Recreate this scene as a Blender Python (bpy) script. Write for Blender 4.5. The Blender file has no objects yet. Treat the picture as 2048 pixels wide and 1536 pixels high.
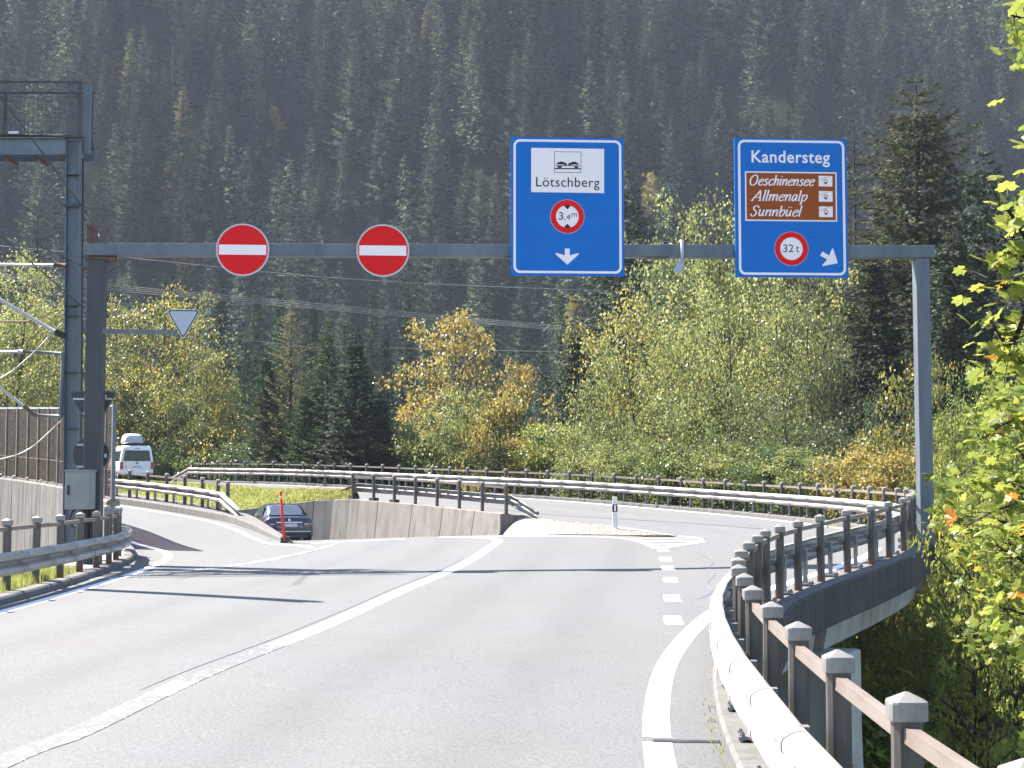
import bpy, math, random
import numpy as np
from mathutils import Vector, Matrix

# ------------------------------------------------------------------ camera, sky, sun, exposure
R = math.radians
SC = bpy.context.scene
COL = SC.collection
F_PX, W_PX, CX, CY = 3000.0, 2048.0, 1024.0, 768.0
PITCH = math.atan(197.0 / F_PX)
CAM = np.array([0.0, 0.0, 1.8])
cam_data = bpy.data.cameras.new('camera')
cam_data.sensor_width = 36.0
cam_data.lens = 36.0 * F_PX / W_PX
cam_data.clip_start = 0.1
cam_data.clip_end = 3000.0
cam = bpy.data.objects.new('camera', cam_data)
cam.location = CAM
cam.rotation_euler = (R(90) + PITCH, 0, 0)
COL.objects.link(cam)
SC.camera = cam

SUN_EL, SUN_PHI = R(50), R(31)           # elevation; how far behind the signs the sun stands
SUN_DIR = Vector((-math.cos(SUN_PHI) * math.cos(SUN_EL), math.sin(SUN_PHI) * math.cos(SUN_EL), math.sin(SUN_EL)))
world = bpy.data.worlds.new('World')
SC.world = world
world.use_nodes = True
_nt = world.node_tree
_bg = _nt.nodes['Background']
_sky = _nt.nodes.new('ShaderNodeTexSky')
_sky.sky_type = 'NISHITA'
_sky.sun_disc = False
_sky.sun_elevation = SUN_EL
_sky.sun_rotation = math.atan2(SUN_DIR.x, SUN_DIR.y) % (2 * math.pi)
_sky.altitude = 1200
_sky.air_density = 1.0
_sky.dust_density = 1.5
_nt.links.new(_sky.outputs[0], _bg.inputs[0])
_bg.inputs[1].default_value = 0.095
sun_data = bpy.data.lights.new('sun', 'SUN')
sun_data.energy = 4.8
sun_data.angle = R(0.55)
sun_data.color = (1.0, 0.945, 0.86)
sun = bpy.data.objects.new('sun', sun_data)
sun.rotation_euler = SUN_DIR.to_track_quat('Z', 'Y').to_euler()
sun.location = (-60, 30, 80)
COL.objects.link(sun)
vs = SC.view_settings
vs.view_transform = 'Standard'
vs.look = 'None'
vs.exposure = 2.2
vs.gamma = 1.0
vs.use_curve_mapping = False
SC.render.engine = 'CYCLES'
cy = SC.cycles
cy.max_bounces = 7
cy.diffuse_bounces = 3
cy.glossy_bounces = 2
cy.transmission_bounces = 4
cy.transparent_max_bounces = 8
cy.volume_bounces = 0
cy.sample_clamp_indirect = 6.0
cy.caustics_reflective = False
cy.caustics_refractive = False
cy.use_denoising = True
cy.use_adaptive_sampling = True
cy.adaptive_threshold = 0.01

# ------------------------------------------------------------------ helpers
_cp, _sp = math.cos(PITCH), math.sin(PITCH)
def P(px, py, Y):
    """the point of the place that the photograph shows at (px, py), Y metres ahead"""
    u, v = (px - CX) / F_PX, (py - CY) / F_PX
    d = np.array([u, _cp + v * _sp, _sp - v * _cp])
    return CAM + d * (Y / d[1])

def tag(o, label=None, cat=None, group=None, kind=None):
    if label: o['label'] = label
    if cat: o['category'] = cat
    if group: o['group'] = group
    if kind: o['kind'] = kind
    return o

ORG = {}
def thing(name, label=None, cat=None, loc=(0, 0, 0), group=None, kind=None, rz=0.0):
    o = bpy.data.objects.new(name, None)
    o.location = tuple(float(v) for v in loc)
    o.rotation_euler = (0, 0, rz)
    o.empty_display_size = 0.3
    COL.objects.link(o)
    ORG[o.name] = np.array(loc, float)
    return tag(o, label, cat, group, kind)

def np_mesh(name, V, faces4=None, faces3=None, mat=None, smooth=False):
    """fast mesh from arrays"""
    me = bpy.data.meshes.new(name)
    V = np.asarray(V, np.float32)
    n4 = 0 if faces4 is None else len(faces4)
    n3 = 0 if faces3 is None else len(faces3)
    me.vertices.add(len(V))
    me.vertices.foreach_set('co', V.ravel())
    idx = []
    if n4: idx.append(np.asarray(faces4, np.int32).ravel())
    if n3: idx.append(np.asarray(faces3, np.int32).ravel())
    idx = np.concatenate(idx)
    me.loops.add(len(idx))
    me.loops.foreach_set('vertex_index', idx)
    me.polygons.add(n4 + n3)
    ls = np.concatenate([np.arange(n4, dtype=np.int32) * 4, n4 * 4 + np.arange(n3, dtype=np.int32) * 3])
    me.polygons.foreach_set('loop_start', ls)
    me.polygons.foreach_set('use_smooth', np.full(n4 + n3, smooth, dtype=bool))
    me.update(calc_edges=True)
    me.validate(clean_customdata=False)
    if mat: me.materials.append(mat)
    return me

class MB:
    """collects shapes (world or local coordinates) into ONE mesh"""
    def __init__(s): s.v, s.f, s.sm = [], [], []
    def add(s, verts, faces, smooth=False):
        b = len(s.v)
        s.v.extend([tuple(map(float, p)) for p in verts])
        for f in faces:
            s.f.append([b + i for i in f]); s.sm.append(smooth)
        return s
    def box(s, c, size, rz=0.0, M=None):
        hx, hy, hz = [q / 2 for q in size]
        vs_ = [Vector((x, y, z)) for x in (-hx, hx) for y in (-hy, hy) for z in (-hz, hz)]
        if M is None: M = Matrix.Rotation(rz, 3, 'Z')
        vs_ = [M @ p + Vector(c) for p in vs_]
        s.add(vs_, [(0, 1, 3, 2), (4, 6, 7, 5), (0, 4, 5, 1), (2, 3, 7, 6), (0, 2, 6, 4), (1, 5, 7, 3)])
        return s
    def bar(s, a, b, w, h=None, up=(0, 0, 1)):
        a, b = Vector(a), Vector(b)
        d = b - a; L = d.length; x = d / L
        u = Vector(up)
        y = u.cross(x)
        if y.length < 1e-5: y = Vector((0, 1, 0)).cross(x)
        y.normalize(); z = x.cross(y)
        M = Matrix((x, y, z)).transposed()
        return s.box((a + b) / 2, (L, w, h or w), M=M)
    def tube(s, pts, r, n=8, caps=True, smooth=True):
        pts = [Vector(p) for p in pts]
        rs = r if hasattr(r, '__len__') else [r] * len(pts)
        rings = []
        ref = None
        for i, p in enumerate(pts):
            t = (pts[min(i + 1, len(pts) - 1)] - pts[max(i - 1, 0)]).normalized()
            if ref is None:
                ref = Vector((0, 0, 1)) if abs(t.z) < 0.9 else Vector((1, 0, 0))
            a = t.cross(ref)
            if a.length < 1e-4: a = t.cross(Vector((0.3, 1, 0.2)))
            a.normalize(); b = t.cross(a); ref = b.cross(t) if b.length else ref
            ref = -b if False else ref
            rings.append([p + (a * math.cos(k * 2 * math.pi / n) + b * math.sin(k * 2 * math.pi / n)) * rs[i] for k in range(n)])
        vs_, fs = [], []
        for g in rings: vs_.extend(g)
        for i in range(len(rings) - 1):
            for k in range(n):
                fs.append((i * n + k, i * n + (k + 1) % n, (i + 1) * n + (k + 1) % n, (i + 1) * n + k))
        s.add(vs_, fs, smooth)
        if caps:
            s.add(rings[0], [tuple(range(n))[::-1]]); s.add(rings[-1], [tuple(range(n))])
        return s
    def prism(s, poly, depth, M):
        """poly in the xy plane of matrix M (4x4), extruded by depth along its z"""
        n = len(poly)
        lo = [M @ Vector((p[0], p[1], 0)) for p in poly]
        hi = [M @ Vector((p[0], p[1], depth)) for p in poly]
        s.add(lo + hi, [tuple(range(n))[::-1], tuple(range(n, 2 * n))] + [(i, (i + 1) % n, n + (i + 1) % n, n + i) for i in range(n)])
        return s
    def ring(s, outer, inner, depth, M):
        n = len(outer)
        a = [M @ Vector((p[0], p[1], 0)) for p in outer]; b = [M @ Vector((p[0], p[1], 0)) for p in inner]
        c = [M @ Vector((p[0], p[1], depth)) for p in outer]; d = [M @ Vector((p[0], p[1], depth)) for p in inner]
        fs = []
        for i in range(n):
            j = (i + 1) % n
            fs += [(i, j, 2 * n + j, 2 * n + i), (n + j, n + i, 3 * n + i, 3 * n + j), (2 * n + i, 2 * n + j, 3 * n + j, 3 * n + i), (j, i, n + i, n + j)]
        s.add(a + b + c + d, fs)
        return s
    def loft(s, rings, closed=True, caps=True, smooth=False):
        n = len(rings[0]); vs_, fs = [], []
        for g in rings: vs_.extend(g)
        m = n if closed else n - 1
        for i in range(len(rings) - 1):
            for k in range(m):
                fs.append((i * n + k, i * n + (k + 1) % n, (i + 1) * n + (k + 1) % n, (i + 1) * n + k))
        if caps and closed:
            fs.append(tuple(range(n))[::-1]); fs.append(tuple(range((len(rings) - 1) * n, len(rings) * n)))
        return s.add(vs_, fs, smooth)
    def mesh(s, name, mat, origin=(0, 0, 0)):
        me = bpy.data.meshes.new(name)
        o = np.array(origin, float)
        me.from_pydata([tuple(np.array(p) - o) for p in s.v], [], s.f)
        me.polygons.foreach_set('use_smooth', s.sm)
        if mat: me.materials.append(mat)
        me.update()
        return me
    def build(s, name, mat, parent=None, root=None, bevel=0.0):
        """links the collected shapes (WORLD coordinates unless parent's frame is used) as one object"""
        org = ORG.get((root or parent).name, np.zeros(3)) if parent is not None else np.zeros(3)
        me = s.mesh(name, mat, org)
        o = link(name, me, parent)
        if bevel:
            b = o.modifiers.new('bevel', 'BEVEL'); b.width = bevel; b.segments = 2; b.limit_method = 'ANGLE'; b.angle_limit = R(40)
        if parent is not None: ORG[o.name] = org
        return o

def link(name, me, parent=None, loc=None, rot=None, scale=None):
    o = bpy.data.objects.new(name, me)
    COL.objects.link(o)
    if parent is not None: o.parent = parent
    if loc is not None: o.location = tuple(float(v) for v in loc)
    if rot is not None: o.rotation_euler = rot
    if scale is not None: o.scale = scale
    return o

def copy_tree(o, parent=None):
    c = o.copy(); COL.objects.link(c)
    if parent is not None: c.parent = parent
    for ch in list(o.children): copy_tree(ch, c)
    return c

def catmull(pts, n=8):
    p = np.asarray(pts, float)
    q = np.vstack([2 * p[0] - p[1], p, 2 * p[-1] - p[-2]])
    out = []
    for i in range(len(p) - 1):
        a, b, c, d = q[i], q[i + 1], q[i + 2], q[i + 3]
        for t in np.linspace(0, 1, n, endpoint=False):
            out.append(0.5 * ((2 * b) + (-a + c) * t + (2 * a - 5 * b + 4 * c - d) * t * t + (-a + 3 * b - 3 * c + d) * t ** 3))
    out.append(p[-1])
    return np.array(out)

def arclen(p):
    return np.concatenate([[0], np.cumsum(np.linalg.norm(np.diff(p, axis=0), axis=1))])

def resample(p, step=None, n=None):
    s = arclen(p)
    if n is None: n = max(2, int(round(s[-1] / step)) + 1)
    t = np.linspace(0, s[-1], n)
    return np.stack([np.interp(t, s, p[:, k]) for k in range(p.shape[1])], 1)

def smooth_path(p, it=3):
    p = p.copy()
    for _ in range(it):
        p[1:-1] = 0.5 * p[1:-1] + 0.25 * (p[:-2] + p[2:])
    return p

def right_normal(p):
    t = np.gradient(p[:, :2], axis=0)
    t /= np.linalg.norm(t, axis=1)[:, None] + 1e-9
    return np.stack([t[:, 1], -t[:, 0]], 1)

def offset(p, d):
    q = p.copy(); q[:, :2] += right_normal(p) * np.asarray(d).reshape(-1, 1); return q

def sweep(mb, path, profile, caps=True, smooth=False):
    """profile [(offset to the right, dz)] closed, carried along path (N,3)"""
    nrm = right_normal(path)
    rings = []
    for i in range(len(path)):
        rings.append([(path[i, 0] + nrm[i, 0] * o, path[i, 1] + nrm[i, 1] * o, path[i, 2] + dz) for o, dz in profile])
    mb.loft(rings, True, caps, smooth)

def inpoly(x, y, poly):
    poly = np.asarray(poly)[:, :2]
    inside = np.zeros(x.shape, bool)
    j = len(poly) - 1
    for i in range(len(poly)):
        xi, yi = poly[i]; xj, yj = poly[j]
        c = ((yi > y) != (yj > y)) & (x < (xj - xi) * (y - yi) / (yj - yi + 1e-12) + xi)
        inside ^= c
        j = i
    return inside

# ------------------------------------------------------------------ materials
def mat_new(name):
    m = bpy.data.materials.new(name); m.use_nodes = True
    nt = m.node_tree; b = nt.nodes['Principled BSDF']
    return m, nt, b

def N(nt, typ, **kw):
    n = nt.nodes.new(typ)
    for k, v in kw.items(): setattr(n, k, v)
    return n

def coords(nt, kind='Object', scale=(1, 1, 1)):
    tc = N(nt, 'ShaderNodeTexCoord'); mp = N(nt, 'ShaderNodeMapping')
    nt.links.new(tc.outputs[kind], mp.inputs[0]); mp.inputs['Scale'].default_value = scale
    return mp.outputs[0]

def noise(nt, vec, scale, detail=4, rough=0.6):
    n = N(nt, 'ShaderNodeTexNoise'); nt.links.new(vec, n.inputs['Vector'])
    n.inputs['Scale'].default_value = scale; n.inputs['Detail'].default_value = detail; n.inputs['Roughness'].default_value = rough
    return n.outputs['Fac']

def ramp(nt, fac, stops, interp='LINEAR'):
    r = N(nt, 'ShaderNodeValToRGB'); nt.links.new(fac, r.inputs[0]); r.color_ramp.interpolation = interp
    e = r.color_ramp.elements
    while len(e) < len(stops): e.new(0.5)
    for k, (p, c) in enumerate(stops):
        e[k].position = p; e[k].color = (*c, 1) if len(c) == 3 else c
    return r.outputs[0]

def mix(nt, fac, a, b, blend='MIX'):
    m = N(nt, 'ShaderNodeMix', data_type='RGBA', blend_type=blend)
    for sock, v in ((m.inputs[0], fac), (m.inputs[6], a), (m.inputs[7], b)):
        if hasattr(v, 'is_output'): nt.links.new(v, sock)
        elif isinstance(v, (int, float)): sock.default_value = v
        else: sock.default_value = (*v, 1)
    return m.outputs[2]

def bump(nt, b, height, strength, dist=0.02):
    bp = N(nt, 'ShaderNodeBump'); bp.inputs['Strength'].default_value = strength; bp.inputs['Distance'].default_value = dist
    nt.links.new(height, bp.inputs['Height']); nt.links.new(bp.outputs[0], b.inputs['Normal'])

def simple(name, c, rough=0.5, metal=0.0, c2=None, scale=4.0, bmp=0.0, bscale=40.0, stretch=(1, 1, 1), spec=0.5, lo=0.35, hi=0.65):
    m, nt, b = mat_new(name)
    b.inputs['Roughness'].default_value = rough; b.inputs['Metallic'].default_value = metal
    b.inputs['Specular IOR Level'].default_value = spec
    b.inputs['Base Color'].default_value = (*c, 1)
    if c2 is not None:
        v = coords(nt, 'Object', stretch)
        f = noise(nt, v, scale)
        nt.links.new(ramp(nt, f, [(lo, c), (hi, c2)]), b.inputs['Base Color'])
    if bmp:
        v = coords(nt, 'Object', stretch)
        bump(nt, b, noise(nt, v, bscale, 3), bmp)
    return m

MAT = {}
def mk_materials():
    M = MAT
    # asphalt: pale old surfacing, aggregate speckle, worn patches, hairline cracks
    m, nt, b = mat_new('asphalt')
    v = coords(nt, 'Object')
    big = noise(nt, v, 0.35, 5, 0.6); mid = noise(nt, v, 2.2, 5, 0.65); fine = noise(nt, v, 42, 3, 0.8)
    c = ramp(nt, big, [(0.33, (0.0783, 0.0765, 0.0747)), (0.5, (0.0936, 0.0918, 0.0918)), (0.68, (0.1035, 0.1035, 0.1071))])
    c = mix(nt, 0.35, c, ramp(nt, mid, [(0.3, (0.0657, 0.0630, 0.0594)), (0.7, (0.1188, 0.1179, 0.1188))]))
    c = mix(nt, 0.6, c, ramp(nt, fine, [(0.34, (0.0540, 0.0531, 0.0522)), (0.5, (0.1152, 0.1143, 0.1143)), (0.66, (0.1800, 0.1800, 0.1818))]))
    tint = ramp(nt, noise(nt, v, 0.12, 3), [(0.4, (1.0, 0.985, 0.955)), (0.6, (0.985, 1.0, 1.035))])
    c = mix(nt, 1.0, c, tint, 'MULTIPLY')
    sv = coords(nt, 'Object', (1.0, 0.06, 1.0))
    streak = noise(nt, sv, 1.1, 4, 0.55)
    c = mix(nt, ramp(nt, streak, [(0.47, (0, 0, 0)), (0.62, (0.1413, 0.1413, 0.1413))]), c, (0.1359, 0.1359, 0.1386))
    vor = N(nt, 'ShaderNodeTexVoronoi', feature='DISTANCE_TO_EDGE'); nt.links.new(v, vor.inputs['Vector']); vor.inputs['Scale'].default_value = 0.16
    wv = N(nt, 'ShaderNodeVectorMath', operation='ADD')
    nn = N(nt, 'ShaderNodeTexNoise'); nt.links.new(v, nn.inputs['Vector']); nn.inputs['Scale'].default_value = 0.9
    nt.links.new(v, wv.inputs[0]); nt.links.new(nn.outputs['Color'], wv.inputs[1]); nt.links.new(wv.outputs[0], vor.inputs['Vector'])
    crack = ramp(nt, vor.outputs['Distance'], [(0.0, (1, 1, 1)), (0.0035, (0, 0, 0))])
    gate = ramp(nt, noise(nt, v, 0.23, 2), [(0.52, (0, 0, 0)), (0.6, (0.2772, 0.2772, 0.2772))])
    cf = mix(nt, 1.0, crack, gate, 'MULTIPLY')
    c = mix(nt, cf, c, (0.0306, 0.0288, 0.0279))
    at = N(nt, 'ShaderNodeAttribute', attribute_name='wear')
    wm = N(nt, 'ShaderNodeMath', operation='MULTIPLY'); nt.links.new(at.outputs['Fac'], wm.inputs[0]); nt.links.new(ramp(nt, noise(nt, sv, 0.8, 4), [(0.3, (0.35, 0.35, 0.35)), (0.7, (1, 1, 1))]), wm.inputs[1])
    c = mix(nt, wm.outputs[0], c, (0.052, 0.051, 0.051))
    nt.links.new(c, b.inputs['Base Color'])
    b.inputs['Roughness'].default_value = 0.82; b.inputs['Specular IOR Level'].default_value = 0.35
    bump(nt, b, fine, 0.35, 0.004)
    M['asphalt'] = m
    # road paint, worn through in places
    for nm, wear in (('paint', 0.30), ('paint_worn', 0.60)):
        m, nt, b = mat_new(nm)
        v = coords(nt, 'Object')
        f = noise(nt, v, 14, 6, 0.75); g = noise(nt, v, 0.8, 3)
        mm = N(nt, 'ShaderNodeMath', operation='MULTIPLY_ADD'); nt.links.new(g, mm.inputs[0]); mm.inputs[1].default_value = 0.5; nt.links.new(f, mm.inputs[2])
        c = ramp(nt, mm.outputs[0], [(wear + 0.2, (0.105, 0.104, 0.102)), (wear + 0.27, (0.78, 0.78, 0.76))])
        nt.links.new(c, b.inputs['Base Color']); b.inputs['Roughness'].default_value = 0.6
        M[nm] = m
    M['tar'] = simple('tar', (0.011, 0.011, 0.0115), 0.6, c2=(0.025, 0.025, 0.025), scale=9)
    M['tar_pale'] = simple('pale_crack_sealer', (0.085, 0.088, 0.094), 0.6, c2=(0.125, 0.128, 0.134), scale=9)
    # concrete with vertical run-off stains
    def concrete(name, a, b_, stain, sc=1.0, boards=0.0):
        m, nt, b = mat_new(name)
        v = coords(nt, 'Object'); vv = coords(nt, 'Object', (1, 1, 0.07))
        n1 = noise(nt, v, 1.6 * sc, 6, 0.65); n2 = noise(nt, vv, 3.5 * sc, 4, 0.6); n3 = noise(nt, v, 38 * sc, 3, 0.7)
        c = ramp(nt, n1, [(0.3, a), (0.7, b_)])
        c = mix(nt, ramp(nt, n2, [(0.48, (0, 0, 0)), (0.66, (0.75, 0.75, 0.75))]), c, stain)
        c = mix(nt, 0.25, c, ramp(nt, n3, [(0.3, a), (0.7, b_)]))
        nt.links.new(c, b.inputs['Base Color']); b.inputs['Roughness'].default_value = 0.88; b.inputs['Specular IOR Level'].default_value = 0.25
        bump(nt, b, n3, 0.3, 0.006)
        return m
    M['concrete'] = concrete('pale_concrete', (0.22, 0.21, 0.195), (0.30, 0.29, 0.27), (0.15, 0.14, 0.125))
    M['concrete_wall'] = concrete('wall_concrete', (0.17, 0.152, 0.13), (0.245, 0.223, 0.195), (0.10, 0.086, 0.072))
    M['concrete_board'] = concrete('board_marked_concrete', (0.13, 0.118, 0.104), (0.19, 0.177, 0.158), (0.05, 0.042, 0.036), 1.4)
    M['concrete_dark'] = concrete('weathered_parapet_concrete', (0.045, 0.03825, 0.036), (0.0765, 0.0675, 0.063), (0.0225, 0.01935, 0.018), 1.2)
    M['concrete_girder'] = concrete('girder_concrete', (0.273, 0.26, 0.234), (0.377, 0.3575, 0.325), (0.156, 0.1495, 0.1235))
    M['concrete_kerb'] = concrete('kerb_concrete', (0.1041, 0.1006, 0.09511), (0.1449, 0.1404, 0.1336), (0.06793, 0.0634, 0.05752), 1.6)
    # galvanised steel
    M['galv'] = simple('galvanised_rail', (0.36, 0.342, 0.322), 0.5, 0.15, c2=(0.25, 0.228, 0.205), scale=3, stretch=(0.4, 1, 1), bmp=0.05)
    M['galv_bar'] = simple('weathered_handrail', (0.1909, 0.1591, 0.1379), 0.55, 0.1, c2=(0.1273, 0.09017, 0.0716), scale=5, stretch=(0.3, 1, 1), lo=0.4, hi=0.7)
    M['galv_cap'] = simple('galvanised_cap', (0.225, 0.215, 0.20), 0.45, 0.2, c2=(0.16, 0.148, 0.135), scale=9)
    m, nt, b = mat_new('galvanised_post')
    v = coords(nt, 'Object'); vv = coords(nt, 'Object', (1, 1, 0.12))
    c = ramp(nt, noise(nt, vv, 14, 4), [(0.32, (0.048, 0.041, 0.035)), (0.66, (0.10, 0.09, 0.079))])
    sp = N(nt, 'ShaderNodeSeparateXYZ'); tc = N(nt, 'ShaderNodeTexCoord'); nt.links.new(tc.outputs['Object'], sp.inputs[0])
    ad = N(nt, 'ShaderNodeMath', operation='MULTIPLY_ADD'); nt.links.new(noise(nt, v, 22, 4), ad.inputs[0]); ad.inputs[1].default_value = -0.16; nt.links.new(sp.outputs[2], ad.inputs[2])
    rust = ramp(nt, ad.outputs[0], [(0.0, (1, 1, 1)), (0.03, (0, 0, 0))])
    c = mix(nt, rust, c, (0.11, 0.042, 0.022))
    nt.links.new(c, b.inputs['Base Color']); b.inputs['Roughness'].default_value = 0.55; b.inputs['Metallic'].default_value = 0.2
    M['galv_post'] = m
    M['galv_short'] = simple('galvanised_short_post', (0.2025, 0.21, 0.2175), 0.5, 0.3, c2=(0.1425, 0.1462, 0.15), scale=7)
    M['gantry'] = simple('blue_grey_steel', (0.075, 0.088, 0.105), 0.55, 0.2, c2=(0.12, 0.137, 0.155), scale=2.2, stretch=(1, 1, 0.25), bmp=0.03, bscale=90)
    M['gantry_dark'] = simple('dark_grey_steel', (0.0288, 0.032, 0.0352), 0.6, 0.2, c2=(0.048, 0.0512, 0.056), scale=2.2, stretch=(1, 1, 0.25))
    M['mast'] = simple('mast_steel', (0.085, 0.108, 0.132), 0.55, 0.2, c2=(0.135, 0.162, 0.19), scale=1.6, stretch=(1, 1, 0.3), bmp=0.03, bscale=80)
    M['rusty'] = simple('rusty_steel', (0.05, 0.026, 0.018), 0.8, c2=(0.11, 0.06, 0.04), scale=12)
    M['alu'] = simple('aluminium_tube', (0.42, 0.42, 0.42), 0.42, 0.5, c2=(0.3, 0.3, 0.3), scale=9)
    M['rim'] = simple('grey_sign_rim', (0.36, 0.37, 0.38), 0.4, 0.6)
    M['wire'] = simple('dark_wire', (0.035, 0.033, 0.033), 0.6)
    M['wire_pale'] = simple('pale_wire', (0.3, 0.288, 0.264), 0.5, 0.2)
    M['insulator'] = simple('dark_insulator', (0.055, 0.038, 0.032), 0.3)
    M['cabinet'] = simple('grey_cabinet', (0.2203, 0.2203, 0.2142), 0.55, c2=(0.1836, 0.1836, 0.1775), scale=2, bmp=0.02)
    M['black'] = simple('black_rubber', (0.014, 0.014, 0.015), 0.7)
    M['shadow_gap'] = simple('joint_shade', (0.035, 0.03, 0.027), 0.9)  # near-black colour painted in for shade in the rail and panel joints
    # sign faces
    M['sign_blue'] = simple('sign_blue', (0.0, 0.118, 0.42), 0.6, c2=(0.0, 0.128, 0.445), scale=1.5, spec=0.2)
    M['sign_white'] = simple('sign_white', (0.80, 0.70, 0.68), 0.6, spec=0.2)
    M['sign_red'] = simple('sign_red', (0.64, 0.006, 0.006), 0.6, spec=0.15)
    M['sign_brown'] = simple('sign_brown', (0.27, 0.058, 0.006), 0.6, spec=0.15)
    M['sign_black'] = simple('sign_black', (0.014, 0.013, 0.016), 0.6, spec=0.2)
    M['sign_back'] = simple('grey_sign_back', (0.027, 0.0312, 0.0348), 0.5, c2=(0.018, 0.0216, 0.0252), scale=4)
    M['sign_pale'] = simple('pale_grey_face', (0.36, 0.39, 0.44), 0.45, c2=(0.32, 0.35, 0.40), scale=6)
    # vehicles
    def paint(name, c, rough=0.25, coat=0.8):
        m, nt, b = mat_new(name); b.inputs['Base Color'].default_value = (*c, 1); b.inputs['Roughness'].default_value = rough
        b.inputs['Coat Weight'].default_value = coat; b.inputs['Coat Roughness'].default_value = 0.06
        v = coords(nt, 'Object')
        nt.links.new(ramp(nt, noise(nt, v, 3, 4), [(0.3, c), (0.75, tuple(q * 0.8 + 0.01 for q in c))]), b.inputs['Base Color'])
        return m
    M['navy'] = paint('dark_blue_car_paint', (0.016, 0.020, 0.038))
    M['van_white'] = simple('white_van_paint', (0.88, 0.88, 0.88), 0.4, spec=0.4)
    _unused = ('white_van_paint', (0.84, 0.84, 0.84), 0.35, 0.5)
    M['box_grey'] = paint('silver_box_shell', (0.45, 0.47, 0.52), 0.4, 0.4)
    M['glass_dark'] = simple('dark_car_glass', (0.012, 0.017, 0.026), 0.12, spec=0.25)
    M['glass_bright'] = simple('car_glass', (0.05, 0.065, 0.08), 0.08, spec=0.9)
    M['tail'] = simple('red_tail_lamp', (0.36, 0.008, 0.01), 0.2, c2=(0.22, 0.004, 0.006), scale=20)
    M['lamp_clear'] = simple('clear_lamp', (0.6, 0.5, 0.45), 0.2)
    M['chrome'] = simple('bright_trim', (0.55, 0.58, 0.64), 0.18, 0.9)
    M['plate'] = simple('number_plate', (0.6, 0.62, 0.68), 0.5, c2=(0.48, 0.5, 0.58), scale=8)
    M['tyre'] = simple('tyre', (0.02, 0.02, 0.02), 0.85)
    M['alloy'] = simple('alloy_rim', (0.45, 0.45, 0.46), 0.3, 0.8)
    M['bumper'] = simple('dark_bumper', (0.02, 0.021, 0.025), 0.5)
    M['snow_red'] = simple('orange_red_pole', (0.62, 0.035, 0.012), 0.5, c2=(0.5, 0.025, 0.01), scale=5)
    M['reflector'] = simple('white_reflector', (0.75, 0.75, 0.75), 0.3)
    M['plastic_white'] = simple('white_plastic', (0.66, 0.65, 0.63), 0.5, c2=(0.55, 0.53, 0.5), scale=7)
    # ground
    M['gravel'] = simple('pale_gravel', (0.16, 0.142, 0.115), 0.95, c2=(0.23, 0.208, 0.178), scale=11, bmp=.5, bscale=14)
    M['soil'] = simple('forest_floor', (0.008, 0.014, 0.006), 1.0, c2=(0.018, 0.024, 0.010), scale=0.5, spec=0.05)
    M['ballast'] = simple('track_ballast', (0.14, 0.12, 0.105), 0.95, c2=(0.22, 0.2, 0.18), scale=9, bmp=0.8, bscale=18)
    M['turf'] = simple('turf', (0.10, 0.12, 0.02), 0.95, c2=(0.17, 0.175, 0.045), scale=2.5, bmp=0.6, bscale=25, spec=0.1)
    # noise barrier: smoky brown see-through panels
    m, nt, b = mat_new('brown_acrylic')
    out = nt.nodes['Material Output']
    tr = N(nt, 'ShaderNodeBsdfTransparent'); tr.inputs[0].default_value = (0.62, 0.51, 0.46, 1)
    ms = N(nt, 'ShaderNodeMixShader'); ms.inputs[0].default_value = 0.30
    v = coords(nt, 'Object', (1, 1, 0.1))
    nt.links.new(ramp(nt, noise(nt, v, 9, 4), [(0.3, (0.022, 0.011, 0.008)), (0.7, (0.042, 0.023, 0.017))]), b.inputs['Base Color'])
    b.inputs['Roughness'].default_value = 0.35
    nt.links.new(tr.outputs[0], ms.inputs[1]); nt.links.new(b.outputs[0], ms.inputs[2]); nt.links.new(ms.outputs[0], out.inputs[0])
    M['acrylic'] = m
    M['barrier_post'] = simple('barrier_post_steel', (0.15, 0.115, 0.10), 0.5, 0.2, c2=(0.22, 0.18, 0.165), scale=4)

    # leaves: colour differs leaf by leaf and in drifts through the crown; light comes through
    def leaf(name, stops, trans=0.42, drift=0.5, dscale=0.35, rough=0.42, tint=None, var=0.25, spec=0.5):
        m, nt, b = mat_new(name)
        out = nt.nodes['Material Output']
        geo = N(nt, 'ShaderNodeNewGeometry'); oi = N(nt, 'ShaderNodeObjectInfo')
        v = coords(nt, 'Object')
        n = noise(nt, v, dscale, 3)
        ma = N(nt, 'ShaderNodeMath', operation='MULTIPLY_ADD'); nt.links.new(n, ma.inputs[0]); ma.inputs[1].default_value = drift * 2.0
        mb_ = N(nt, 'ShaderNodeMath', operation='MULTIPLY_ADD'); nt.links.new(geo.outputs['Random Per Island'], mb_.inputs[0]); mb_.inputs[1].default_value = 1 - drift; mb_.inputs[2].default_value = -drift * 0.5
        nt.links.new(mb_.outputs[0], ma.inputs[2])
        c = ramp(nt, ma.outputs[0], stops)
        hv = N(nt, 'ShaderNodeHueSaturation'); nt.links.new(c, hv.inputs['Color'])
        vr = N(nt, 'ShaderNodeMath', operation='MULTIPLY_ADD'); nt.links.new(oi.outputs['Random'], vr.inputs[0]); vr.inputs[1].default_value = 2 * var; vr.inputs[2].default_value = 1 - var
        nt.links.new(vr.outputs[0], hv.inputs['Value'])
        hr = N(nt, 'ShaderNodeMath', operation='MULTIPLY_ADD'); nt.links.new(oi.outputs['Random'], hr.inputs[0]); hr.inputs[1].default_value = -0.03; hr.inputs[2].default_value = 0.515
        nt.links.new(hr.outputs[0], hv.inputs['Hue'])
        nt.links.new(hv.outputs[0], b.inputs['Base Color']); b.inputs['Roughness'].default_value = rough; b.inputs['Specular IOR Level'].default_value = spec
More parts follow.
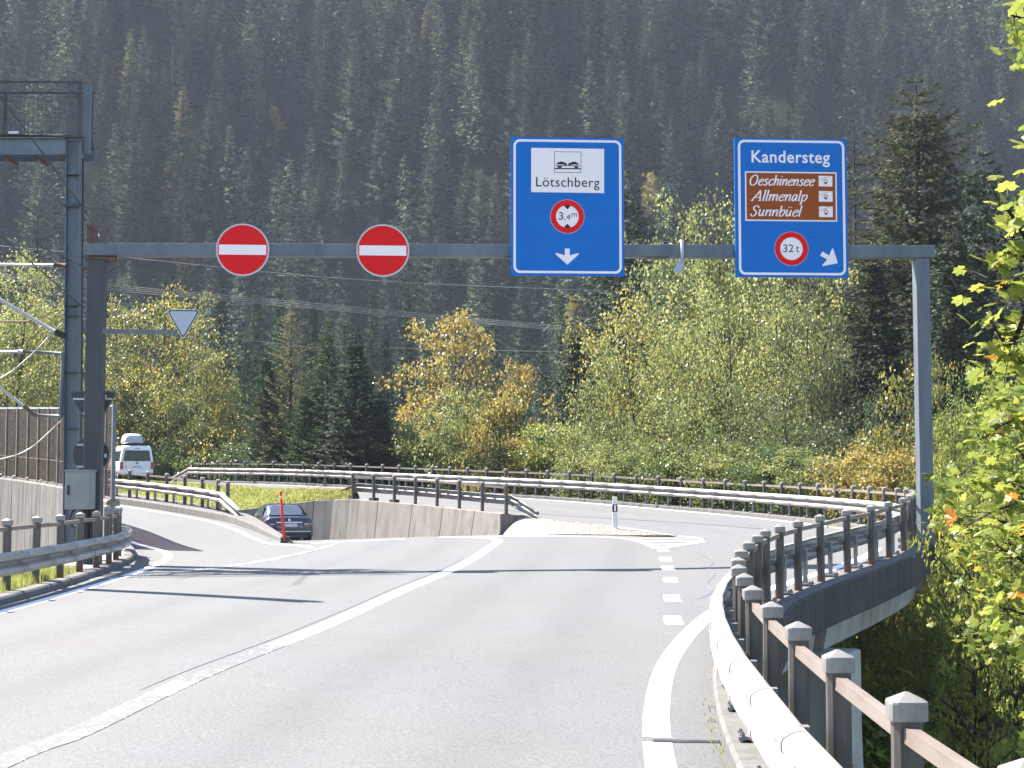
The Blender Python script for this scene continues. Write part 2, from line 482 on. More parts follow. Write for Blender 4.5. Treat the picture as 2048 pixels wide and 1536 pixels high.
        if trans > 0:
            t = N(nt, 'ShaderNodeBsdfTranslucent')
            tc_ = mix(nt, 0.55, hv.outputs[0], tint or (0.5, 0.5, 0.02), 'MIX') if tint else hv.outputs[0]
            g = N(nt, 'ShaderNodeGamma'); nt.links.new(tc_, g.inputs[0]); g.inputs[1].default_value = 0.75
            nt.links.new(g.outputs[0], t.inputs[0])
            ms = N(nt, 'ShaderNodeMixShader'); ms.inputs[0].default_value = trans
            nt.links.new(b.outputs[0], ms.inputs[1]); nt.links.new(t.outputs[0], ms.inputs[2]); nt.links.new(ms.outputs[0], out.inputs[0])
        return m
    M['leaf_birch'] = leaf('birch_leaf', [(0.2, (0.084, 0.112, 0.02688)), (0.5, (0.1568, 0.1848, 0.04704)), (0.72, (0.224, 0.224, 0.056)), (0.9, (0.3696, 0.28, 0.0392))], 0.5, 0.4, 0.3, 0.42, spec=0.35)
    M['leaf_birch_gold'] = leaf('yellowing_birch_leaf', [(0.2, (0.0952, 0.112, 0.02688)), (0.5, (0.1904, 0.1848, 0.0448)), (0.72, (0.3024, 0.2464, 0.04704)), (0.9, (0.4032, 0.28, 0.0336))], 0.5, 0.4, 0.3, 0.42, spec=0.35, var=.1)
    M['leaf_birch_dark'] = leaf('shaded_birch_leaf', [(0.2, (0.04, 0.055, 0.02)), (0.5, (0.075, 0.092, 0.032)), (0.8, (0.12, 0.13, 0.04)), (0.93, (0.26, 0.2, 0.03))], 0.4, 0.4, 0.3, 0.42, spec=0.35, var=.1)  # birch leaf with the shade of the stand put into a darker colour
    M['leaf_gold'] = leaf('golden_leaf', [(0.2, (0.112, 0.112, 0.02464)), (0.45, (0.224, 0.1792, 0.0336)), (0.7, (0.3248, 0.2296, 0.03584)), (0.9, (0.3696, 0.2016, 0.0336))], 0.45, 0.4, 0.3, var=.1)
    M['leaf_mixed'] = leaf('turning_leaf', [(0.26, (0.0504, 0.06944, 0.0224)), (0.46, (0.0952, 0.112, 0.028)), (0.6, (0.2464, 0.2072, 0.02464)), (0.85, (0.4256, 0.3136, 0.0224))], 0.45, 0.6, 0.24, var=.12)
    M['leaf_green'] = leaf('green_leaf', [(0.25, (0.035, 0.062, 0.014)), (0.55, (0.07, 0.105, 0.018)), (0.85, (0.145, 0.16, 0.02))], 0.45, 0.45, 0.5)
    M['leaf_fresh'] = leaf('bright_green_leaf', [(0.2, (0.0672, 0.1064, 0.01568)), (0.5, (0.1344, 0.168, 0.0224)), (0.7, (0.2128, 0.2296, 0.02912)), (0.9, (0.3696, 0.3136, 0.0336))], 0.5, 0.45, 0.5, var=.15)
    M['leaf_rusty'] = leaf('rusty_leaf', [(0.2, (0.055, 0.075, 0.018)), (0.45, (0.11, 0.115, 0.022)), (0.62, (0.26, 0.20, 0.018)), (0.8, (0.30, 0.21, 0.02)), (0.95, (0.20, 0.12, 0.075))], 0.42, 0.35, 0.5, var=.1)
    M['leaf_maple'] = leaf('maple_leaf', [(0.2, (0.0805, 0.115, 0.0161)), (0.5, (0.1552, 0.1898, 0.023)), (0.74, (0.253, 0.253, 0.0276)), (0.92, (0.437, 0.322, 0.023))], 0.5, 0.5, 0.9, 0.42, spec=0.3)
    M['leaf_orange'] = leaf('orange_maple_leaf', [(0.2, (0.42, 0.13, 0.012)), (0.8, (0.45, 0.24, 0.015))], 0.5, 0.3, 0.8, var=.1)
    M['needle_hill'] = leaf('hill_spruce_needles', [(0.15, (0.034, 0.050, 0.032)), (0.5, (0.058, 0.080, 0.048)), (0.9, (0.090, 0.112, 0.062))], 0.05, 0.72, 0.13, 0.85, var=0.42, spec=0.03)
    M['needle_dark'] = leaf('dark_spruce_needles', [(0.2, (0.014, 0.024, 0.012)), (0.55, (0.026, 0.042, 0.018)), (0.88, (0.05, 0.066, 0.026))], 0.12, 0.35, 0.5, 0.65, var=0.2, spec=0.15)
    M['needle_green'] = leaf('green_spruce_needles', [(0.2, (0.02, 0.04, 0.012)), (0.55, (0.038, 0.068, 0.02)), (0.88, (0.07, 0.10, 0.03))], 0.16, 0.35, 0.5, 0.65, var=0.2, spec=0.15)
    M['needle_pale'] = leaf('larch_needles', [(0.2, (0.07, 0.078, 0.03)), (0.55, (0.115, 0.118, 0.045)), (0.88, (0.17, 0.15, 0.06))], 0.25, 0.35, 0.4, 0.7, var=0.15, spec=0.1)
    M['needle_cone'] = leaf('cone_laden_spruce_needles', [(0.2, (0.022, 0.03, 0.013)), (0.5, (0.045, 0.052, 0.021)), (0.8, (0.09, 0.08, 0.032)), (0.95, (0.14, 0.095, 0.045))], 0.14, 0.3, 0.4, 0.75, var=0.12, spec=0.1)
    M['blade'] = leaf('grass_blade', [(0.2, (0.13, 0.16, 0.025)), (0.55, (0.24, 0.25, 0.05)), (0.85, (0.38, 0.34, 0.12))], 0.45, 0.4, 0.8)
    M['bark'] = simple('bark', (0.035, 0.026, 0.02), 0.95, c2=(0.075, 0.06, 0.048), scale=6, stretch=(1, 1, 0.2), bmp=0.6, bscale=16, spec=0.2)
    M['bark_dark'] = simple('dark_bark', (0.02, 0.015, 0.012), 0.95, c2=(0.045, 0.035, 0.028), scale=6, stretch=(1, 1, 0.2), bmp=0.6, bscale=16, spec=0.2)
    M['bark_grey'] = simple('grey_bark', (0.11, 0.10, 0.09), 0.95, c2=(0.17, 0.16, 0.15), scale=5, stretch=(1, 1, 0.2), spec=0.2)
mk_materials()
# ------------------------------------------------------------------ the lie of the roads
# kerb posts of the right-hand rail: (x, y, kerb height)
POST_NEAR = [(1.62, 1.0, -.17), (1.60, 3.4, -.17), (1.60, 4.8, -.17), (1.62, 6.24, -.17), (1.665, 7.75, -.165), (1.77, 9.36, -.17), (1.87, 10.96, -.17),
             (1.95, 12.15, -.14), (2.10, 13.7, -.125), (2.38, 15.9, -.11), (2.70, 17.7, -.07), (3.27, 20.2, -.0), (3.95, 22.6, .05),
             (5.07, 24.9, .16), (5.95, 26.6, .23), (6.86, 28.5, .28), (7.62, 30.1, .34), (8.28, 31.6, .40), (8.76, 33.0, .44)]
POST_FAR = [(9.35, 35.0, .48), (9.85, 37.0, .52), (10.15, 39.0, .55), (10.25, 41.0, .57), (10.12, 43.2, .60), (9.75, 45.8, .65), (9.1, 49.0, .71),
            (7.95, 53.0, .80), (6.25, 56.3, .92), (4.4, 59.3, 1.05), (2.4, 62.0, 1.18), (.33, 64.6, 1.28), (-2.7, 68.5, 1.42), (-6.6, 73.6, 1.60), (-11.5, 79.2, 1.80), (-16.2, 84.3, 1.90), (-19.4, 88.0, 1.97)]
POST_ALL = smooth_path(catmull(POST_NEAR + POST_FAR, 6), 6)
_split = int(np.argmin(np.abs(POST_ALL[:, 1] - 34.0)))
PATH_NEAR = POST_ALL[:_split + 1]
PATH_FAR = POST_ALL[_split:]
KERB_R = offset(POST_ALL, -0.27)
KERB_L = smooth_path(catmull([(-7.5, -2), (-7.5, 5), (-7.5, 14), (-7.5, 22), (-7.72, 26), (-8.05, 29.6), (-8.38, 32.6), (-8.8, 35.2), (-9.4, 37.6), (-10.1, 39.7), (-11.2, 41.9), (-13.9, 48.0), (-17.9, 54.0), (-23, 60.5), (-30, 67)], 6), 4)
KERB_L = np.hstack([KERB_L, np.zeros((len(KERB_L), 1))])
ISL_L = catmull([(-6.0, 40.35), (-7.0, 43.3), (-8.26, 47), (-10.5, 52), (-15.5, 58.7), (-22, 66), (-31, 74)], 6)     # left road, right edge
CUT_L = catmull([(-5.75, 40.7), (-6.7, 43.5), (-7.6, 46.5), (-8.9, 50.0), (-10.1, 54), (-11.9, 57.3), (-14.6, 60.2), (-18, 63)], 6)
WALL_T = catmull([(-.33, 54.8), (-3.6, 58.9), (-6.75, 62.6), (-8.4, 63.8), (-11.6, 65.2), (-16, 66.5)], 6)            # cutting wall, top edge
WALL_Z = [(-.33, .67), (-3.6, .93), (-6.75, 1.12), (-8.4, 1.04), (-11.6, .64), (-16, .3)]
CUT_R = catmull([(3.6, 41.6), (2.2, 44.2), (.9, 47.6), (0.0, 51.0), (-.62, 54.4), (-3.85, 58.65), (-7.0, 62.3), (-8.6, 63.4), (-11.8, 64.9), (-16.2, 66.2)], 6)
ROAD_R_IN = catmull([(4.7, 43.2), (3.9, 46), (2.9, 49), (.55, 55.0), (-.2, 55.5), (-3.4, 59.4), (-6.4, 63.2), (-9.8, 68.3), (-14.6, 75.0), (-22.5, 82.5), (-33, 91)], 6)

CTRL = [(-7.6, 5, -.1), (-7.6, 10, -.08), (-7.6, 22, 0), (-7.7, 30, 0), (-8.8, 36.5, .03), (-10.5, 41, .13), (-6, 40.3, .17), (-8.26, 47, .36), (-10.5, 52, .56), (-15.5, 58.7, .98),
        (-13, 47.5, .52), (-17.5, 55, .9), (-23, 62, 1.25), (-22, 66, 1.3), (-31, 74, 1.6),
        (4.5, 43, .27), (2.9, 49, .41), (.55, 55, .56), (-.3, 55.2, .58), (-6.6, 63.6, 1.08), (-14.6, 72.6, 1.45), (-24, 82, 1.8), (-32, 90, 2.0), (-28, 95, 2.05),
        (0, 40, .33), (-3, 40, .26), (3.2, 41, .32), (0, 33, .18), (0, 25, .02), (0, 15, -.16), (-3, 10.5, -.19), (3.2, 31, .14), (1.2, 5, -.29)]
for p in KERB_R[::5]:
    if p[1] > 5: CTRL.append((p[0], p[1], p[2] - 0.12))
CTRL = np.array(CTRL)
def _tps(r2): return np.where(r2 > 1e-9, 0.5 * r2 * np.log(r2 + 1e-12), 0.0)
def _fit(C, lam=0.4):
    n = len(C); d2 = ((C[:, None, :2] - C[None, :, :2]) ** 2).sum(-1)
    A = np.zeros((n + 3, n + 3)); A[:n, :n] = _tps(d2) + lam * np.eye(n); A[:n, n] = 1; A[:n, n + 1:] = C[:, :2]; A[n, :n] = 1; A[n + 1:, :n] = C[:, :2].T
    return np.linalg.solve(A, np.concatenate([C[:, 2], [0, 0, 0]]))
_w = _fit(CTRL)
def zA(x, y):
    x = np.clip(np.atleast_1d(np.asarray(x, float)), -35, 13); y = np.clip(np.atleast_1d(np.asarray(y, float)), 5, 97)
    d2 = (x[..., None] - CTRL[:, 0]) ** 2 + (y[..., None] - CTRL[:, 1]) ** 2
    return _tps(d2) @ _w[:len(CTRL)] + _w[len(CTRL)] + x * _w[-2] + y * _w[-1]
def z1(x, y): return float(zA(x, y)[0])
def zB(x, y):
    x = np.atleast_1d(np.asarray(x, float)); y = np.atleast_1d(np.asarray(y, float))
    d = np.maximum(y - 40.2, 0.0)
    g = np.where(d < 8, 0.058 / 16 * d * d, 0.058 / 16 * 64 + 0.058 * (d - 8))
    return zA(np.clip(x, -7, 3), np.minimum(y, 40.2)) - g
def drape(path2, dz=0.0, f=zA):
    p = np.asarray(path2, float)[:, :2]
    return np.hstack([p, (f(p[:, 0], p[:, 1]) + dz)[:, None]])

def strip_mesh(A, B, n, f, dz=0.0):
    """sheet between two edges (same count), n cells across, draped on f"""
    k = len(A); t = np.linspace(0, 1, n + 1)
    X = A[:, None, 0] * (1 - t) + B[:, None, 0] * t; Y = A[:, None, 1] * (1 - t) + B[:, None, 1] * t
    Z = f(X.ravel(), Y.ravel()) + dz
    V = np.stack([X.ravel(), Y.ravel(), Z], 1)
    i = np.arange(k - 1)[:, None] * (n + 1) + np.arange(n)[None]
    Fc = np.stack([i, i + 1, i + n + 2, i + n + 1], -1).reshape(-1, 4)
    return V, Fc

def seg_dist_pts(x, y, path):
    a, b = path[:-1, :2], path[1:, :2]; best = np.full(x.shape, 1e9)
    for p, q in zip(a, b):
        d = q - p; t = np.clip(((x - p[0]) * d[0] + (y - p[1]) * d[1]) / (d @ d + 1e-9), 0, 1)
        best = np.minimum(best, (x - p[0] - t * d[0]) ** 2 + (y - p[1] - t * d[1]) ** 2)
    return np.sqrt(best)
# upper roads: one sheet with the cutting and the grassed island left open
def upper_road():
    s = 0.28
    xs = np.arange(-34, 12.5, s); ys = np.arange(-8, 97, s)
    cx, cy_ = np.meshgrid(xs[:-1] + s / 2, ys[:-1] + s / 2)
    left = offset(KERB_L, -0.16)[:, :2]
    outer = np.vstack([[(-7.6, -8.5)], left, [(-33.9, 68), (-33.9, 96.5), (-29, 96.5)], offset(POST_ALL, 0.02)[::-1][:, :2], [(1.6, -8.5)]])
    hole = np.vstack([[(3.4, 41.55), (-3, 41.35), (-5.8, 40.75)], ISL_L + np.array([0.12, 0.05]), [(-33, 80), (-33, 88.6)], ROAD_R_IN[::-1]])
    keep = inpoly(cx, cy_, outer) & ~inpoly(cx, cy_, hole)
    nx = len(xs)
    iy, ix = np.nonzero(keep)
    f = np.stack([iy * nx + ix, iy * nx + ix + 1, (iy + 1) * nx + ix + 1, (iy + 1) * nx + ix], 1)
    used, inv = np.unique(f, return_inverse=True)
    vx, vy = xs[used % nx], ys[used // nx]
    V = np.stack([vx, vy, zA(vx, vy)], 1)
    me = np_mesh('road', V, inv.reshape(-1, 4), mat=MAT['asphalt'], smooth=True)
    # wheel tracks: darker polished bands along the lanes
    cl = catmull([(-3.62, -10), (-3.62, 6), (-3.62, 10.5), (-3.4, 11.9), (-3.1, 14.9), (-2.47, 19.3), (-1.84, 24.7), (-.98, 31.3), (-.48, 36.7), (-.3, 41), (-.3, 45)], 6)
    dx = vx - np.interp(vy, cl[:, 1], cl[:, 0])
    w = np.zeros(len(vx))
    for o_ in (1.45, 3.2, -1.3, -3.0): w += np.exp(-((dx - o_) / .33) ** 2)
    w *= (vy < 42) * .30
    dR = seg_dist_pts(vx, vy, offset(POST_ALL, -3.0)[::3]); w += .25 * np.exp(-((dR - .85) / .3) ** 2) * (vy > 38)
    w += .35 * np.exp(-(seg_dist_pts(vx, vy, KERB_R[::3]) / .28) ** 2) + .3 * np.exp(-(seg_dist_pts(vx, vy, KERB_L[::3]) / .3) ** 2)  # also darker along the foot of both kerbs
    at = me.attributes.new('wear', 'FLOAT', 'POINT'); at.data.foreach_set('value', w.astype(np.float32))
    o = link('road', me)
    tag(o, kind='structure', label='pale sunlit asphalt road that forks three ways under the sign gantry')
upper_road()
n_ = 60
_A = resample(np.vstack([[(-6.3, 39.4)], CUT_L]), n=n_); _B = resample(np.vstack([[(3.6, 39.6)], CUT_R]), n=n_)
V, Fq = strip_mesh(_A, _B, 14, zB, -0.008)
tag(link('sunken_lane', np_mesh('sunken_lane', V, Fq, mat=MAT['asphalt'], smooth=True)), kind='structure', label='asphalt lane dropping between concrete walls beyond the crest')

# ------------------------------------------------------------------ terrain
def seg_dist(x, y, path):
    a, b = path[:-1, :2], path[1:, :2]
    best = np.full(x.shape, 1e9)
    for p, q in zip(a, b):
        d = q - p; L2 = d @ d + 1e-9
        t = np.clip(((x - p[0]) * d[0] + (y - p[1]) * d[1]) / L2, 0, 1)
        best = np.minimum(best, (x - p[0] - t * d[0]) ** 2 + (y - p[1] - t * d[1]) ** 2)
    return np.sqrt(best)
_plat = np.vstack([[(-9.4, -30)], [(-9.4, 36), (-10.6, 39.5)], offset(KERB_L, -1.0)[KERB_L[:, 1] > 40][:, :2], [(-60, 80), (-60, 105)], POST_ALL[::-2, :2][POST_ALL[::-2, 1] > 54], [(5.6, 50), (4.6, 42), (4.6, 34), (1.5, 26), (-.6, 20), (-.9, -30)]])
def terrain_h(x, y):
    inside = inpoly(x, y, _plat)
    d = seg_dist(x, y, np.vstack([_plat, _plat[:1]]))
    low = -7.5 + 0.7 * np.sin(x * 0.11 + 1) * np.cos(y * 0.09)
    out = np.maximum(-2.4 - 0.75 * d, low)
    out = np.where((x < -9.3) & (y < 62), -3.4, out)
    out = np.where((x < -24) & (y >= 40), np.maximum(out, -1.5), out)
    h = np.where(inside, -2.4, out)
    rise = np.maximum(y - 250 + 8 * np.sin(x * 0.035 + 1.0), 0)
    hill = 1.08 * rise - 1.08 * 14 * (1 - np.exp(-rise / 14.0)) + (9.0 * np.sin(x * 0.078 + y * 0.022 + 0.6) + 4.0 * np.sin(x * 0.19 - y * 0.03)) * np.minimum(rise / 40, 1)
    return h + hill
gx = np.concatenate([np.arange(-240, -40, 4.0), np.arange(-40, 24, 1.0), np.arange(24, 241, 4.0)])
gy = np.concatenate([np.arange(-24, 100, 1.0), np.arange(100, 449, 4.0)])
GX, GY = np.meshgrid(gx, gy)
GZ = terrain_h(GX, GY)
nx = len(gx)
iy, ix = np.meshgrid(np.arange(len(gy) - 1), np.arange(nx - 1), indexing='ij')
Fq = np.stack([iy * nx + ix, iy * nx + ix + 1, (iy + 1) * nx + ix + 1, (iy + 1) * nx + ix], -1).reshape(-1, 4)
tag(link('terrain', np_mesh('terrain', np.stack([GX.ravel(), GY.ravel(), GZ.ravel()], 1), Fq, mat=MAT['soil'], smooth=True)), kind='structure', label='wooded valley floor rising into a steep mountainside')
mb = MB(); mb.box((-16.5, 18, -3.35), (13.5, 84, 0.3)); tag(mb.build('railway_bed', MAT['ballast']), kind='structure', label='ballasted railway bed lying below the road')

# ------------------------------------------------------------------ road markings
def marking(path2, width, mat='paint', dz=0.0045, f=zA, step=0.35, taper=None):
    p = resample(smooth_path(catmull(path2, 8), 2), step)
    w = np.full(len(p), width / 2.0)
    if taper is not None: w = np.interp(np.linspace(0, 1, len(p)), *taper) / 2.0
    nrm = right_normal(p)
    q = np.hstack([p[:, :2], np.zeros((len(p), 1))])
    A = q[:, :2] - nrm * w[:, None]; B = q[:, :2] + nrm * w[:, None]
    V, Fc = strip_mesh(A, B, 2, f, dz)
    return V, Fc
def put_marking(items, name, mat, label):
    Vs, Fs, b = [], [], 0
    for V, Fc in items:
        Vs.append(V); Fs.append(Fc + b); b += len(V)
    o = link(name, np_mesh(name, np.vstack(Vs), np.vstack(Fs), mat=MAT[mat]))
    return tag(o, kind='structure', label=label)
center = [(-3.62, 6), (-3.62, 10.5), (-3.4, 11.9), (-3.1, 14.9), (-2.47, 19.3), (-1.84, 24.7), (-.98, 31.3), (-.48, 36.7), (-.36, 38.7), (-.62, 40.2), (-1.5, 41.3)]
_c = catmull(center, 8)
put_marking([marking(_c[:int(np.argmax(_c[:, 1] > 17.5)) + 1], 0.25)], 'worn_lane_line', 'paint_worn', 'worn broken stretch of the white lane line nearest the camera')
put_marking([marking(_c[int(np.argmax(_c[:, 1] > 17.5)):], 0.25)], 'lane_line', 'paint', 'solid white lane line sweeping up to the crest')
eL = offset(KERB_L, 0.34); eL = eL[(eL[:, 1] > 3) & (eL[:, 1] < 60)]
_b = np.interp(eL[:, 1], [0, 24, 30, 37, 40, 44], [0, .05, .25, .45, .2, 0])
eL = offset(eL, _b)
put_marking([marking(eL[:, :2][::3], 0.2)], 'edge_line', 'paint', 'white edge line along the grassy kerb on the railway side')
eR = offset(KERB_R, -0.52); eR = eR[(eR[:, 1] > 2)]
eRn = eR[(eR[:, 1] < 12.02)]; eRf = eR[(eR[:, 1] > 12.2) & (eR[:, 1] < 34)]
put_marking([marking(eRn[:, :2][::2], 0.23), marking(eRf[:, :2][::2], 0.23)], 'edge_line', 'paint', 'broad white edge line beside the bridge kerb, cut by an expansion joint')
eF = offset(KERB_R, -0.30); eF = eF[(eF[:, 1] > 38)]
put_marking([marking(eF[:, :2][::2], 0.12)], 'edge_line', 'paint', 'thin white edge line below the long curved guard rail')
iL = ISL_L + np.array([-0.42, -0.2])
put_marking([marking(np.vstack([[(-5.05, 37.6), (-5.3, 38.8)], iL[1:26:2]]), 0.16)], 'edge_line', 'paint', 'white edge line along the concrete island kerb')
put_marking([marking([(-8.0, 28.0), (-6.6, 30.2), (-5.6, 33.0), (-4.95, 36.2), (-4.65, 38.8), (-4.75, 40.2), (-5.2, 41.4)], 0.3, taper=([0, .35, .6, 1], [.5, .42, .24, .2]))], 'worn_lane_line', 'paint_worn', 'wide faded white line leading into the sunken lane')
put_marking([marking([(-5.35, 40.1), (-4.0, 40.5), (-2.9, 40.85)], 0.14)], 'give_way_line', 'paint', 'short white line across the head of the sunken lane')
nose_a = [(-2, 41.4), (0.4, 41.5), (2.1, 41.2), (2.95, 39.5), (3.3, 37.2), (3.38, 35.2)]
nose_b = [(3.4, 35.05), (3.95, 36.0), (4.7, 37.4)]
nose_c = [(4.7, 37.4), (4.95, 40.0), (4.7, 43.0), (3.95, 46.2), (2.9, 49.0), (.7, 54.4)]
items = [marking(nose_a, 0.27, dz=0.0055), marking(nose_b, 0.24, dz=0.0085), marking(nose_c, 0.12, dz=0.007)]
for yy, xa, xb in ((36.5, 3.42, 4.15), (38.0, 3.3, 4.7), (39.6, 3.05, 4.85)):
    items.append(marking([(xa, yy), ((xa + xb) / 2, yy + .01), (xb, yy)], 0.26, dz=0.0045))
put_marking(items, 'gore_marking', 'paint', 'white hatched triangle where the exit road splits from the descending lane')
items = []
for px, py, Y in ((1345, 1247, 20.9), (1343, 1206, 23.8), (1340, 1172, 26.9), (1335, 1148, 29.7), (1330, 1131, 32.0), (1325, 1115, 34.6)):
    q = P(px, py, Y); items.append(marking([(q[0] - .02, q[1] - .5), (q[0], q[1]), (q[0] + .05, q[1] + .5)], 0.25))
put_marking(items, 'dashed_line', 'paint', 'row of short white dashes leading to the hatched triangle')
put_marking([marking([(x, 12.11 + 0.02 * math.sin(x * 9)), (x + .1, 12.11), (x + .25, 12.11)], 0.1, dz=0.005) for x in np.arange(1.12, 1.5, 0.14)], 'expansion_joint', 'tar', 'dark expansion joint crossing the shoulder to the kerb')
put_marking([marking([(4.35, 35.6), (4.15, 33.5), (4.2, 31.5), (3.85, 29.8), (3.75, 28.0), (3.35, 26.2), (3.3, 25.0), (2.95, 23.8)], 0.09, dz=0.0045, taper=([0, .2, .35, .5, .65, .8, 1], [.03, .08, .05, .11, .06, .1, .08]))], 'sealed_crack', 'tar_pale', 'wavy bluish sealed crack beside the dashed line')
put_marking([marking([(7.6, 44.5), (6.5, 47.5), (4.6, 51), (2.2, 54.5), (-1, 58.6)], 0.05, dz=0.006)], 'sealed_crack', 'tar', 'thin dark seam along the middle of the exit road')
off = catmull(center, 8) + np.array([-0.24, 0.0])
put_marking([marking(off[(off[:, 1] > 14) & (off[:, 1] < 34)][::2], 0.04, dz=0.005, taper=([0, .2, .3, .5, .6, .8, 1], [.01, .05, .02, .06, .02, .05, .01]))], 'sealed_crack', 'tar_pale', 'grey seam in the asphalt following the solid lane line')

# ------------------------------------------------------------------ kerbs
def kerb(path, profile, seg, gap, label, mat='concrete_kerb', name='kerb'):
    t = thing(name, label, loc=path[0], kind='structure')
    s = arclen(path); L = s[-1]; a = 0.0; rng = random.Random(5)
    while a < L - 0.3:
        b = min(a + seg, L)
        tt = np.linspace(a + gap / 2, b - gap / 2, max(3, int(seg / 0.7)))
        p = np.stack([np.interp(tt, s, path[:, k]) for k in range(3)], 1)
        p[:, 2] += rng.uniform(-.006, .006)
        m_ = MB(); sweep(m_, p, profile)
        m_.build('kerb_stone', MAT[mat], t)
        a = b
    return t
kl = drape(KERB_L[(KERB_L[:, 1] > -2) & (KERB_L[:, 1] < 41)])
kerb(kl, [(0.03, -.12), (0.0, .09), (-.03, .12), (-.24, .12), (-.24, -.12)], 2.0, .018, 'low stone kerb curving beside the grass strip below the left rail')
# verge behind it
mb = MB()
vp = kl[kl[:, 1] < 39]
sweep(mb, vp, [(-.24, .085), (-1.35, .06), (-1.45, .05), (-1.45, -3.5), (-.3, -3.5)])
tag(mb.build('verge', MAT['concrete']), kind='structure', label='narrow paved verge on top of the railway retaining edge')
mb = MB()
gp = kl[kl[:, 1] < 29.2]
sweep(mb, gp, [(-.245, .10), (-.3, .125), (-.8, .14), (-1.3, .09), (-1.3, .0), (-.245, .0)])
tag(mb.build('grass_verge', MAT['turf']), kind='structure', label='narrow strip of turf behind the kerb')
# island kerb: concrete apron at the nose, then a low wall carrying the rail
ik = drape(resample(ISL_L, 0.8)); ik = ik[ik[:, 1] < 68]
wid = np.interp(ik[:, 1], [40.3, 42, 46, 51, 60], [0.12, .2, .38, .8, 1.6])
t = thing('island_kerb', 'sloping concrete island kerb between the left road and the sunken lane', loc=ik[0], kind='structure')
for i in range(0, len(ik) - 2, 2):
    j = min(i + 2, len(ik) - 1)
    m_ = MB(); rings = []
    for k in range(i, j + 1):
        nr = right_normal(ik)[k]; w = wid[k]; h = float(np.interp(ik[k, 1], [40.3, 43, 50], [.05, .14, .24]))
        fr = (k - i) / max(1, j - i); g = 0.008 if k == i else (-0.008 if k == j else 0)
        base = ik[k] + np.array([0, g, 0])
        bot = float(zB(base[0], base[1])[0]) - .5
        rings.append([(base[0] + nr[0] * o, base[1] + nr[1] * o, z) for o, z in ((0.0, base[2] - .1), (.03, base[2] + h - .03), (.07, base[2] + h), (w, base[2] + h + .02), (w, min(bot, base[2] - .4)), (0.0, min(bot, base[2] - .4)))])
    m_.loft(rings); m_.build('kerb_stone', MAT['concrete_kerb'], t)
# far kerb under the long rail
fk = offset(PATH_FAR, 0.0); 
kerb(fk, [(-.27, -.25), (-.25, -.02), (-.22, 0.0), (.22, 0.0), (.22, -.5), (-.27, -.5)], 3.6, .03, 'long pale concrete kerb carrying the far curved guard rail')
# inner edge of the exit road behind the cutting wall
wz = lambda x: np.interp(x, [q[0] for q in WALL_Z][::-1], [q[1] for q in WALL_Z][::-1])
wt = resample(WALL_T, n=61)

# ------------------------------------------------------------------ cutting wall: battered concrete panels
def cutting_wall():
    s = arclen(wt); L = s[-1]
    t = thing('cutting_wall', 'leaning concrete panel wall behind the dark saloon', 'retaining wall', (wt[0, 0], wt[0, 1], 0))
    px = [1004, 947, 889, 826, 762.6, 695, 628]
    cuts = []
    for x in px:
        k = int(np.argmin(np.abs((1024 + 3000 * wt[:, 0] / wt[:, 1]) - x))); cuts.append(s[k])
    cuts[0] = 0.0
    while cuts[-1] + 2.3 < L: cuts.append(cuts[-1] + 2.3)
    for a, b in zip(cuts[:-1], cuts[1:]):
        tt = np.linspace(a + .02, b - .02, 3)
        p = np.stack([np.interp(tt, s, wt[:, k]) for k in range(2)], 1)
        n = -right_normal(np.vstack([p]))          # towards the cutting
        if n[1] @ np.array([-.6, -.8]) < 0: n = -n
        rings = []
        for q, nn in zip(p, n):
            zt = float(wz(q[0])); zb = float(zB(q[0], q[1])[0]) - .4
            rings.append([(q[0] + nn[0] * o, q[1] + nn[1] * o, z) for o, z in ((.30, zb), (0.02, zt - .02), (0.0, zt), (-.30, zt), (-.30, zb))])
        m_ = MB().loft(rings); m_.build('wall_panel', MAT['concrete_wall'], t)
    # dark backing, its colour standing in for shade in the joints
    rings = []
    for q in wt:
        nn = np.array([-.6, -.8]); zt = float(wz(q[0])) - .03; zb = float(zB(q[0], q[1])[0]) - .4
        rings.append([(q[0] + nn[0] * o, q[1] + nn[1] * o, z) for o, z in ((.22, zb), (-.06, zt), (-.5, zt), (-.5, zb))])
    MB().loft(rings).build('backing', MAT['shadow_gap'], t)
    # return end facing the camera
    m_ = MB()
    a = np.array([-.31, 54.72]); b = np.array([.62, 55.05])
    for_z = lambda q: z1(q[0], q[1])
    m_.loft([[(q[0], q[1], zt), (q[0] - .2, q[1] + .5, zt), (q[0] - .2, q[1] + .5, -1.4), (q[0], q[1], -1.4)] for q, zt in ((a + np.array([-.12, -.05]), .66), (b, .58))])
    m_.build('end_wall', MAT['concrete_wall'], t)
cutting_wall()

# gravel patch between the wall end, the exit road and the crest
G1 = resample(np.vstack([[(.62, 54.9)], ROAD_R_IN[(ROAD_R_IN[:, 1] < 54) & (ROAD_R_IN[:, 1] > 43.3)][::-1] + np.array([-.02, 0]), [(4.62, 42.6)]]), n=60)
G2 = resample(np.vstack([[(-.45, 54.3)], CUT_R[(CUT_R[:, 1] < 54) & (CUT_R[:, 1] > 42.2)][::-1], [(4.45, 41.9)]]), n=60)
t_ = np.linspace(0, 1, 33)
X = G1[:, None, 0] * (1 - t_) + G2[:, None, 0] * t_; Y = G1[:, None, 1] * (1 - t_) + G2[:, None, 1] * t_
za = zA(X.ravel(), Y.ravel()).reshape(X.shape); zb = zB(X.ravel(), Y.ravel()).reshape(X.shape)
sm = t_ ** 1.4
fade = np.clip(np.linspace(0, 1, 60)[::-1] * 3.0, 0.05, 1)[:, None]
rg = np.random.default_rng(3)
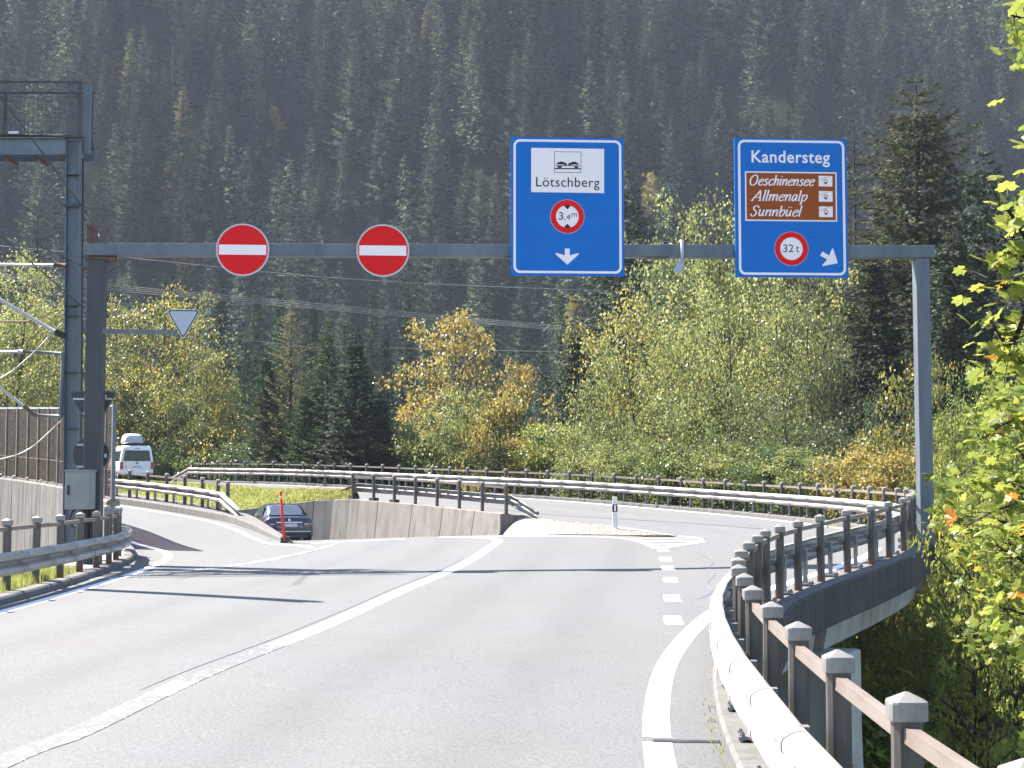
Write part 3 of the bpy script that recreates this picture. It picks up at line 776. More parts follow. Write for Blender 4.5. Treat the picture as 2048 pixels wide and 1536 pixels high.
Z = za * (1 - sm) + zb * sm + .012 + 0.10 * fade * np.sin(np.pi * t_) + rg.normal(0, .008, X.shape) * fade * np.sin(np.pi * np.clip(t_, .02, .98)) + 0.02 * fade * np.sin(X * 5) * np.cos(Y * 3.3) * np.sin(np.pi * t_)
i = np.arange(59)[:, None] * 33 + np.arange(32)[None]
Fq = np.stack([i, i + 1, i + 34, i + 33], -1).reshape(-1, 4)
tag(link('gravel', np_mesh('gravel', np.stack([X.ravel(), Y.ravel(), Z.ravel()], 1), Fq, mat=MAT['gravel'], smooth=False)), kind='stuff', label='bank of pale gravel between the wall end and the exit road')
# loose stones on it
def stones(n, seed, pts, size, mat, name, label, parent=None):
    rg = np.random.default_rng(seed)
    base = np.array([(1, 0, 0), (-1, 0, 0), (0, 1, 0), (0, -1, 0), (0, 0, .7), (0, 0, -.7)], float)
    tri = np.array([(0, 2, 4), (2, 1, 4), (1, 3, 4), (3, 0, 4), (2, 0, 5), (1, 2, 5), (3, 1, 5), (0, 3, 5)])
    V = base[None] * rg.uniform(.6, 1.3, (n, 6, 1)) * rg.uniform(size[0], size[1], (n, 1, 1))
    a = rg.uniform(0, 6.28, n); c, s = np.cos(a), np.sin(a)
    x = V[..., 0] * c[:, None] - V[..., 1] * s[:, None]; y = V[..., 0] * s[:, None] + V[..., 1] * c[:, None]
    V = np.stack([x, y, V[..., 2]], -1) + pts[:, None, :]
    Fc = (tri[None] + 6 * np.arange(n)[:, None, None]).reshape(-1, 3)
    return tag(link(name, np_mesh(name, V.reshape(-1, 3), None, Fc, mat)), kind='stuff', label=label)
k = rg.integers(0, X.size, 2600)
pts = np.stack([X.ravel()[k], Y.ravel()[k], Z.ravel()[k] + .01], 1) + rg.normal(0, .06, (2600, 3)) * np.array([1, 1, 0])
stones(2600, 4, pts, (.006, .018), MAT['gravel'], 'loose_gravel', 'loose pale stones scattered over the gravel bank')

# grassed island
gi_far = drape(resample(ROAD_R_IN[ROAD_R_IN[:, 1] > 63.0], n=40), 0.05)
_wk = (wt[:, 0] < -6.6) & (wt[:, 0] > -12.2)
gi_near = np.vstack([np.hstack([wt[_wk], wz(wt[_wk][:, 0])[:, None]]), [(-13.5, 66.0, .72), (-17, 66.6, .85), (-22, 70.5, 1.2), (-31, 77, 1.6)]])
gi_near = resample(gi_near, n=40)
t_ = np.linspace(0, 1, 15)
V = (gi_near[:, None, :] * (1 - t_)[None, :, None] + gi_far[:, None, :] * t_[None, :, None])
V[..., 2] += 0.30 * np.sin(np.pi * t_ ** 1.3) + rg.normal(0, .025, V.shape[:2])
i = np.arange(39)[:, None] * 15 + np.arange(14)[None]
tag(link('grass_bank', np_mesh('grass_bank', V.reshape(-1, 3), np.stack([i, i + 1, i + 16, i + 15], -1).reshape(-1, 4), mat=MAT['turf'], smooth=True)), kind='structure', label='sunlit grassy bank above the cutting wall')
GRASS_BANK = V
# a second strip of turf on the near side, behind the island rail
g2a = drape(offset(np.hstack([ISL_L, np.zeros((len(ISL_L), 1))]), wid.max() * 0 + 0.9)[:, :2], .2)
g2a = g2a[(g2a[:, 1] > 51) & (g2a[:, 1] < 72)]

def grass(name, pts, h, w, seed, label, lean=.35):
    n = len(pts); rg = np.random.default_rng(seed)
    a = rg.uniform(0, 6.28, n); hh = rg.uniform(h[0], h[1], n); la = rg.uniform(0, 6.28, n); ll = hh * rg.uniform(0, lean, n)
    dx, dy = np.cos(a) * w, np.sin(a) * w
    top = pts + np.stack([np.cos(la) * ll, np.sin(la) * ll, hh], 1)
    A = pts + np.stack([dx, dy, np.zeros(n)], 1); B = pts - np.stack([dx, dy, np.zeros(n)], 1)
    V = np.stack([A, B, top], 1).reshape(-1, 3)
    return tag(link(name, np_mesh(name, V, None, np.arange(3 * n).reshape(-1, 3), MAT['blade'])), kind='stuff', label=label)
rg = np.random.default_rng(8)
f = GRASS_BANK.reshape(-1, 3); n = 30000
u, w_ = rg.uniform(0, 38.99, n), rg.uniform(0, 13.99, n); ui, wi = u.astype(int), w_.astype(int); fu, fw = (u - ui)[:, None], (w_ - wi)[:, None]
pts = (GRASS_BANK[ui, wi] * (1 - fu) * (1 - fw) + GRASS_BANK[ui + 1, wi] * fu * (1 - fw) + GRASS_BANK[ui, wi + 1] * (1 - fu) * fw + GRASS_BANK[ui + 1, wi + 1] * fu * fw)
grass('grass', pts, (.05, .16), .025, 1, 'short sunlit grass on the bank between the roads')
n = 14000
s_ = rg.uniform(0, 1, n); o_ = -rg.uniform(.27, 1.25, n)
gp2 = resample(gp[gp[:, 1] > 18], n=80); gn = right_normal(gp2); ii = (s_ * 78.99).astype(int); ff = (s_ * 78.99 - ii)[:, None]
pts = gp2[ii] * (1 - ff) + gp2[ii + 1] * ff; pts[:, :2] += gn[ii] * o_[:, None]; pts[:, 2] += .10
grass('grass', pts, (.05, .20), .007, 2, 'bright green grass tufts along the kerb under the left guard rail')
kr = KERB_R[(KERB_R[:, 1] > 4) & (KERB_R[:, 1] < 17)]
n = 420; ii = rg.integers(0, len(kr) - 1, n); keep = np.abs(kr[ii, 1] - 12.6) < 2.0 + rg.normal(0, 1.2, n); ii = ii[keep]; n = len(ii)
pts = kr[ii].copy(); pts[:, :2] += right_normal(kr)[ii] * rg.uniform(-.10, .0, n)[:, None]; pts[:, 2] -= .12; pts[:, 1] += rg.normal(0, .1, n)
grass('weeds', pts, (.015, .06), .006, 3, 'thin line of weeds growing at the foot of the bridge kerb')
# ------------------------------------------------------------------ bridge carrying the right edge
def bridge():
    t = thing('road_bridge', 'curved concrete road bridge with dark stained edge beam and pale girder', 'bridge', (3.3, 20, -1))
    p = PATH_NEAR[(PATH_NEAR[:, 1] > 0.8)]
    p = resample(p, 0.7)
    edge = [(-.27, -.3), (-.27, -.03), (-.24, 0), (.31, .0), (.31, -.04), (.10, -.3)]
    fascia = [(.312, -.6), (.312, .003), (.345, .003), (.365, -.02), (.365, -.62), (.30, -.66), (.10, -.66), (.10, -.31), (.2, -.31)]
    s = arclen(p)
    for a, b in ((0, 11.85), (11.9, 22.0), (22.03, 40)):
        q = p[(s >= a - .36) & (s <= b + .36)].copy()
        m_ = MB(); sweep(m_, q, edge); m_.build('kerb_slab', MAT['concrete_kerb'], t)
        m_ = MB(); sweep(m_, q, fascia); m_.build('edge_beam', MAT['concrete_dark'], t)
    for a, b in ((0, 24.0), (24.08, 34.3)):
        k = (s >= a) & (s <= b)
        q = p[k].copy(); ss = s[k]
        m_ = MB()
        nrm = right_normal(p)[k]
        rings = []
        for (x, y, z), n_v, sv in zip(q, nrm, ss):
            rings.append([(x + n_v[0] * o, y + n_v[1] * o, z + dz) for o, dz in ((-.28, -.3), (.10, -.663), (.02, -1.12), (-2.6, -1.12), (-2.6, -.45))])
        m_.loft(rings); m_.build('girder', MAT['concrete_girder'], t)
    pf = resample(PATH_FAR[PATH_FAR[:, 1] < 55], 1.2)
    m_ = MB(); nf_ = right_normal(pf)
    m_.loft([[(x + n_v[0] * o, y + n_v[1] * o, z + dz) for o, dz in ((.2, -.45), (.16, -1.1), (-2.6, -1.1), (-2.6, -.6))] for (x, y, z), n_v in zip(pf, nf_)]); m_.build('girder', MAT['concrete_girder'], t)
    for yy, w in ((25.1, 1.0),):
        i = int(np.argmin(np.abs(p[:, 1] - yy))); n_v = right_normal(p)[i]
        c = p[i, :2] - n_v * .42
        ang = math.atan2(-n_v[0], n_v[1])
        m_ = MB(); rings = []
        for z, sx, sy in ((p[i, 2] - 1.123, 1.9, .9), (p[i, 2] - 2.4, 1.9, .9), (-8.2, 2.15, 1.05)):
            M = Matrix.Rotation(math.atan2(n_v[1], n_v[0]), 3, 'Z')
            rings.append([tuple(M @ Vector((dx * sx / 2, dy * sy / 2, 0)) + Vector((c[0], c[1], z))) for dx, dy in ((-1, -1), (1, -1), (1, 1), (-1, 1))])
        m_.loft(rings); m_.build('pier', MAT['concrete_girder'], t, bevel=.04)
bridge()

# ------------------------------------------------------------------ guard rails
def unit_meshes():
    U = {}
    # tall post, origin at its foot, x along the rail
    def post(h, w=.105, d=.12):
        m_ = MB(); c = .022
        ring = [(-w/2 + c, -d/2), (w/2 - c, -d/2), (w/2, -d/2 + c), (w/2, d/2 - c), (w/2 - c, d/2), (-w/2 + c, d/2), (-w/2, d/2 - c), (-w/2, -d/2 + c)]
        m_.loft([[(x, y, z) for x, y in ring] for z in (-.03, h)], smooth=False); return m_
    U['post'] = post(1.06).mesh('post', MAT['galv_post'])
    m_ = MB(); w, d = .142, .158; r = .03
    def rr(w, d, r): return [(-w/2 + r, -d/2), (w/2 - r, -d/2), (w/2 - r*.3, -d/2 + r*.3), (w/2, -d/2 + r), (w/2, d/2 - r), (w/2 - r*.3, d/2 - r*.3), (w/2 - r, d/2), (-w/2 + r, d/2), (-w/2 + r*.3, d/2 - r*.3), (-w/2, d/2 - r), (-w/2, -d/2 + r), (-w/2 + r*.3, -d/2 + r*.3)]
    m_.loft([[(x, y, z) for x, y in rr(w * k, d * k, r * k)] for z, k in ((1.0, .99), (1.005, 1.0), (1.07, 1.0), (1.078, .97), (1.112, .12))])
    U['cap'] = m_.mesh('cap', MAT['galv_cap'])
    m_ = MB().box((0, 0, .30), (.085, .06, .60)); U['short'] = m_.mesh('short_post', MAT['galv_short'])
    m_ = MB().box((0, 0, .028), (.20, .24, .022))
    for x in (-.075, .075):
        for y in (-.09, .09): m_.tube([(x, y, -.01), (x, y, .075)], .013, 6, smooth=False); m_.tube([(x, y, .037), (x, y, .06)], .022, 6, smooth=False)
    U['plate'] = m_.mesh('base_plate', MAT['galv_short'])
    # handrail bar of unit length along x
    m_ = MB().box((.5, 0, 0), (1, .052, .066)); U['bar'] = m_.mesh('handrail_bar', MAT['galv_bar'])
    # W-profile section: bulges to -y (towards the road)
    prof = [(0, -.155), (-.035, -.152), (-.078, -.118), (-.084, -.08), (-.075, -.045), (-.02, -.018), (-.012, 0), (-.02, .018), (-.075, .045), (-.084, .08), (-.078, .118), (-.035, .152), (0, .155)]
    prof = [(0.01, -.155), (-.03, -.158), (-.082, -.125), (-.09, -.085), (-.08, -.055), (-.012, -.022), (.006, 0), (-.012, .022), (-.08, .055), (-.09, .085), (-.082, .125), (-.03, .158), (0.01, .155)]
    prof = [(y * 1.35, z * 1.12) for y, z in prof]
    prof = [tuple(q) for q in catmull(prof, 2)]
    full = prof + [(y + .006 if y < -.01 else y + .004, z * .97) for y, z in prof[::-1]]
    def wsec(fl):
        m_ = MB(); rings = []
        for x, k in ((0.0, 1.0), (1.0, 1.0)): rings.append([(x, y * k, z) for y, z in full])
        m_.loft(rings, smooth=True)
        return m_
    m_ = wsec(0)
    # lapped end: a slightly proud lip with two bolt heads, and a thin band painted dark as the shadow of the joint
    lip = [[(x, y - .006, z * 1.02) for y, z in full] for x in (.955, 1.045)]
    m_.loft(lip); nf = len(m_.f)
    m_.loft([[(x, y - .0035, z * 1.012) for y, z in full] for x in (1.0452, 1.060)])
    U['beam'] = m_.mesh('beam_section', MAT['galv']); U['beam'].materials.append(MAT['shadow_gap'])
    for p in U['beam'].polygons:
        if p.index >= nf: p.material_index = 1
    m_ = MB()
    for z in (0,):
        yb = -.02 if z == 0 else -.092
        m_.tube([(0, yb + .012, z), (0, yb - .009, z)], .013, 6, smooth=False)
    U['bolts'] = m_.mesh('bolt', MAT['galv_short'])
    m_ = MB().box((0, .0, 0), (.05, .12, .09)); U['spacer'] = m_.mesh('spacer', MAT['galv_short'])
    m_ = MB().box((0, 0, .05), (.34, .26, .14)); U['foot'] = m_.mesh('foot_block', MAT['concrete_dark'])
    return U
U = unit_meshes()

def guard_rail(path, spacing, label, road=-1, short=False, handrail=True, beam=True, beam_z=.53, group=None, off=.18, feet=0, sink0=None, sink1=None, yaw_extra=0.0, posts=None, beam_mat=None):
    """road = -1: the road lies to the left of the path; +1: to the right"""
    pts = resample(path, spacing) if posts is None else np.array(posts, float)
    t = thing('guard_rail', label, 'guard rail', pts[0], group)
    o0 = pts[0]; n = len(pts)
    tang = np.gradient(pts, axis=0)
    rng = random.Random(len(pts))
    nr = right_normal(pts)
    def seg(mesh, name, a, b, parent=t, flip=False):
        d = b - a; L = np.linalg.norm(d)
        x = d / L; y = np.array([-x[1], x[0], 0]); y /= np.linalg.norm(y)
        if flip: y = -y
        z = np.cross(x, y)
        M = Matrix(((x[0] * L, y[0], z[0], a[0] - o0[0]), (x[1] * L, y[1], z[1], a[1] - o0[1]), (x[2] * L, y[2], z[2], a[2] - o0[2]), (0, 0, 0, 1)))
        o = link(name, mesh, parent); o.matrix_local = M
        return o
    bm_pts = []
    for i in range(n):
        ang = math.atan2(tang[i, 1], tang[i, 0])
        jr = rng.uniform(-.03, .03); tilt = (rng.uniform(-.012, .012), rng.uniform(-.012, .012))
        p = link('post', U['post'], t, pts[i] - o0, (tilt[0], tilt[1], ang + jr))
        c = link('cap', U['cap'], p, (0, 0, 0))
        if feet and i < feet: link('foot_block', U['foot'], p, (0, 0, 0))
        if handrail and i < n - 1:
            a = pts[i] + np.array([0, 0, .945 + rng.uniform(-.008, .008)]); b = pts[i + 1] + np.array([0, 0, .945 + rng.uniform(-.008, .008)])
            seg(U['bar'], 'handrail_bar', a, b)
        q = pts[i].copy(); q[:2] += nr[i] * road * off; q[2] += beam_z
        bm_pts.append(q)
        if beam:
            sp = pts[i].copy(); sp[:2] += nr[i] * road * (off - .06) * .62; sp[2] += beam_z
            link('spacer', U['spacer'], t, sp - o0, (0, 0, ang))
        if short and i < n - 1:
            m_ = 0.5 * (pts[i] + pts[i + 1]); nn = nr[i]; m_[:2] += nn * road * .075
            a2 = math.atan2(pts[i + 1][1] - pts[i][1], pts[i + 1][0] - pts[i][0])
            sh = link('short_post', U['short'], t, m_ - o0, (0, 0, a2)); link('base_plate', U['plate'], sh, (0, 0, 0))
            sp = m_.copy(); sp[:2] += nn * road * (off - .075) * .6; sp[2] += beam_z
            link('spacer', U['spacer'], t, sp - o0, (0, 0, a2))
    if beam:
        # the W profile bulges to its local -y: to the right of travel; flip when the road is on the left
        for i in range(n - 1):
            s = seg(U['beam'], 'beam_section', bm_pts[i], bm_pts[i + 1], flip=(road < 0))
            d = bm_pts[i + 1] - bm_pts[i]; ang = math.atan2(d[1], d[0])
            bl = link('bolt', U['bolts'], t, bm_pts[i + 1] - o0, (0, 0, ang + (math.pi if road < 0 else 0)))
        for end, sink in ((0, sink0), (1, sink1)):
            if sink:
                a = bm_pts[-1] if end else bm_pts[0]; pr = bm_pts[-2] if end else bm_pts[1]
                d = (a - pr); d /= np.linalg.norm(d)
                b = a + d * sink; b[2] = a[2] - .52
                b[:2] += (nr[-1] if end else nr[0]) * (-road) * .12
                if end: seg(U['beam'], 'end_section', a, b, flip=(road < 0))
                else: seg(U['beam'], 'end_section', b, a, flip=(road < 0))
    return t
near = PATH_NEAR[PATH_NEAR[:, 1] > 2.2]
near_y = [3.3, 4.75, 6.24, 7.75, 9.36, 10.9, 12.2, 13.6, 14.9, 16.1, 17.5, 18.9, 20.3, 21.6, 22.7, 23.8, 25.0, 26.5, 28.2, 29.7, 31.2, 32.6, 33.8]
near_p = np.array([[np.interp(v, near[:, 1], near[:, 0]), v, np.interp(v, near[:, 1], near[:, 2])] for v in near_y])
guard_rail(near, 1.5, 'brown weathered guard rail on the curved bridge edge with sunlit white beam', road=-1, short=True, posts=near_p)
guard_rail(resample(PATH_FAR[1:], 1.42)[:-1], 1.42, 'long pale guard rail sweeping round the exit road in front of the trees', road=-1, short=True, sink1=2.2)
lp = np.array([(-7.8, 5.6), (-7.8, 7.6), (-7.8, 9.6), (-7.8, 11.6), (-7.81, 13.6), (-7.83, 15.6), (-7.85, 17.6), (-7.86, 19.6), (-7.88, 21.6), (-7.9, 23.6), (-7.99, 25.3), (-8.03, 26.8), (-8.17, 28.5), (-8.24, 29.9), (-8.42, 31.5), (-8.72, 33.2), (-9.1, 34.9), (-9.5, 36.3), (-10.05, 37.3)])
lp = np.hstack([lp, np.full((len(lp), 1), .13)])
guard_rail(lp, 1.4, 'brown guard rail above the grass tufts on the railway side', road=1, posts=lp, beam_z=.43)
ip = []
for (x, y) in ((-9.75, 51.6), (-10.35, 52.9), (-11.15, 54.2), (-12.05, 55.4), (-13.0, 56.6), (-14.0, 57.8), (-15.0, 59.0), (-16.2, 60.3), (-17.5, 61.6)):
    ip.append((x, y, z1(x, y) + .22))
ip = np.array(ip)
guard_rail(ip, 1.5, 'cream guard rail on the island kerb left of the dark saloon', road=-1, short=True, posts=ip, sink0=1.9)
wp = resample(WALL_T[WALL_T[:, 0] > -6.95], n=8) + np.array([.12, .10])
wp = np.hstack([wp, wz(wp[:, 0])[:, None]])[::-1]
guard_rail(wp, 1.5, 'guard rail with bare posts standing on the cutting wall', road=-1, handrail=True, posts=wp, beam_z=.48, feet=3, sink0=1.9, sink1=1.5, off=.22)
bp = drape(offset(KERB_L, -.28)[(KERB_L[:, 1] > 43.5) & (KERB_L[:, 1] < 62)][:, :2], .12)
guard_rail(bp, 1.5, 'guard rail half hidden behind the brown noise barrier', road=1)

# ------------------------------------------------------------------ railway retaining wall and noise barrier
def railway_wall():
    w = smooth_path(catmull([(-10.5, 39.6), (-11.6, 42.1), (-14.3, 48.0), (-18.35, 54.2), (-23.4, 60.7), (-30, 67.5)], 8), 2)
    top = np.interp(w[:, 1], [39.6, 48, 54.5, 62, 70], [1.33, 1.68, 2.0, 2.3, 2.6])
    w = np.hstack([w, top[:, None]])
    t = thing('railway_wall', 'streaked board-marked concrete retaining wall below the brown noise barrier', 'retaining wall', (w[0, 0], w[0, 1], -3.2))
    s = arclen(w); a = 0.0
    while a < s[-1] - 1:
        b = min(a + 3.0, s[-1])
        tt = np.linspace(a + .015, b - .015, 5)
        p = np.stack([np.interp(tt, s, w[:, k]) for k in range(3)], 1)
        m_ = MB(); zt = 0
        sweep(m_, p, [(.0, 0), (.18, 0), (.18, -5.2), (-.22, -5.2), (-.17, -.05), (-.13, 0)])
        m_.build('wall_section', MAT['concrete_board'], t); a = b
    rr_ = random.Random(3); sc_ = .1
    while sc_ < 24:
        sc_ += rr_.uniform(.3, 1.1); tt = np.array([sc_, sc_ + .012])
        if tt[1] > 24: break
        p = np.stack([np.interp(tt, s, w[:, q]) for q in range(3)], 1)
        m_ = MB(); sweep(m_, p, [(-.12, -.09), (-.176, -.09), (-.227, -5.0), (-.12, -5.0)]); m_.build('board_ridge', MAT['concrete_board'], t)
    b = thing('noise_barrier', 'smoky brown see-through noise barrier with thin steel posts on the railway wall', 'noise barrier', w[0])
    n = int(s[-1] / 1.25); H = 2.5
    st = np.linspace(0.05, n * 1.25, n + 1)
    pts = np.stack([np.interp(st, s, w[:, k]) for k in range(3)], 1)
    for i in range(n + 1):
        q = pts[i]; tg = pts[min(i + 1, n)] - pts[max(i - 1, 0)]; ang = math.atan2(tg[1], tg[0])
        big = .14 if i == 0 else .06
        m_ = MB().box((q[0], q[1], q[2] + H / 2), (big, .10, H + .02), ang)
        m_.box((q[0], q[1], q[2] + .02), (.16, .16, .03), ang)
        m_.build('post', MAT['barrier_post' if i else 'gantry'], b)
        if i < n:
            r_ = pts[i + 1]
            for z0, z1_, in ((.06, .78), (.80, H - .04)):
                m_ = MB()
                L = np.linalg.norm(r_[:2] - q[:2]); k = 5; d = (r_ - q)
                nr = np.array([d[1], -d[0]]) / L
                A, B = [], []
                for j in range(k + 1):
                    c = q + d * ((j / k) * .94 + .03)
                    o = .012 if j % 2 else -.012
                    A.append((c[0] + nr[0] * o, c[1] + nr[1] * o, c[2] + z0)); B.append((c[0] + nr[0] * o, c[1] + nr[1] * o, c[2] + z1_))
                m_.add(A + B, [(j, j + 1, k + 2 + j, k + 1 + j) for j in range(k)])
                o = m_.build('panel', MAT['acrylic'], b)
                sd = o.modifiers.new('thickness', 'SOLIDIFY'); sd.thickness = .02
            m_ = MB().bar(q + np.array([0, 0, H]), r_ + np.array([0, 0, H]), .07, .05); m_.build('top_rail', MAT['rim'], b)
            m_ = MB().bar(q + np.array([0, 0, .79]), r_ + np.array([0, 0, .79]), .03, .03); m_.build('mid_rail', MAT['barrier_post'], b)
            m_ = MB().bar(q + np.array([0, 0, .04]), r_ + np.array([0, 0, .04]), .08, .05); m_.build('bottom_rail', MAT['barrier_post'], b)
railway_wall()

# ------------------------------------------------------------------ sign gantry
GL = P(186, 1000, 32.0); GR = P(1850, 1000, 33.0)
GANG = math.atan2(GR[1] - GL[1], GR[0] - GL[0])
def gpt(px, py, front=0.0):
    """point of the gantry plane seen at (px, py), then moved towards the traffic by front"""
    u = (px - 186) / (1850 - 186)
    Y = 32.0 * 33.0 / (33.0 * (1 - u) + 32.0 * u)
    q = P(px, py, Y)
    return q + np.array([math.sin(GANG), -math.cos(GANG), 0]) * front
def gantry():
    t = thing('sign_gantry', 'grey steel portal gantry spanning the road and carrying the signs', 'gantry', (GL[0], GL[1], -.1))
    ztop = gpt(186, 489)[2]; zb = gpt(186, 513)[2]; zt2 = gpt(1850, 491)[2]; zb2 = gpt(1850, 518)[2]
    tilt = (GR - GL)
    m_ = MB().box((GL[0], GL[1], (zb - .3 - 0.15) / 2 + .0), (.37, .34, zb + .32), GANG)
    m_.build('post', MAT['gantry_dark'], t, bevel=.02)
    for dx, dz in ((.16, 0),):
        MB().box((GL[0] + .1, GL[1] - .02, zb - .06), (.62, .36, .06), GANG).build('head_plate', MAT['rusty'], t)
    zr = z1(8.6, 33) + .05
    m_ = MB().box((GR[0], GR[1], (zb2 + zr) / 2), (.305, .30, zb2 - zr), GANG); m_.build('post', MAT['gantry'], t, bevel=.015)
    MB().box((GR[0] - .03, GR[1], zr + .06), (.44, .5, .05), GANG).build('base_plate', MAT['gantry_dark'], t)
    MB().box((GR[0] - .12, GR[1], zr - .12), (.55, .6, .3), GANG).build('bracket', MAT['concrete_dark'], t)
    a = gpt(170, 500.5); b = gpt(1866, 505)
    m_ = MB().bar(a, b, .30, .275); m_.build('beam', MAT['gantry'], t, bevel=.012)
    d = (b - a) / np.linalg.norm(b - a)
    for k in range(1, 6):
        c = a + (b - a) * (k / 6.0)
        MB().box((c[0], c[1], c[2] - .142), (.5, .33, .02), GANG).build('splice_plate', MAT['gantry_dark'], t)
    c = gpt(185, 470)
    m_ = MB().box((c[0], c[1], c[2] - .02), (.20, .22, .46), GANG); m_.box((c[0], c[1], c[2] - .235), (.26, .28, .03), GANG)
    m_.build('stub', MAT['rusty'], t)
    # strap round the left post
    c = gpt(186, 538); MB().box((c[0], c[1], c[2]), (.40, .37, .025), GANG).build('strap', MAT['rusty'], t)
gantry()
GX_ = Vector((math.cos(GANG), math.sin(GANG), 0)); GN = Vector((math.sin(GANG), -math.cos(GANG), 0))   # along the beam; towards the traffic
FRONT = 0.24
def face_matrix(px, py, front):
    """x right, y up, z towards the traffic, origin on the sign plane at the pixel"""
    o = gpt(px, py, FRONT) ; o = Vector(o) + GN * front
    return Matrix(((GX_.x, 0, GN.x, o.x), (GX_.y, 0, GN.y, o.y), (0, 1, 0, o.z), (0, 0, 0, 1)))
def kx(px): # metres per pixel on the gantry plane
    u = (px - 186) / (1850 - 186); return (32.0 * 33.0 / (33.0 * (1 - u) + 32.0 * u) - FRONT) / F_PX / math.cos(GANG) * 1.0
def rrect(x0, y0, x1, y1, r, n=6):
    out = []
    for cx, cy_, a0 in ((x1 - r, y0 + r, 0), (x0 + r, y0 + r, 90), (x0 + r, y1 - r, 180), (x1 - r, y1 - r, 270)):
        for k in range(n + 1):
            a = R(a0 + 90 * k / n); out.append((cx + r * math.cos(a), cy_ - r * math.sin(a)))
    return out
def circ(cx, cy_, r, n=48): return [(cx + r * math.cos(2 * math.pi * k / n), cy_ - r * math.sin(2 * math.pi * k / n)) for k in range(n)]

def _caph():
    cu = bpy.data.curves.new('h', 'FONT'); cu.body = 'H'; tmp = bpy.data.objects.new('h', cu); COL.objects.link(tmp)
    me = bpy.data.meshes.new_from_object(tmp.evaluated_get(bpy.context.evaluated_depsgraph_get()))
    h = max(v.co.y for v in me.vertices); bpy.data.objects.remove(tmp); bpy.data.meshes.remove(me); bpy.data.curves.remove(cu)
    return h
CAPH = _caph()
class Face:
    """a sign face drawn in photograph pixels around its centre; sheets stand proud of each other"""
    def __init__(s, parent, cx, cy_): s.t, s.cx, s.cy, s.k = parent, cx, cy_, kx(cx)
    def pt(s, p): return ((p[0] - s.cx) * s.k, (s.cy - p[1]) * s.k)
    def M(s, lvl): return face_matrix(s.cx, s.cy, lvl * .0022)
    def poly(s, name, pts, mat, lvl, d=.0022, parent=None):
        m_ = MB()
        for q in (pts if isinstance(pts[0][0], (tuple, list)) else [pts]):
            m_.prism([s.pt(p) for p in q][::-1] if s.area(q) > 0 else [s.pt(p) for p in q], d * 1.4, s.M(lvl))
        return m_.build(name, MAT[mat], parent or s.t, root=s.t)
    def area(s, q): return sum(q[i][0] * q[(i + 1) % len(q)][1] - q[(i + 1) % len(q)][0] * q[i][1] for i in range(len(q)))
    def ring(s, name, a, b, mat, lvl, parent=None):
        m_ = MB().ring([s.pt(p) for p in a], [s.pt(p) for p in b], .0031, s.M(lvl)); return m_.build(name, MAT[mat], parent or s.t, root=s.t)
    def text(s, name, body, x0, x1, ytop, ybase, mat, lvl, cap_ratio=None, bold=0.0, parent=None, space=1.0):
        """lettering fitted between x0 and x1 with capitals between ytop and ybase"""
        cu = bpy.data.curves.new('lettering', 'FONT'); cu.body = body; cu.size = 1.0; cu.offset = bold; cu.extrude = .0; cu.space_character = space; cu.resolution_u = 4
        tmp = bpy.data.objects.new('lettering', cu); COL.objects.link(tmp)
        dg = bpy.context.evaluated_depsgraph_get(); me = bpy.data.meshes.new_from_object(tmp.evaluated_get(dg))
        bpy.data.objects.remove(tmp)
        V = np.array([v.co[:] for v in me.vertices])
        caph = (cap_ratio or .729) / .729 * CAPH
        sx = (x1 - x0) * s.k / (V[:, 0].max() - V[:, 0].min()); sy = (ybase - ytop) * s.k / caph
        X = (V[:, 0] - V[:, 0].min()) * sx + (x0 - s.cx) * s.k; Yv = V[:, 1] * sy + (s.cy - ybase) * s.k
        Mx = s.M(lvl + 1.3); org = ORG[s.t.name]
        # front sheet only plus a thin skirt is not needed: lettering is a film on the panel
        me2 = bpy.data.meshes.new(name)
        me2.from_pydata([tuple(np.array(Mx @ Vector((a, b, 0))) - org) for a, b in zip(X, Yv)], [], [tuple(p.vertices) for p in me.polygons])
        me2.materials.append(MAT[mat]); bpy.data.curves.remove(cu)
        return link(name, me2, parent or s.t)

def sign_back(F, x0, y0, x1, y1, parent):
    """aluminium profiles and clamps behind a big panel"""
    for yy in np.linspace(y0 + 30, y1 - 30, 4):
        M = F.M(0); a = Vector(F.pt((x0 + 4, yy)) + (-.07,)); b = Vector(F.pt((x1 - 4, yy)) + (-.07,))
        MB().bar(M @ a, M @ b, .06, .05).build('back_profile', MAT['rim'], parent)
    for xx in (x0 + 50, x1 - 50):
        M = F.M(0); a = Vector(F.pt((xx, y0 + 8)) + (-.125,)); b = Vector(F.pt((xx, y1 - 8)) + (-.125,))
        MB().bar(M @ a, M @ b, .05, .05).build('back_upright', MAT['rim'], parent)

# --- two NO ENTRY discs
for k, (cx, cy_, lab) in enumerate(((488, 503, 'round red no-entry sign on the gantry next to the thick grey post'), (766.5, 504.5, 'round red no-entry sign on the gantry beside the blue panel with the train symbol'))):
    c = gpt(cx, cy_, FRONT)
    t = thing('no_entry_sign', lab, 'road sign', c, 'no-entry signs on the gantry')
    F = Face(t, cx, cy_)
    MB().prism([F.pt(p) for p in circ(cx, cy_, 53)][::-1], .05, face_matrix(cx, cy_, -.052)).build('backplate', MAT['rim'], t)
    F.ring('rim', circ(cx, cy_, 53.4), circ(cx, cy_, 50.2), 'rim', 0.3)
    F.poly('face', circ(cx, cy_, 50.6), 'sign_red', 0)
    F.poly('white_bar', [(cx - 47.3, cy_ - 10.2), (cx + 47.0, cy_ - 10), (cx + 47.0, cy_ + 10.2), (cx - 47.3, cy_ + 10)], 'sign_white', 1.6)
    for dx in (-22, 22):
        M = F.M(0); MB().bar(M @ Vector((dx * F.k, .3, -.09)), M @ Vector((dx * F.k, -.3, -.09)), .04, .08).build('clamp', MAT['rim'], t)
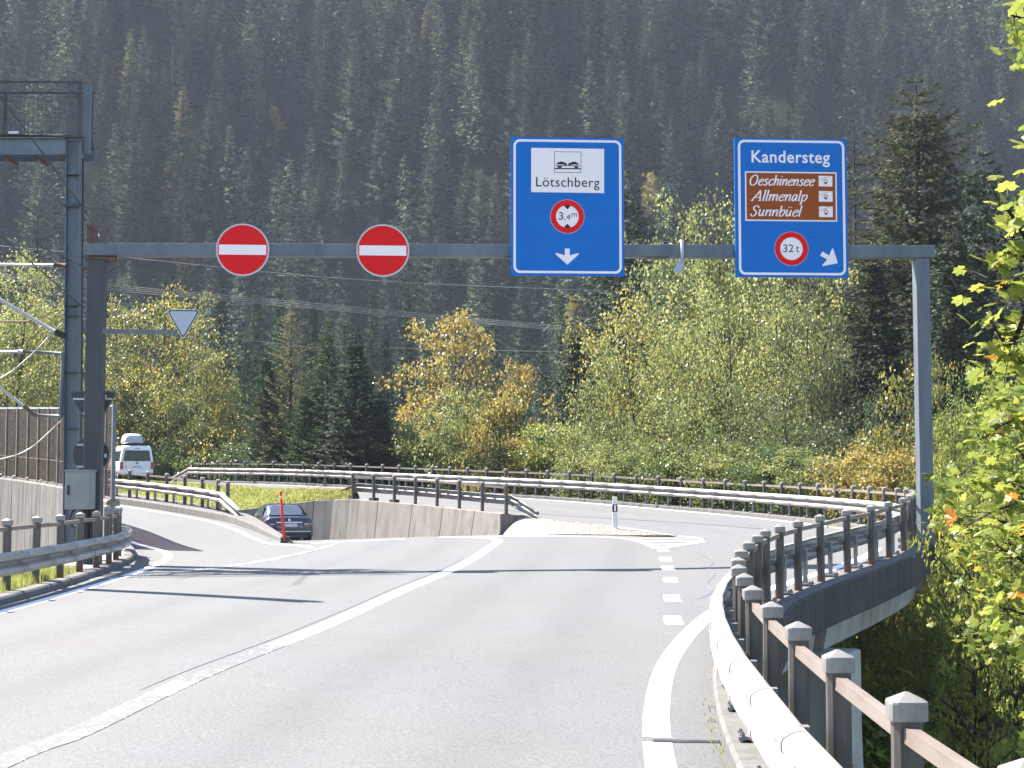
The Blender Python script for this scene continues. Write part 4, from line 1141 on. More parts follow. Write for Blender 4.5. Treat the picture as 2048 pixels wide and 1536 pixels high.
# --- blue panel LÖTSCHBERG
def panel(x0, y0, x1, y1, label):
    cx, cy_ = (x0 + x1) / 2, (y0 + y1) / 2
    t = thing('direction_sign', label, 'road sign', gpt(cx, cy_, FRONT))
    F = Face(t, cx, cy_)
    h = (y1 - y0) / 7.0
    for i in range(7):   # extruded planks the panel is made of
        a, b = y0 + h * i, y0 + h * (i + 1)
        MB().prism([F.pt(p) for p in ((x0, a + .10), (x0, b - .10), (x1, b - .10), (x1, a + .10))], .04, face_matrix(cx, cy_, -.04 + .0003)).build('panel_plank', MAT['sign_blue'], t)
    MB().prism([F.pt(p) for p in ((x0 + .3, y0 + .3), (x0 + .3, y1 - .3), (x1 - .3, y1 - .3), (x1 - .3, y0 + .3))], .03, face_matrix(cx, cy_, -.045)).build('backplate', MAT['sign_back'], t)
    sign_back(F, x0, y0, x1, y1, t)
    return t, F
t, F = panel(1018.3, 276, 1247.5, 558, 'blue sign reading Lötschberg with a car train symbol and 3,4 m limit')
F.ring('border', rrect(1023.8, 280.8, 1242.6, 552.8, 13), rrect(1028.6, 285.6, 1237.8, 548.0, 9), 'sign_white', .6)
wp_ = F.poly('white_plate', [(1059.8, 298), (1207.6, 298.4), (1207.2, 389), (1059.5, 388.5)], 'sign_white', 1)
fx, fy = lambda x: 1040 + x / 1536 * 190, lambda y: 290 + y / 1536 * 190
zp = lambda L: [(fx(a), fy(b)) for a, b in L]
F.ring('pictogram_frame', zp([(538, 122), (980, 122), (975, 470), (535, 470)]), zp([(545, 129), (973, 129), (968, 463), (542, 463)]), 'sign_black', 2.7, wp_)
car_a = zp([(576, 325), (580, 308), (610, 302), (625, 288), (678, 288), (700, 305), (740, 312), (744, 328), (738, 338), (736, 350), (712, 350), (708, 340), (620, 330), (612, 336), (588, 336)])
car_b = [(fx(1508) - (p[0]), p[1]) for p in [(q[0] - 1040 + 1040 - 0, q[1]) for q in car_a]]
car_b = zp([(1508 - a, b) for a, b in ((576, 325), (580, 308), (610, 302), (625, 288), (678, 288), (700, 305), (740, 312), (744, 328), (738, 338), (736, 350), (712, 350), (708, 340), (620, 330), (612, 336), (588, 336))][::-1])
F.poly('car_symbol', car_a, 'sign_black', 2.7, parent=wp_); F.poly('car_symbol', car_b, 'sign_black', 2.7, parent=wp_)
F.poly('wagon_symbol', [zp([(560, 348), (955, 348), (955, 360), (560, 360)]), zp([(590, 364), (658, 364), (658, 391), (590, 391)]), zp([(866, 364), (926, 364), (926, 391), (866, 391)])], 'sign_black', 2.7, parent=wp_)
F.poly('rail_symbol', zp([(541, 394), (970, 394), (970, 412), (541, 412)]), 'sign_black', 2.7, parent=wp_)
F.text('lettering', 'Lötschberg', 1069.5, 1198, 357.6, 376.8, 'sign_black', 2.4, bold=.002, parent=wp_, space=1.06)
def limit_disc(F, cx, cy_):
    d = F.poly('limit_disc', circ(cx, cy_, 34.6), 'sign_white', 1)
    F.ring('red_ring', circ(cx, cy_, 34.0), circ(cx, cy_, 23.0), 'sign_red', 2.7, d)
    return d
d = limit_disc(F, 1132.6, 437.5)
arc = lambda s0: [(1132.6 + 22.9 * math.cos(R(a)), 437.5 - s0 * 22.9 * math.sin(R(a))) for a in (72, 81, 90, 99, 108)]
F.poly('height_mark', arc(1) + [(1132.6, 423)], 'sign_black', 2.9, parent=d); F.poly('height_mark', arc(-1) + [(1132.6, 452.2)], 'sign_black', 2.9, parent=d)
F.text('lettering', '3', 1115.2, 1124.2, 428.8, 444, 'sign_black', 2.4, bold=.0, parent=d)
F.text('lettering', ',', 1125.8, 1128.4, 436, 444, 'sign_black', 2.4, parent=d)
F.text('lettering', '4', 1130.5, 1138.4, 433.2, 444, 'sign_black', 2.4, parent=d)
F.text('lettering', 'm', 1141, 1152.2, 428.0, 438.2, 'sign_black', 2.4, parent=d, cap_ratio=.66)
F.poly('arrow', [(1127.4, 502.6), (1137.2, 502.6), (1137.2, 516.4), (1155.4, 511.2), (1154.4, 515), (1132.4, 535.2), (1109.4, 515), (1108.4, 511.2), (1127.4, 516.4)], 'sign_white', 1)
# --- blue panel KANDERSTEG
t, F = panel(1462.5, 277.8, 1692, 561, 'blue sign reading Kandersteg with a brown lake panel and 32 t limit')
F.ring('border', rrect(1469.6, 281.8, 1687.4, 556.2, 13), rrect(1474.4, 286.6, 1682.6, 551.4, 9), 'sign_white', .6)
F.text('lettering', 'Kandersteg', 1497.3, 1657.7, 303.6, 327.4, 'sign_white', .8, bold=.016, space=1.06)
bp_ = F.poly('brown_panel', [(1483.4, 346.2), (1670.8, 346.2), (1670.6, 447), (1483.4, 447)], 'sign_white', 1)
F.poly('brown_field', [(1486.2, 349), (1668, 349), (1667.8, 444.2), (1486.2, 444.2)], 'sign_brown', 2.7, parent=bp_)
GLY = {
 'O': ([[(1.17, .8), (1.0, 1.42), (.62, 1.62), (.2, 1.3), (.06, .8), (.22, .2), (.6, -.02), (1.02, .25), (1.17, .8)]], 1.4),
 'e': ([[(.12, .52), (.5, .58), (.74, .74), (.62, .98), (.36, .93), (.15, .66), (.1, .33), (.22, .06), (.48, .0), (.76, .22)]], .86),
 's': ([[(.62, .82), (.46, 1.0), (.24, .9), (.24, .68), (.5, .4), (.5, .12), (.28, -.01), (.06, .16)]], .74),
 'c': ([[(.72, .82), (.58, .99), (.34, .9), (.14, .6), (.13, .28), (.28, .02), (.5, .03), (.74, .24)]], .84),
 'h': ([[(.0, 1.55), (.15, 1.6)], [(.15, 1.6), (.15, .0)], [(.15, .45), (.32, .85), (.54, 1.0), (.68, .84), (.66, .4), (.68, .06), (.82, .06)]], .92),
 'i': ([[(.0, .92), (.14, 1.0), (.14, .5), (.14, .08), (.3, .05)], [(.17, 1.36), (.17, 1.5)]], .42),
 'n': ([[(.0, .92), (.14, 1.0)], [(.14, 1.0), (.14, .0)], [(.14, .45), (.32, .85), (.54, 1.0), (.68, .84), (.66, .4), (.68, .06), (.82, .06)]], .92),
 'A': ([[(-.05, 0), (.78, 1.6)], [(.78, 1.6), (1.08, 0)], [(.22, .52), (.95, .52)], [(-.2, .0), (.16, .0)], [(.88, 0), (1.26, 0)]], 1.36),
 'l': ([[(.0, 1.55), (.14, 1.6), (.14, .9), (.14, .08), (.3, .05)]], .42),
 'm': ([[(.0, .92), (.14, 1.0)], [(.14, 1.0), (.14, .0)], [(.14, .45), (.3, .85), (.5, 1.0), (.62, .82), (.62, .0)], [(.62, .45), (.8, .85), (1.0, 1.0), (1.14, .84), (1.12, .4), (1.14, .06), (1.28, .06)]], 1.4),
 'a': ([[(.66, .86), (.48, 1.0), (.26, .86), (.12, .5), (.16, .12), (.3, .0), (.5, .22), (.66, .7)], [(.68, 1.0), (.66, .4), (.68, .08), (.84, .06)]], .94),
 'p': ([[(.0, .92), (.14, 1.0)], [(.14, 1.0), (.14, -.5)], [(.14, .55), (.34, .9), (.55, 1.0), (.74, .75), (.7, .35), (.5, .04), (.28, .02), (.15, .2)], [(-.06, -.5), (.34, -.5)]], .94),
 'S': ([[(.88, 1.28), (.72, 1.58), (.42, 1.6), (.2, 1.34), (.3, 1.04), (.62, .74), (.74, .4), (.56, .04), (.24, .0), (.04, .34)]], 1.02),
 'u': ([[(.0, .92), (.14, 1.0), (.13, .4), (.24, .04), (.42, .08), (.64, .5)], [(.66, 1.0), (.64, .4), (.68, .08), (.84, .06)]], .94),
 'b': ([[(.0, 1.55), (.14, 1.6)], [(.14, 1.6), (.14, .2)], [(.14, .5), (.32, .86), (.55, 1.0), (.74, .76), (.7, .35), (.5, .04), (.28, .0), (.14, .2)]], .9),
}
GLY['ü'] = (GLY['u'][0] + [[(.25, 1.34), (.25, 1.48)], [(.56, 1.34), (.56, 1.48)]], .94)
def italic(F, body, x0, x1, ytop, ybase, parent, lvl):
    """pen-drawn italic lettering, thick downstrokes and thin joins"""
    strokes, adv = [], 0.0
    for ch in body:
        S, w = GLY[ch]
        for st in S: strokes.append([(x + adv + .26 * y, y) for x, y in st])
        adv += w
    xs = [p[0] for st in strokes for p in st]; sx = (x1 - x0) * F.k / (max(xs) - min(xs)); sy = (ybase - ytop) * F.k / 1.6; mn = min(xs)
    V, Fc = [], []
    for si, st in enumerate(strokes):
        p = np.array(st); p = catmull(p, 5) if len(p) > 2 else np.array([p[0] + (p[1] - p[0]) * t for t in (0, .5, 1)])
        p = np.stack([(p[:, 0] - mn) * sx, p[:, 1] * sy], 1)
        tg = np.gradient(p, axis=0); tg /= np.linalg.norm(tg, axis=1)[:, None] + 1e-9
        wd = (.050 + .062 * np.abs(tg[:, 1])) * sy * 1.05
        if len(st) == 2 and abs(st[0][0] - st[1][0]) < .1 and abs(st[0][1] - st[1][1]) < .2: wd[:] = .09 * sy
        nr = np.stack([tg[:, 1], -tg[:, 0]], 1)
        M = F.M(lvl + .06 * (si % 7)); b = len(V)
        for q, n_, w in zip(p, nr, wd):
            for sgn in (-1, 1):
                a = M @ Vector((q[0] + n_[0] * w * sgn + (x0 - F.cx) * F.k, q[1] + n_[1] * w * sgn + (F.cy - ybase) * F.k, 0)); V.append(tuple(np.array(a) - ORG[F.t.name]))
        for i in range(len(p) - 1): Fc.append((b + 2 * i, b + 2 * i + 1, b + 2 * i + 3, b + 2 * i + 2))
    me = bpy.data.meshes.new('lettering'); me.from_pydata(V, [], Fc); me.materials.append(MAT['sign_white'])
    return link('lettering', me, parent)
for body, xe, yt, yb in (('Oeschinensee', 1624.8, 353.8, 374.4), ('Allmenalp', 1609.6, 385, 405.8), ('Sunnbüel', 1598.6, 416.4, 437)):
    italic(F, body, 1494.6, xe, yt, yb, bp_, 4.6)
    ic = F.poly('cable_car_icon', [(1633.7, yt), (1661.8, yt), (1661.8, yt + 21.6), (1633.7, yt + 21.6)], 'sign_white', 4.4, parent=bp_)
    F.poly('cable_car_symbol', [[(1634.3, yt + 7.8), (1658, yt), (1659.4, yt), (1634.3, yt + 8.6)], [(1647.2, yt + 3.6), (1648.1, yt + 3.3), (1648.1, yt + 9), (1647.2, yt + 9)],
        [(1643.6, yt + 8), (1652, yt + 8), (1652, yt + 9), (1643.6, yt + 9)], [(1643.6, yt + 9.2), (1644.6, yt + 9.2), (1645, yt + 12.4), (1644.2, yt + 12.4)], [(1651, yt + 9.2), (1652, yt + 9.2), (1651.5, yt + 12.4), (1650.7, yt + 12.4)], [(1644.2, yt + 12.6), (1651.6, yt + 12.6), (1650, yt + 17), (1645.8, yt + 17)]], 'sign_brown', 6.0, parent=bp_)
d = limit_disc(F, 1576.6, 502.8)
F.text('lettering', '32', 1559.6, 1580.6, 494.4, 509.8, 'sign_black', 2.4, bold=.0, parent=d)
F.text('lettering', 't', 1585.6, 1592.2, 494.6, 509.8, 'sign_black', 2.4, bold=.0, parent=d)
az = lambda L: [(1470 + a * .1823, 280 + b * .1823) for a, b in L]
F.poly('arrow', az([(905, 1297), (932, 1250), (1005, 1295), (1040, 1213), (1050, 1213), (1100, 1372), (1096, 1380), (932, 1413), (925, 1405), (985, 1338)]), 'sign_white', 1)
# --- small sensor box hooked over the beam
c = gpt(1361, 505, .17)
t = thing('sensor_box', 'small grey sensor box on a bent pole hooked over the beam', 'sensor box', c)
q = [Vector(gpt(1361, 487, .0)) + Vector((0, 0, .05)), Vector(gpt(1361, 486, .19)), Vector(gpt(1361, 492, .22)), Vector(gpt(1361, 512, .22)), Vector(gpt(1360.5, 524, .24)), Vector(gpt(1358, 530, .26))]
MB().tube(q, .042, 8).build('pole', MAT['rim'], t)
c = Vector(gpt(1353.5, 538, .28)); Mr = Matrix.Rotation(R(20), 3, 'Y') @ Matrix.Rotation(R(-14), 3, 'X')
MB().box(c, (.15, .06, .27), M=Mr).build('housing', MAT['rim'], t, bevel=.01)
# --- give-way style triangle on its arm
def tri_round(cx, ytop, w, h, r, n=4):
    A, B, C_ = (cx - w / 2, ytop), (cx + w / 2, ytop), (cx, ytop + h)
    out = []
    for p, a, b in ((A, C_, B), (B, A, C_), (C_, B, A)):
        p, a, b = map(np.array, (p, a, b))
        d1 = (a - p) / np.linalg.norm(a - p); d2 = (b - p) / np.linalg.norm(b - p)
        for k in range(n + 1):
            u = k / n; out.append(tuple(p + d1 * r * (1 - u) ** 2 + d2 * r * u ** 2))
    return out
t = thing('triangular_sign', 'pale grey inverted triangle with dark edge on the side arm of the left post', 'road sign', gpt(370, 650, FRONT))
F = Face(t, 370, 650)
MB().prism([F.pt(p) for p in tri_round(370, 621, 69, 62, 9)][::-1], .045, face_matrix(370, 650, -.046)).build('rim', MAT['rim'], t)
F.poly('dark_edge', tri_round(370, 622.5, 64.5, 57.5, 8), 'sign_black', 0); F.poly('face', tri_round(370, 624.5, 58, 51.5, 6), 'sign_pale', 1.6)
MB().bar(Vector(gpt(198, 664, FRONT - .1)), Vector(gpt(357, 666, FRONT - .1)), .05, .10).build('arm', MAT['gantry'], t)
for x in (335, 348): MB().tube([Vector(gpt(x, 665.6, FRONT - .08)), Vector(gpt(x, 665.6, FRONT - .055))], .014, 6).build('bolt', MAT['rim'], t)
# --- the two signs that turn their backs, fixed behind the left post
t = thing('triangular_sign', 'dark back of a triangular sign behind the thick grey post', 'road sign', gpt(182, 812, -.22))
F = Face(t, 182, 812)
MB().prism([F.pt(p) for p in tri_round(182, 781, 99, 86, 10)][::-1], .03, face_matrix(182, 812, -FRONT - .22)).build('face', MAT['sign_back'], t)
MB().ring([F.pt(p) for p in tri_round(182, 780.5, 101, 87, 11)], [F.pt(p) for p in tri_round(182, 783.0, 95, 81.5, 9)], .055, face_matrix(182, 812, -FRONT - .235)).build('rim', MAT['gantry'], t)
for yy, hw in ((797, 39), (826, 20)): MB().bar(Vector(gpt(182 - hw, yy, -.17)), Vector(gpt(182 + hw, yy, -.17)), .03, .04).build('back_profile', MAT['rim'], t)
MB().prism([F.pt(p) for p in ((202, 788), (202, 795), (209, 795), (209, 788))], .003, face_matrix(182, 812, -FRONT - .186)).build('sticker', MAT['plate'], t)
t = thing('round_sign', 'dark back of a round sign above the grey cabinet', 'road sign', gpt(178, 909, -.22))
F = Face(t, 178, 909)
MB().prism([F.pt(p) for p in circ(178, 909, 36)][::-1], .03, face_matrix(178, 909, -FRONT - .22)).build('face', MAT['sign_back'], t)
MB().ring([F.pt(p) for p in circ(178, 909, 37)], [F.pt(p) for p in circ(178, 909, 35.6)], .055, face_matrix(178, 909, -FRONT - .235)).build('rim', MAT['gantry'], t)
for yy in (889, 933): MB().bar(Vector(gpt(178 - 28, yy, -.17)), Vector(gpt(178 + 28, yy, -.17)), .03, .035).build('back_profile', MAT['rim'], t)
MB().prism([F.pt(p) for p in ((202, 907), (202, 915), (209.5, 915), (209.5, 907))], .003, face_matrix(178, 909, -FRONT - .186)).build('sticker', MAT['plate'], t)
# --- cabinet, pipes and hose on the left post
c = gpt(169, 980, .38)
t = thing('control_cabinet', 'light grey control cabinet strapped to the front of the thick post', 'cabinet', c)
MB().box(c, (.56, .36, .80), GANG).build('housing', MAT['cabinet'], t, bevel=.012)
MB().box(tuple(np.array(c) + np.array([-.0, -.187, 0])), (.50, .012, .74), GANG).build('door', MAT['cabinet'], t, bevel=.004)
MB().box(tuple(np.array(gpt(151, 980, .38)) + np.array([0, -.20, 0])), (.045, .03, .20), GANG).build('handle', MAT['black'], t)
MB().box(tuple(np.array(c) + np.array([0, 0, .41])), (.60, .40, .03), GANG).build('lid', MAT['cabinet'], t)
MB().tube([Vector(gpt(141, 985, .3)), Vector(gpt(140.5, 990, .3))], .02, 8).build('lamp', MAT['lamp_clear'], t)
hp = [Vector(gpt(x, y, .3)) for x, y in ((158, 1018), (151, 1024), (147, 1036), (148, 1047), (154, 1053), (159, 1051))]
MB().tube([Vector(p) for p in catmull([tuple(q) for q in hp], 4)], .022, 8).build('hose', MAT['black'], t)
MB().bar(Vector(gpt(176, 1016, .2)), Vector(gpt(176, 1110, .2)), .2, .12, up=(1, 0, 0)).build('cable_duct', MAT['black'], t)

# ------------------------------------------------------------------ railway mast, signal bridge, catenary
MY = 33.6
def mpt(px, py, d=0.0): return P(px, py, MY + d)
def mast():
    top, base = mpt(151.5, 284), mpt(146, 1010)
    x, y = base[0] - .02, base[1]
    t = thing('catenary_mast', 'tall blue-grey H-section railway mast carrying the caged signal bridge', 'mast', (x, y, -3.2))
    zt = top[2]; h = zt + 3.2
    lx = (top[0] - base[0]) / (zt - base[2])
    def beam(dx, dy, sx, sy, name='flange'):
        m_ = MB(); m_.loft([[(x + lx * (z - base[2]) + dx + a * sx / 2, y + dy + b * sy / 2, z) for a, b in ((-1, -1), (1, -1), (1, 1), (-1, 1))] for z in (-3.2, zt)])
        return m_.build(name, MAT['mast'], t)
    beam(-.155, 0, .022, .32); beam(.155, 0, .022, .32); beam(0, -.02, .287, .016, 'web')
    for z in (mpt(151, 352)[2], mpt(150, 613)[2], mpt(149.5, 633)[2], mpt(148, 746)[2], mpt(147, 858)[2]):
        MB().box((x + lx * (z - base[2]), y, z), (.345, .345, .016)).build('band', MAT['gantry_dark'], t)
    z = mpt(151, 413)[2]; MB().box((x + lx * (z - base[2]), y - .17, z), (.44, .06, .07)).build('clamp', MAT['gantry_dark'], t)
    # conduit up the right side
    MB().tube([(x + .24, y - .1, -3), (x + .24 + lx * 4, y - .1, 4), (x + .22 + lx * 8, y - .1, zt - .4)], .022, 6).build('conduit', MAT['gantry_dark'], t)
    # bridge beam: two channels running left over the tracks
    zb0, zb1 = mpt(60, 322)[2], mpt(60, 284)[2]
    xl = -19.5
    for dy, nm in ((-.32, 'beam_front'), (.55, 'beam_back')):
        m_ = MB(); xr = mpt(176 if dy > 0 else 139, 300)[0]
        m_.box(((xl + xr) / 2, y + dy, (zb0 + zb1) / 2 + .04), (xr - xl, .015, zb1 - zb0 - .1)); m_.box(((xl + xr) / 2, y + dy - .05, zb1), (xr - xl, .12, .02)); m_.box(((xl + xr) / 2, y + dy - .05, zb0 + .09), (xr - xl, .12, .02))
        m_.build('bridge_beam', MAT['mast'], t)
    for px in (132, 80, 20, -60, -140, -220):
        q = mpt(px, 315)[0]; MB().box((q, y + .1, zb0 + .02), (.06, .9, .05)).build('cross_member', MAT['rusty'], t)
    for dy in (-.2, .12, .44): MB().box(((xl + mpt(176, 300)[0]) / 2, y + dy, zb1 + .05), (mpt(176, 300)[0] - xl, .05, .03)).build('walkway_bearer', MAT['gantry_dark'], t)
    # cage of wire mesh
    zc0, zc1 = mpt(60, 278)[2], mpt(60, 171)[2]; xr = mpt(174, 200)[0]
    for dy in (-.36, .60):
        fr = MB(); fr.bar((xl, y + dy, zc1), (xr - (.04 if dy < 0 else -.03), y + dy, zc1 - .02), .05, .045); fr.bar((xl, y + dy, zc0), (xr, y + dy, zc0 - .02), .05, .045)
        for k in range(5):
            xx = xr - .05 - k * 2.0; fr.bar((xx, y + dy, zc0), (xx, y + dy, zc1), .045, .045, up=(1, 0, 0))
        fr.build('cage_frame', MAT['gantry_dark'], t)
        m_ = MB(); n = int((xr - xl) / .1)
        for k in range(n): m_.box((xr - .1 - k * .1, y + dy, (zc0 + zc1) / 2), (.0042, .0042, zc1 - zc0))
        for k in range(1, 13): m_.box(((xl + xr) / 2, y + dy + .006, zc0 + (zc1 - zc0) * k / 13), (xr - xl, .0042, .0042))
        o = m_.build('wire_mesh', MAT['gantry_dark'], t); o['kind'] = 'stuff'
    MB().box((mpt(172, 200)[0] + .02, y + .1, (zc0 + zc1) / 2 - .15), (.13, .14, zc1 - zc0 + .35)).build('end_post', MAT['mast'], t)
    for px in (14, 41): MB().box(mpt(px, 262, -.45), (.06, .06, .15)).build('insulator', MAT['insulator'], t)
    MB().box(mpt(27, 265, -.45), (.25, .03, .05)).build('name_tag', MAT['plate'], t)
    MB().tube([mpt(-60, 270, -.45), mpt(60, 270, -.45), mpt(125, 271, -.45), mpt(140, 285, -.42)], .02, 6).build('cable', MAT['black'], t)
mast()
def far_mast():
    x, y = -11.3, 27.9
    t = thing('catenary_mast', 'railway mast on the near side of the tracks that casts the bold shadow', 'mast', (x, y, -3.2))
    for dx, sx, sy, nm in ((-.13, .022, .28, 'flange'), (.13, .022, .28, 'flange'), (0, .24, .016, 'web')):
        MB().box((x + dx, y, 4.15), (sx, sy, 14.7)).build(nm, MAT['mast'], t)
far_mast()
def cantilever():
    t = thing('cantilever_arm', 'pale tube cantilever with ribbed insulators reaching from the mast over the tracks', 'catenary arm', mpt(128, 600, -.2))
    tube = lambda pts, r, nm, mt: MB().tube([Vector(mpt(x, y, -.2)) for x, y in pts], r, 8).build(nm, MAT[mt], t)
    tube([(-230, 527), (108, 530)], .038, 'top_tube', 'alu'); tube([(108, 530), (132, 531)], .055, 'clamp', 'rusty')
    tube([(-230, 490), (0, 600), (112, 664)], .048, 'diagonal_tube', 'alu'); tube([(112, 664), (130, 673)], .062, 'insulator', 'insulator')
    for k in range(5):
        f = k / 5; x0, y0 = 113 + 16 * f, 664.5 + 8 * f
        tube([(x0, y0), (x0 + 1.2, y0 + .6)], .085, 'shed', 'insulator')
    tube([(-230, 644), (54, 643)], .022, 'stay_tube', 'rusty')
    tube([(-230, 704), (36, 703)], .032, 'lower_tube', 'alu'); tube([(36, 703), (46, 703)], .05, 'clamp', 'rim'); tube([(46, 703), (70, 704)], .04, 'insulator', 'insulator'); tube([(70, 704), (128, 707)], .038, 'bracket_tube', 'gantry')
    tube([(125.5, 704), (122, 832)], .045, 'drop_bar', 'gantry'); tube([(70, 831), (124, 832)], .038, 'foot_bar', 'gantry')
    tube([(-120, 682), (0, 775), (48, 813)], .036, 'registration_tube', 'alu'); tube([(48, 813), (70, 830)], .05, 'insulator', 'insulator')
cantilever()
def wire(pts, r, label, mat='wire', sag=0.0, name='overhead_wire', group=None, n=14):
    p = np.array([P(*q) for q in pts])
    if len(p) == 2:
        t_ = np.linspace(0, 1, n)[:, None]; q = p[0] * (1 - t_) + p[1] * t_; q[:, 2] -= (4 * sag * t_ * (1 - t_))[:, 0]
    else: q = catmull(p, 6)
    o = thing(name, label, 'wire', q[0], group)
    MB().tube([Vector(a) for a in q], r, 5).build('strand', MAT[mat], o)
wire([(-160, -30, 31.5), (0, 192, 32.4), (165, 415, 33.3), (206, 487, 32.1)], .018, 'dark stay wire running down past the cage to the gantry beam')
wire([(-120, 355, 31.5), (0, 470, 32.4), (162, 611, 33.4)], .016, 'dark stay wire slanting down to the middle of the mast')
wire([(70, 488, 33.0), (165, 532, 33.2)], .014, 'short spiky dark wire clamped to the mast beside the dark spruce')
wire([(-90, 790, 32.6), (0, 757, 33.0), (60, 712, 33.2), (125, 645, 33.4)], .017, 'pale slack cable looping up to the mast below the diagonal tube', 'wire_pale', name='feeder_cable')
wire([(-90, 935, 32.6), (0, 919, 33.0), (60, 897, 33.2), (123, 841, 33.4)], .017, 'pale slack cable hanging in front of the brown noise barrier', 'wire_pale', name='feeder_cable')
for k, (y0, y1, y2) in enumerate(((567, 604, 660), (570.5, 607.5, 663), (574, 611, 666), (578, 614.5, 668.5))):
    wire([(-400, y0 - 62, 128), (200, y0, 128), (620, y1 + 2, 128), (1250, y2 + 2, 128), (1900, y2 + 40, 128)], .016, ('topmost', 'second from top', 'third from top', 'lowest')[k] + ' of the bundled power lines strung across the valley', 'wire_pale', name='power_line', group='bundled power lines across the valley')
wire([(-400, 455, 126), (230, 513, 126), (700, 558, 126), (1250, 583, 126), (1900, 600, 126)], .02, 'single pale power line strung above the bundled lines', 'wire_pale', name='power_line')
wire([(-400, 560, 124), (520, 683, 124), (720, 694, 124), (1500, 712, 124)], .015, 'thin low power line in front of the larch', 'wire_pale', name='power_line')

# ------------------------------------------------------------------ small street furniture
q = P(1230, 1060, 46.0); zq = z1(q[0], q[1])
t = thing('delineator_post', 'white marker post with a black band on the gravel bank', 'marker post', (q[0], q[1], zq))
m_ = MB(); ring = lambda w, d, z: [(q[0] + a * w, q[1] + b * d, z) for a, b in ((-.5, -.35), (-.2, -.5), (.2, -.5), (.5, -.35), (.5, .5), (-.5, .5))]
m_.loft([ring(.145, .11, zq - .05), ring(.145, .11, zq + 1.02), ring(.12, .09, zq + 1.05)]); m_.build('shaft', MAT['plastic_white'], t)
m_ = MB(); m_.loft([ring(.152, .117, zq + .58), ring(.152, .117, zq + .81)]); m_.build('black_band', MAT['sign_black'], t)
MB().box((q[0], q[1] - .062, zq + .695), (.05, .012, .18)).build('reflector', MAT['reflector'], t)
MB().box((q[0] + .02, q[1], zq + .03), (.26, .22, .1)).build('foot', MAT['plastic_white'], t, bevel=.02)
b0 = P(569, 1084, 40.6); zt0 = z1(b0[0], b0[1]); tp = P(561, 983, 40.5)
t = thing('snow_pole', 'leaning orange-red snow pole on the tip of the island kerb', 'snow pole', (b0[0], b0[1], zt0))
a = Vector((b0[0], b0[1], b0[2])); b = Vector(tp)
MB().tube([a, b], [.05, .036], 10).build('shaft', MAT['snow_red'], t)
MB().tube([a.lerp(b, .86), a.lerp(b, .905)], .041, 10).build('white_band', MAT['reflector'], t)
MB().box((b0[0] + .01, b0[1] + .05, b0[2] + .05), (.24, .2, .19)).build('foot', MAT['rusty'], t, bevel=.03)

# ------------------------------------------------------------------ vehicles (x forward, y left, origin on the ground under the rear bumper)
def vehicle_frame(pos, heading):
    """heading: angle of the forward axis from +X"""
    return Matrix.Translation(Vector(pos)) @ Matrix.Rotation(heading, 4, 'Z')
class Veh:
    def __init__(s, t, M): s.t, s.M = t, M
    def put(s, m_, name, mat, parent=None, bevel=0, smooth=None, subsurf=0):
        m_.v = [tuple(s.M @ Vector(p)) for p in m_.v]
        if smooth: m_.sm = [True] * len(m_.f)
        o = m_.build(name, MAT[mat], parent or s.t, root=s.t, bevel=bevel)
        if subsurf:
            sb = o.modifiers.new('sub', 'SUBSURF'); sb.levels = subsurf; sb.render_levels = subsurf
        return o
def section_loft(stations):
    """stations: (x, [(y, z) half outline from bottom centre outwards to top centre])"""
    m_ = MB(); rings = []
    for x, half in stations:
        full = [(x, y, z) for y, z in half] + [(x, -y, z) for y, z in half[::-1] if y > 1e-6]
        rings.append(full)
    m_.loft(rings, smooth=True); return m_
def wheel(V, x, y, r, w, name='wheel'):
    s = 1 if y > 0 else -1
    m_ = MB(); m_.tube([(x, y - s * w / 2, r), (x, y - s * w / 2 + s * .02, r), (x, y + s * w / 2 - s * .02, r), (x, y + s * w / 2, r)], [r - .03, r, r, r - .03], 20)
    o = V.put(m_, 'wheel', 'tyre')
    m_ = MB(); m_.tube([(x, y + s * (w / 2 - .01), r), (x, y + s * (w / 2 + .006), r)], [r * .68, r * .66], 16)
    for k in range(5):
        a = k * 2 * math.pi / 5; m_.bar((x, y + s * (w / 2 + .008), r), (x + math.cos(a) * r * .6, y + s * (w / 2 + .012), r + math.sin(a) * r * .6), .05, .02)
    V.put(m_, 'rim', 'alloy', o)
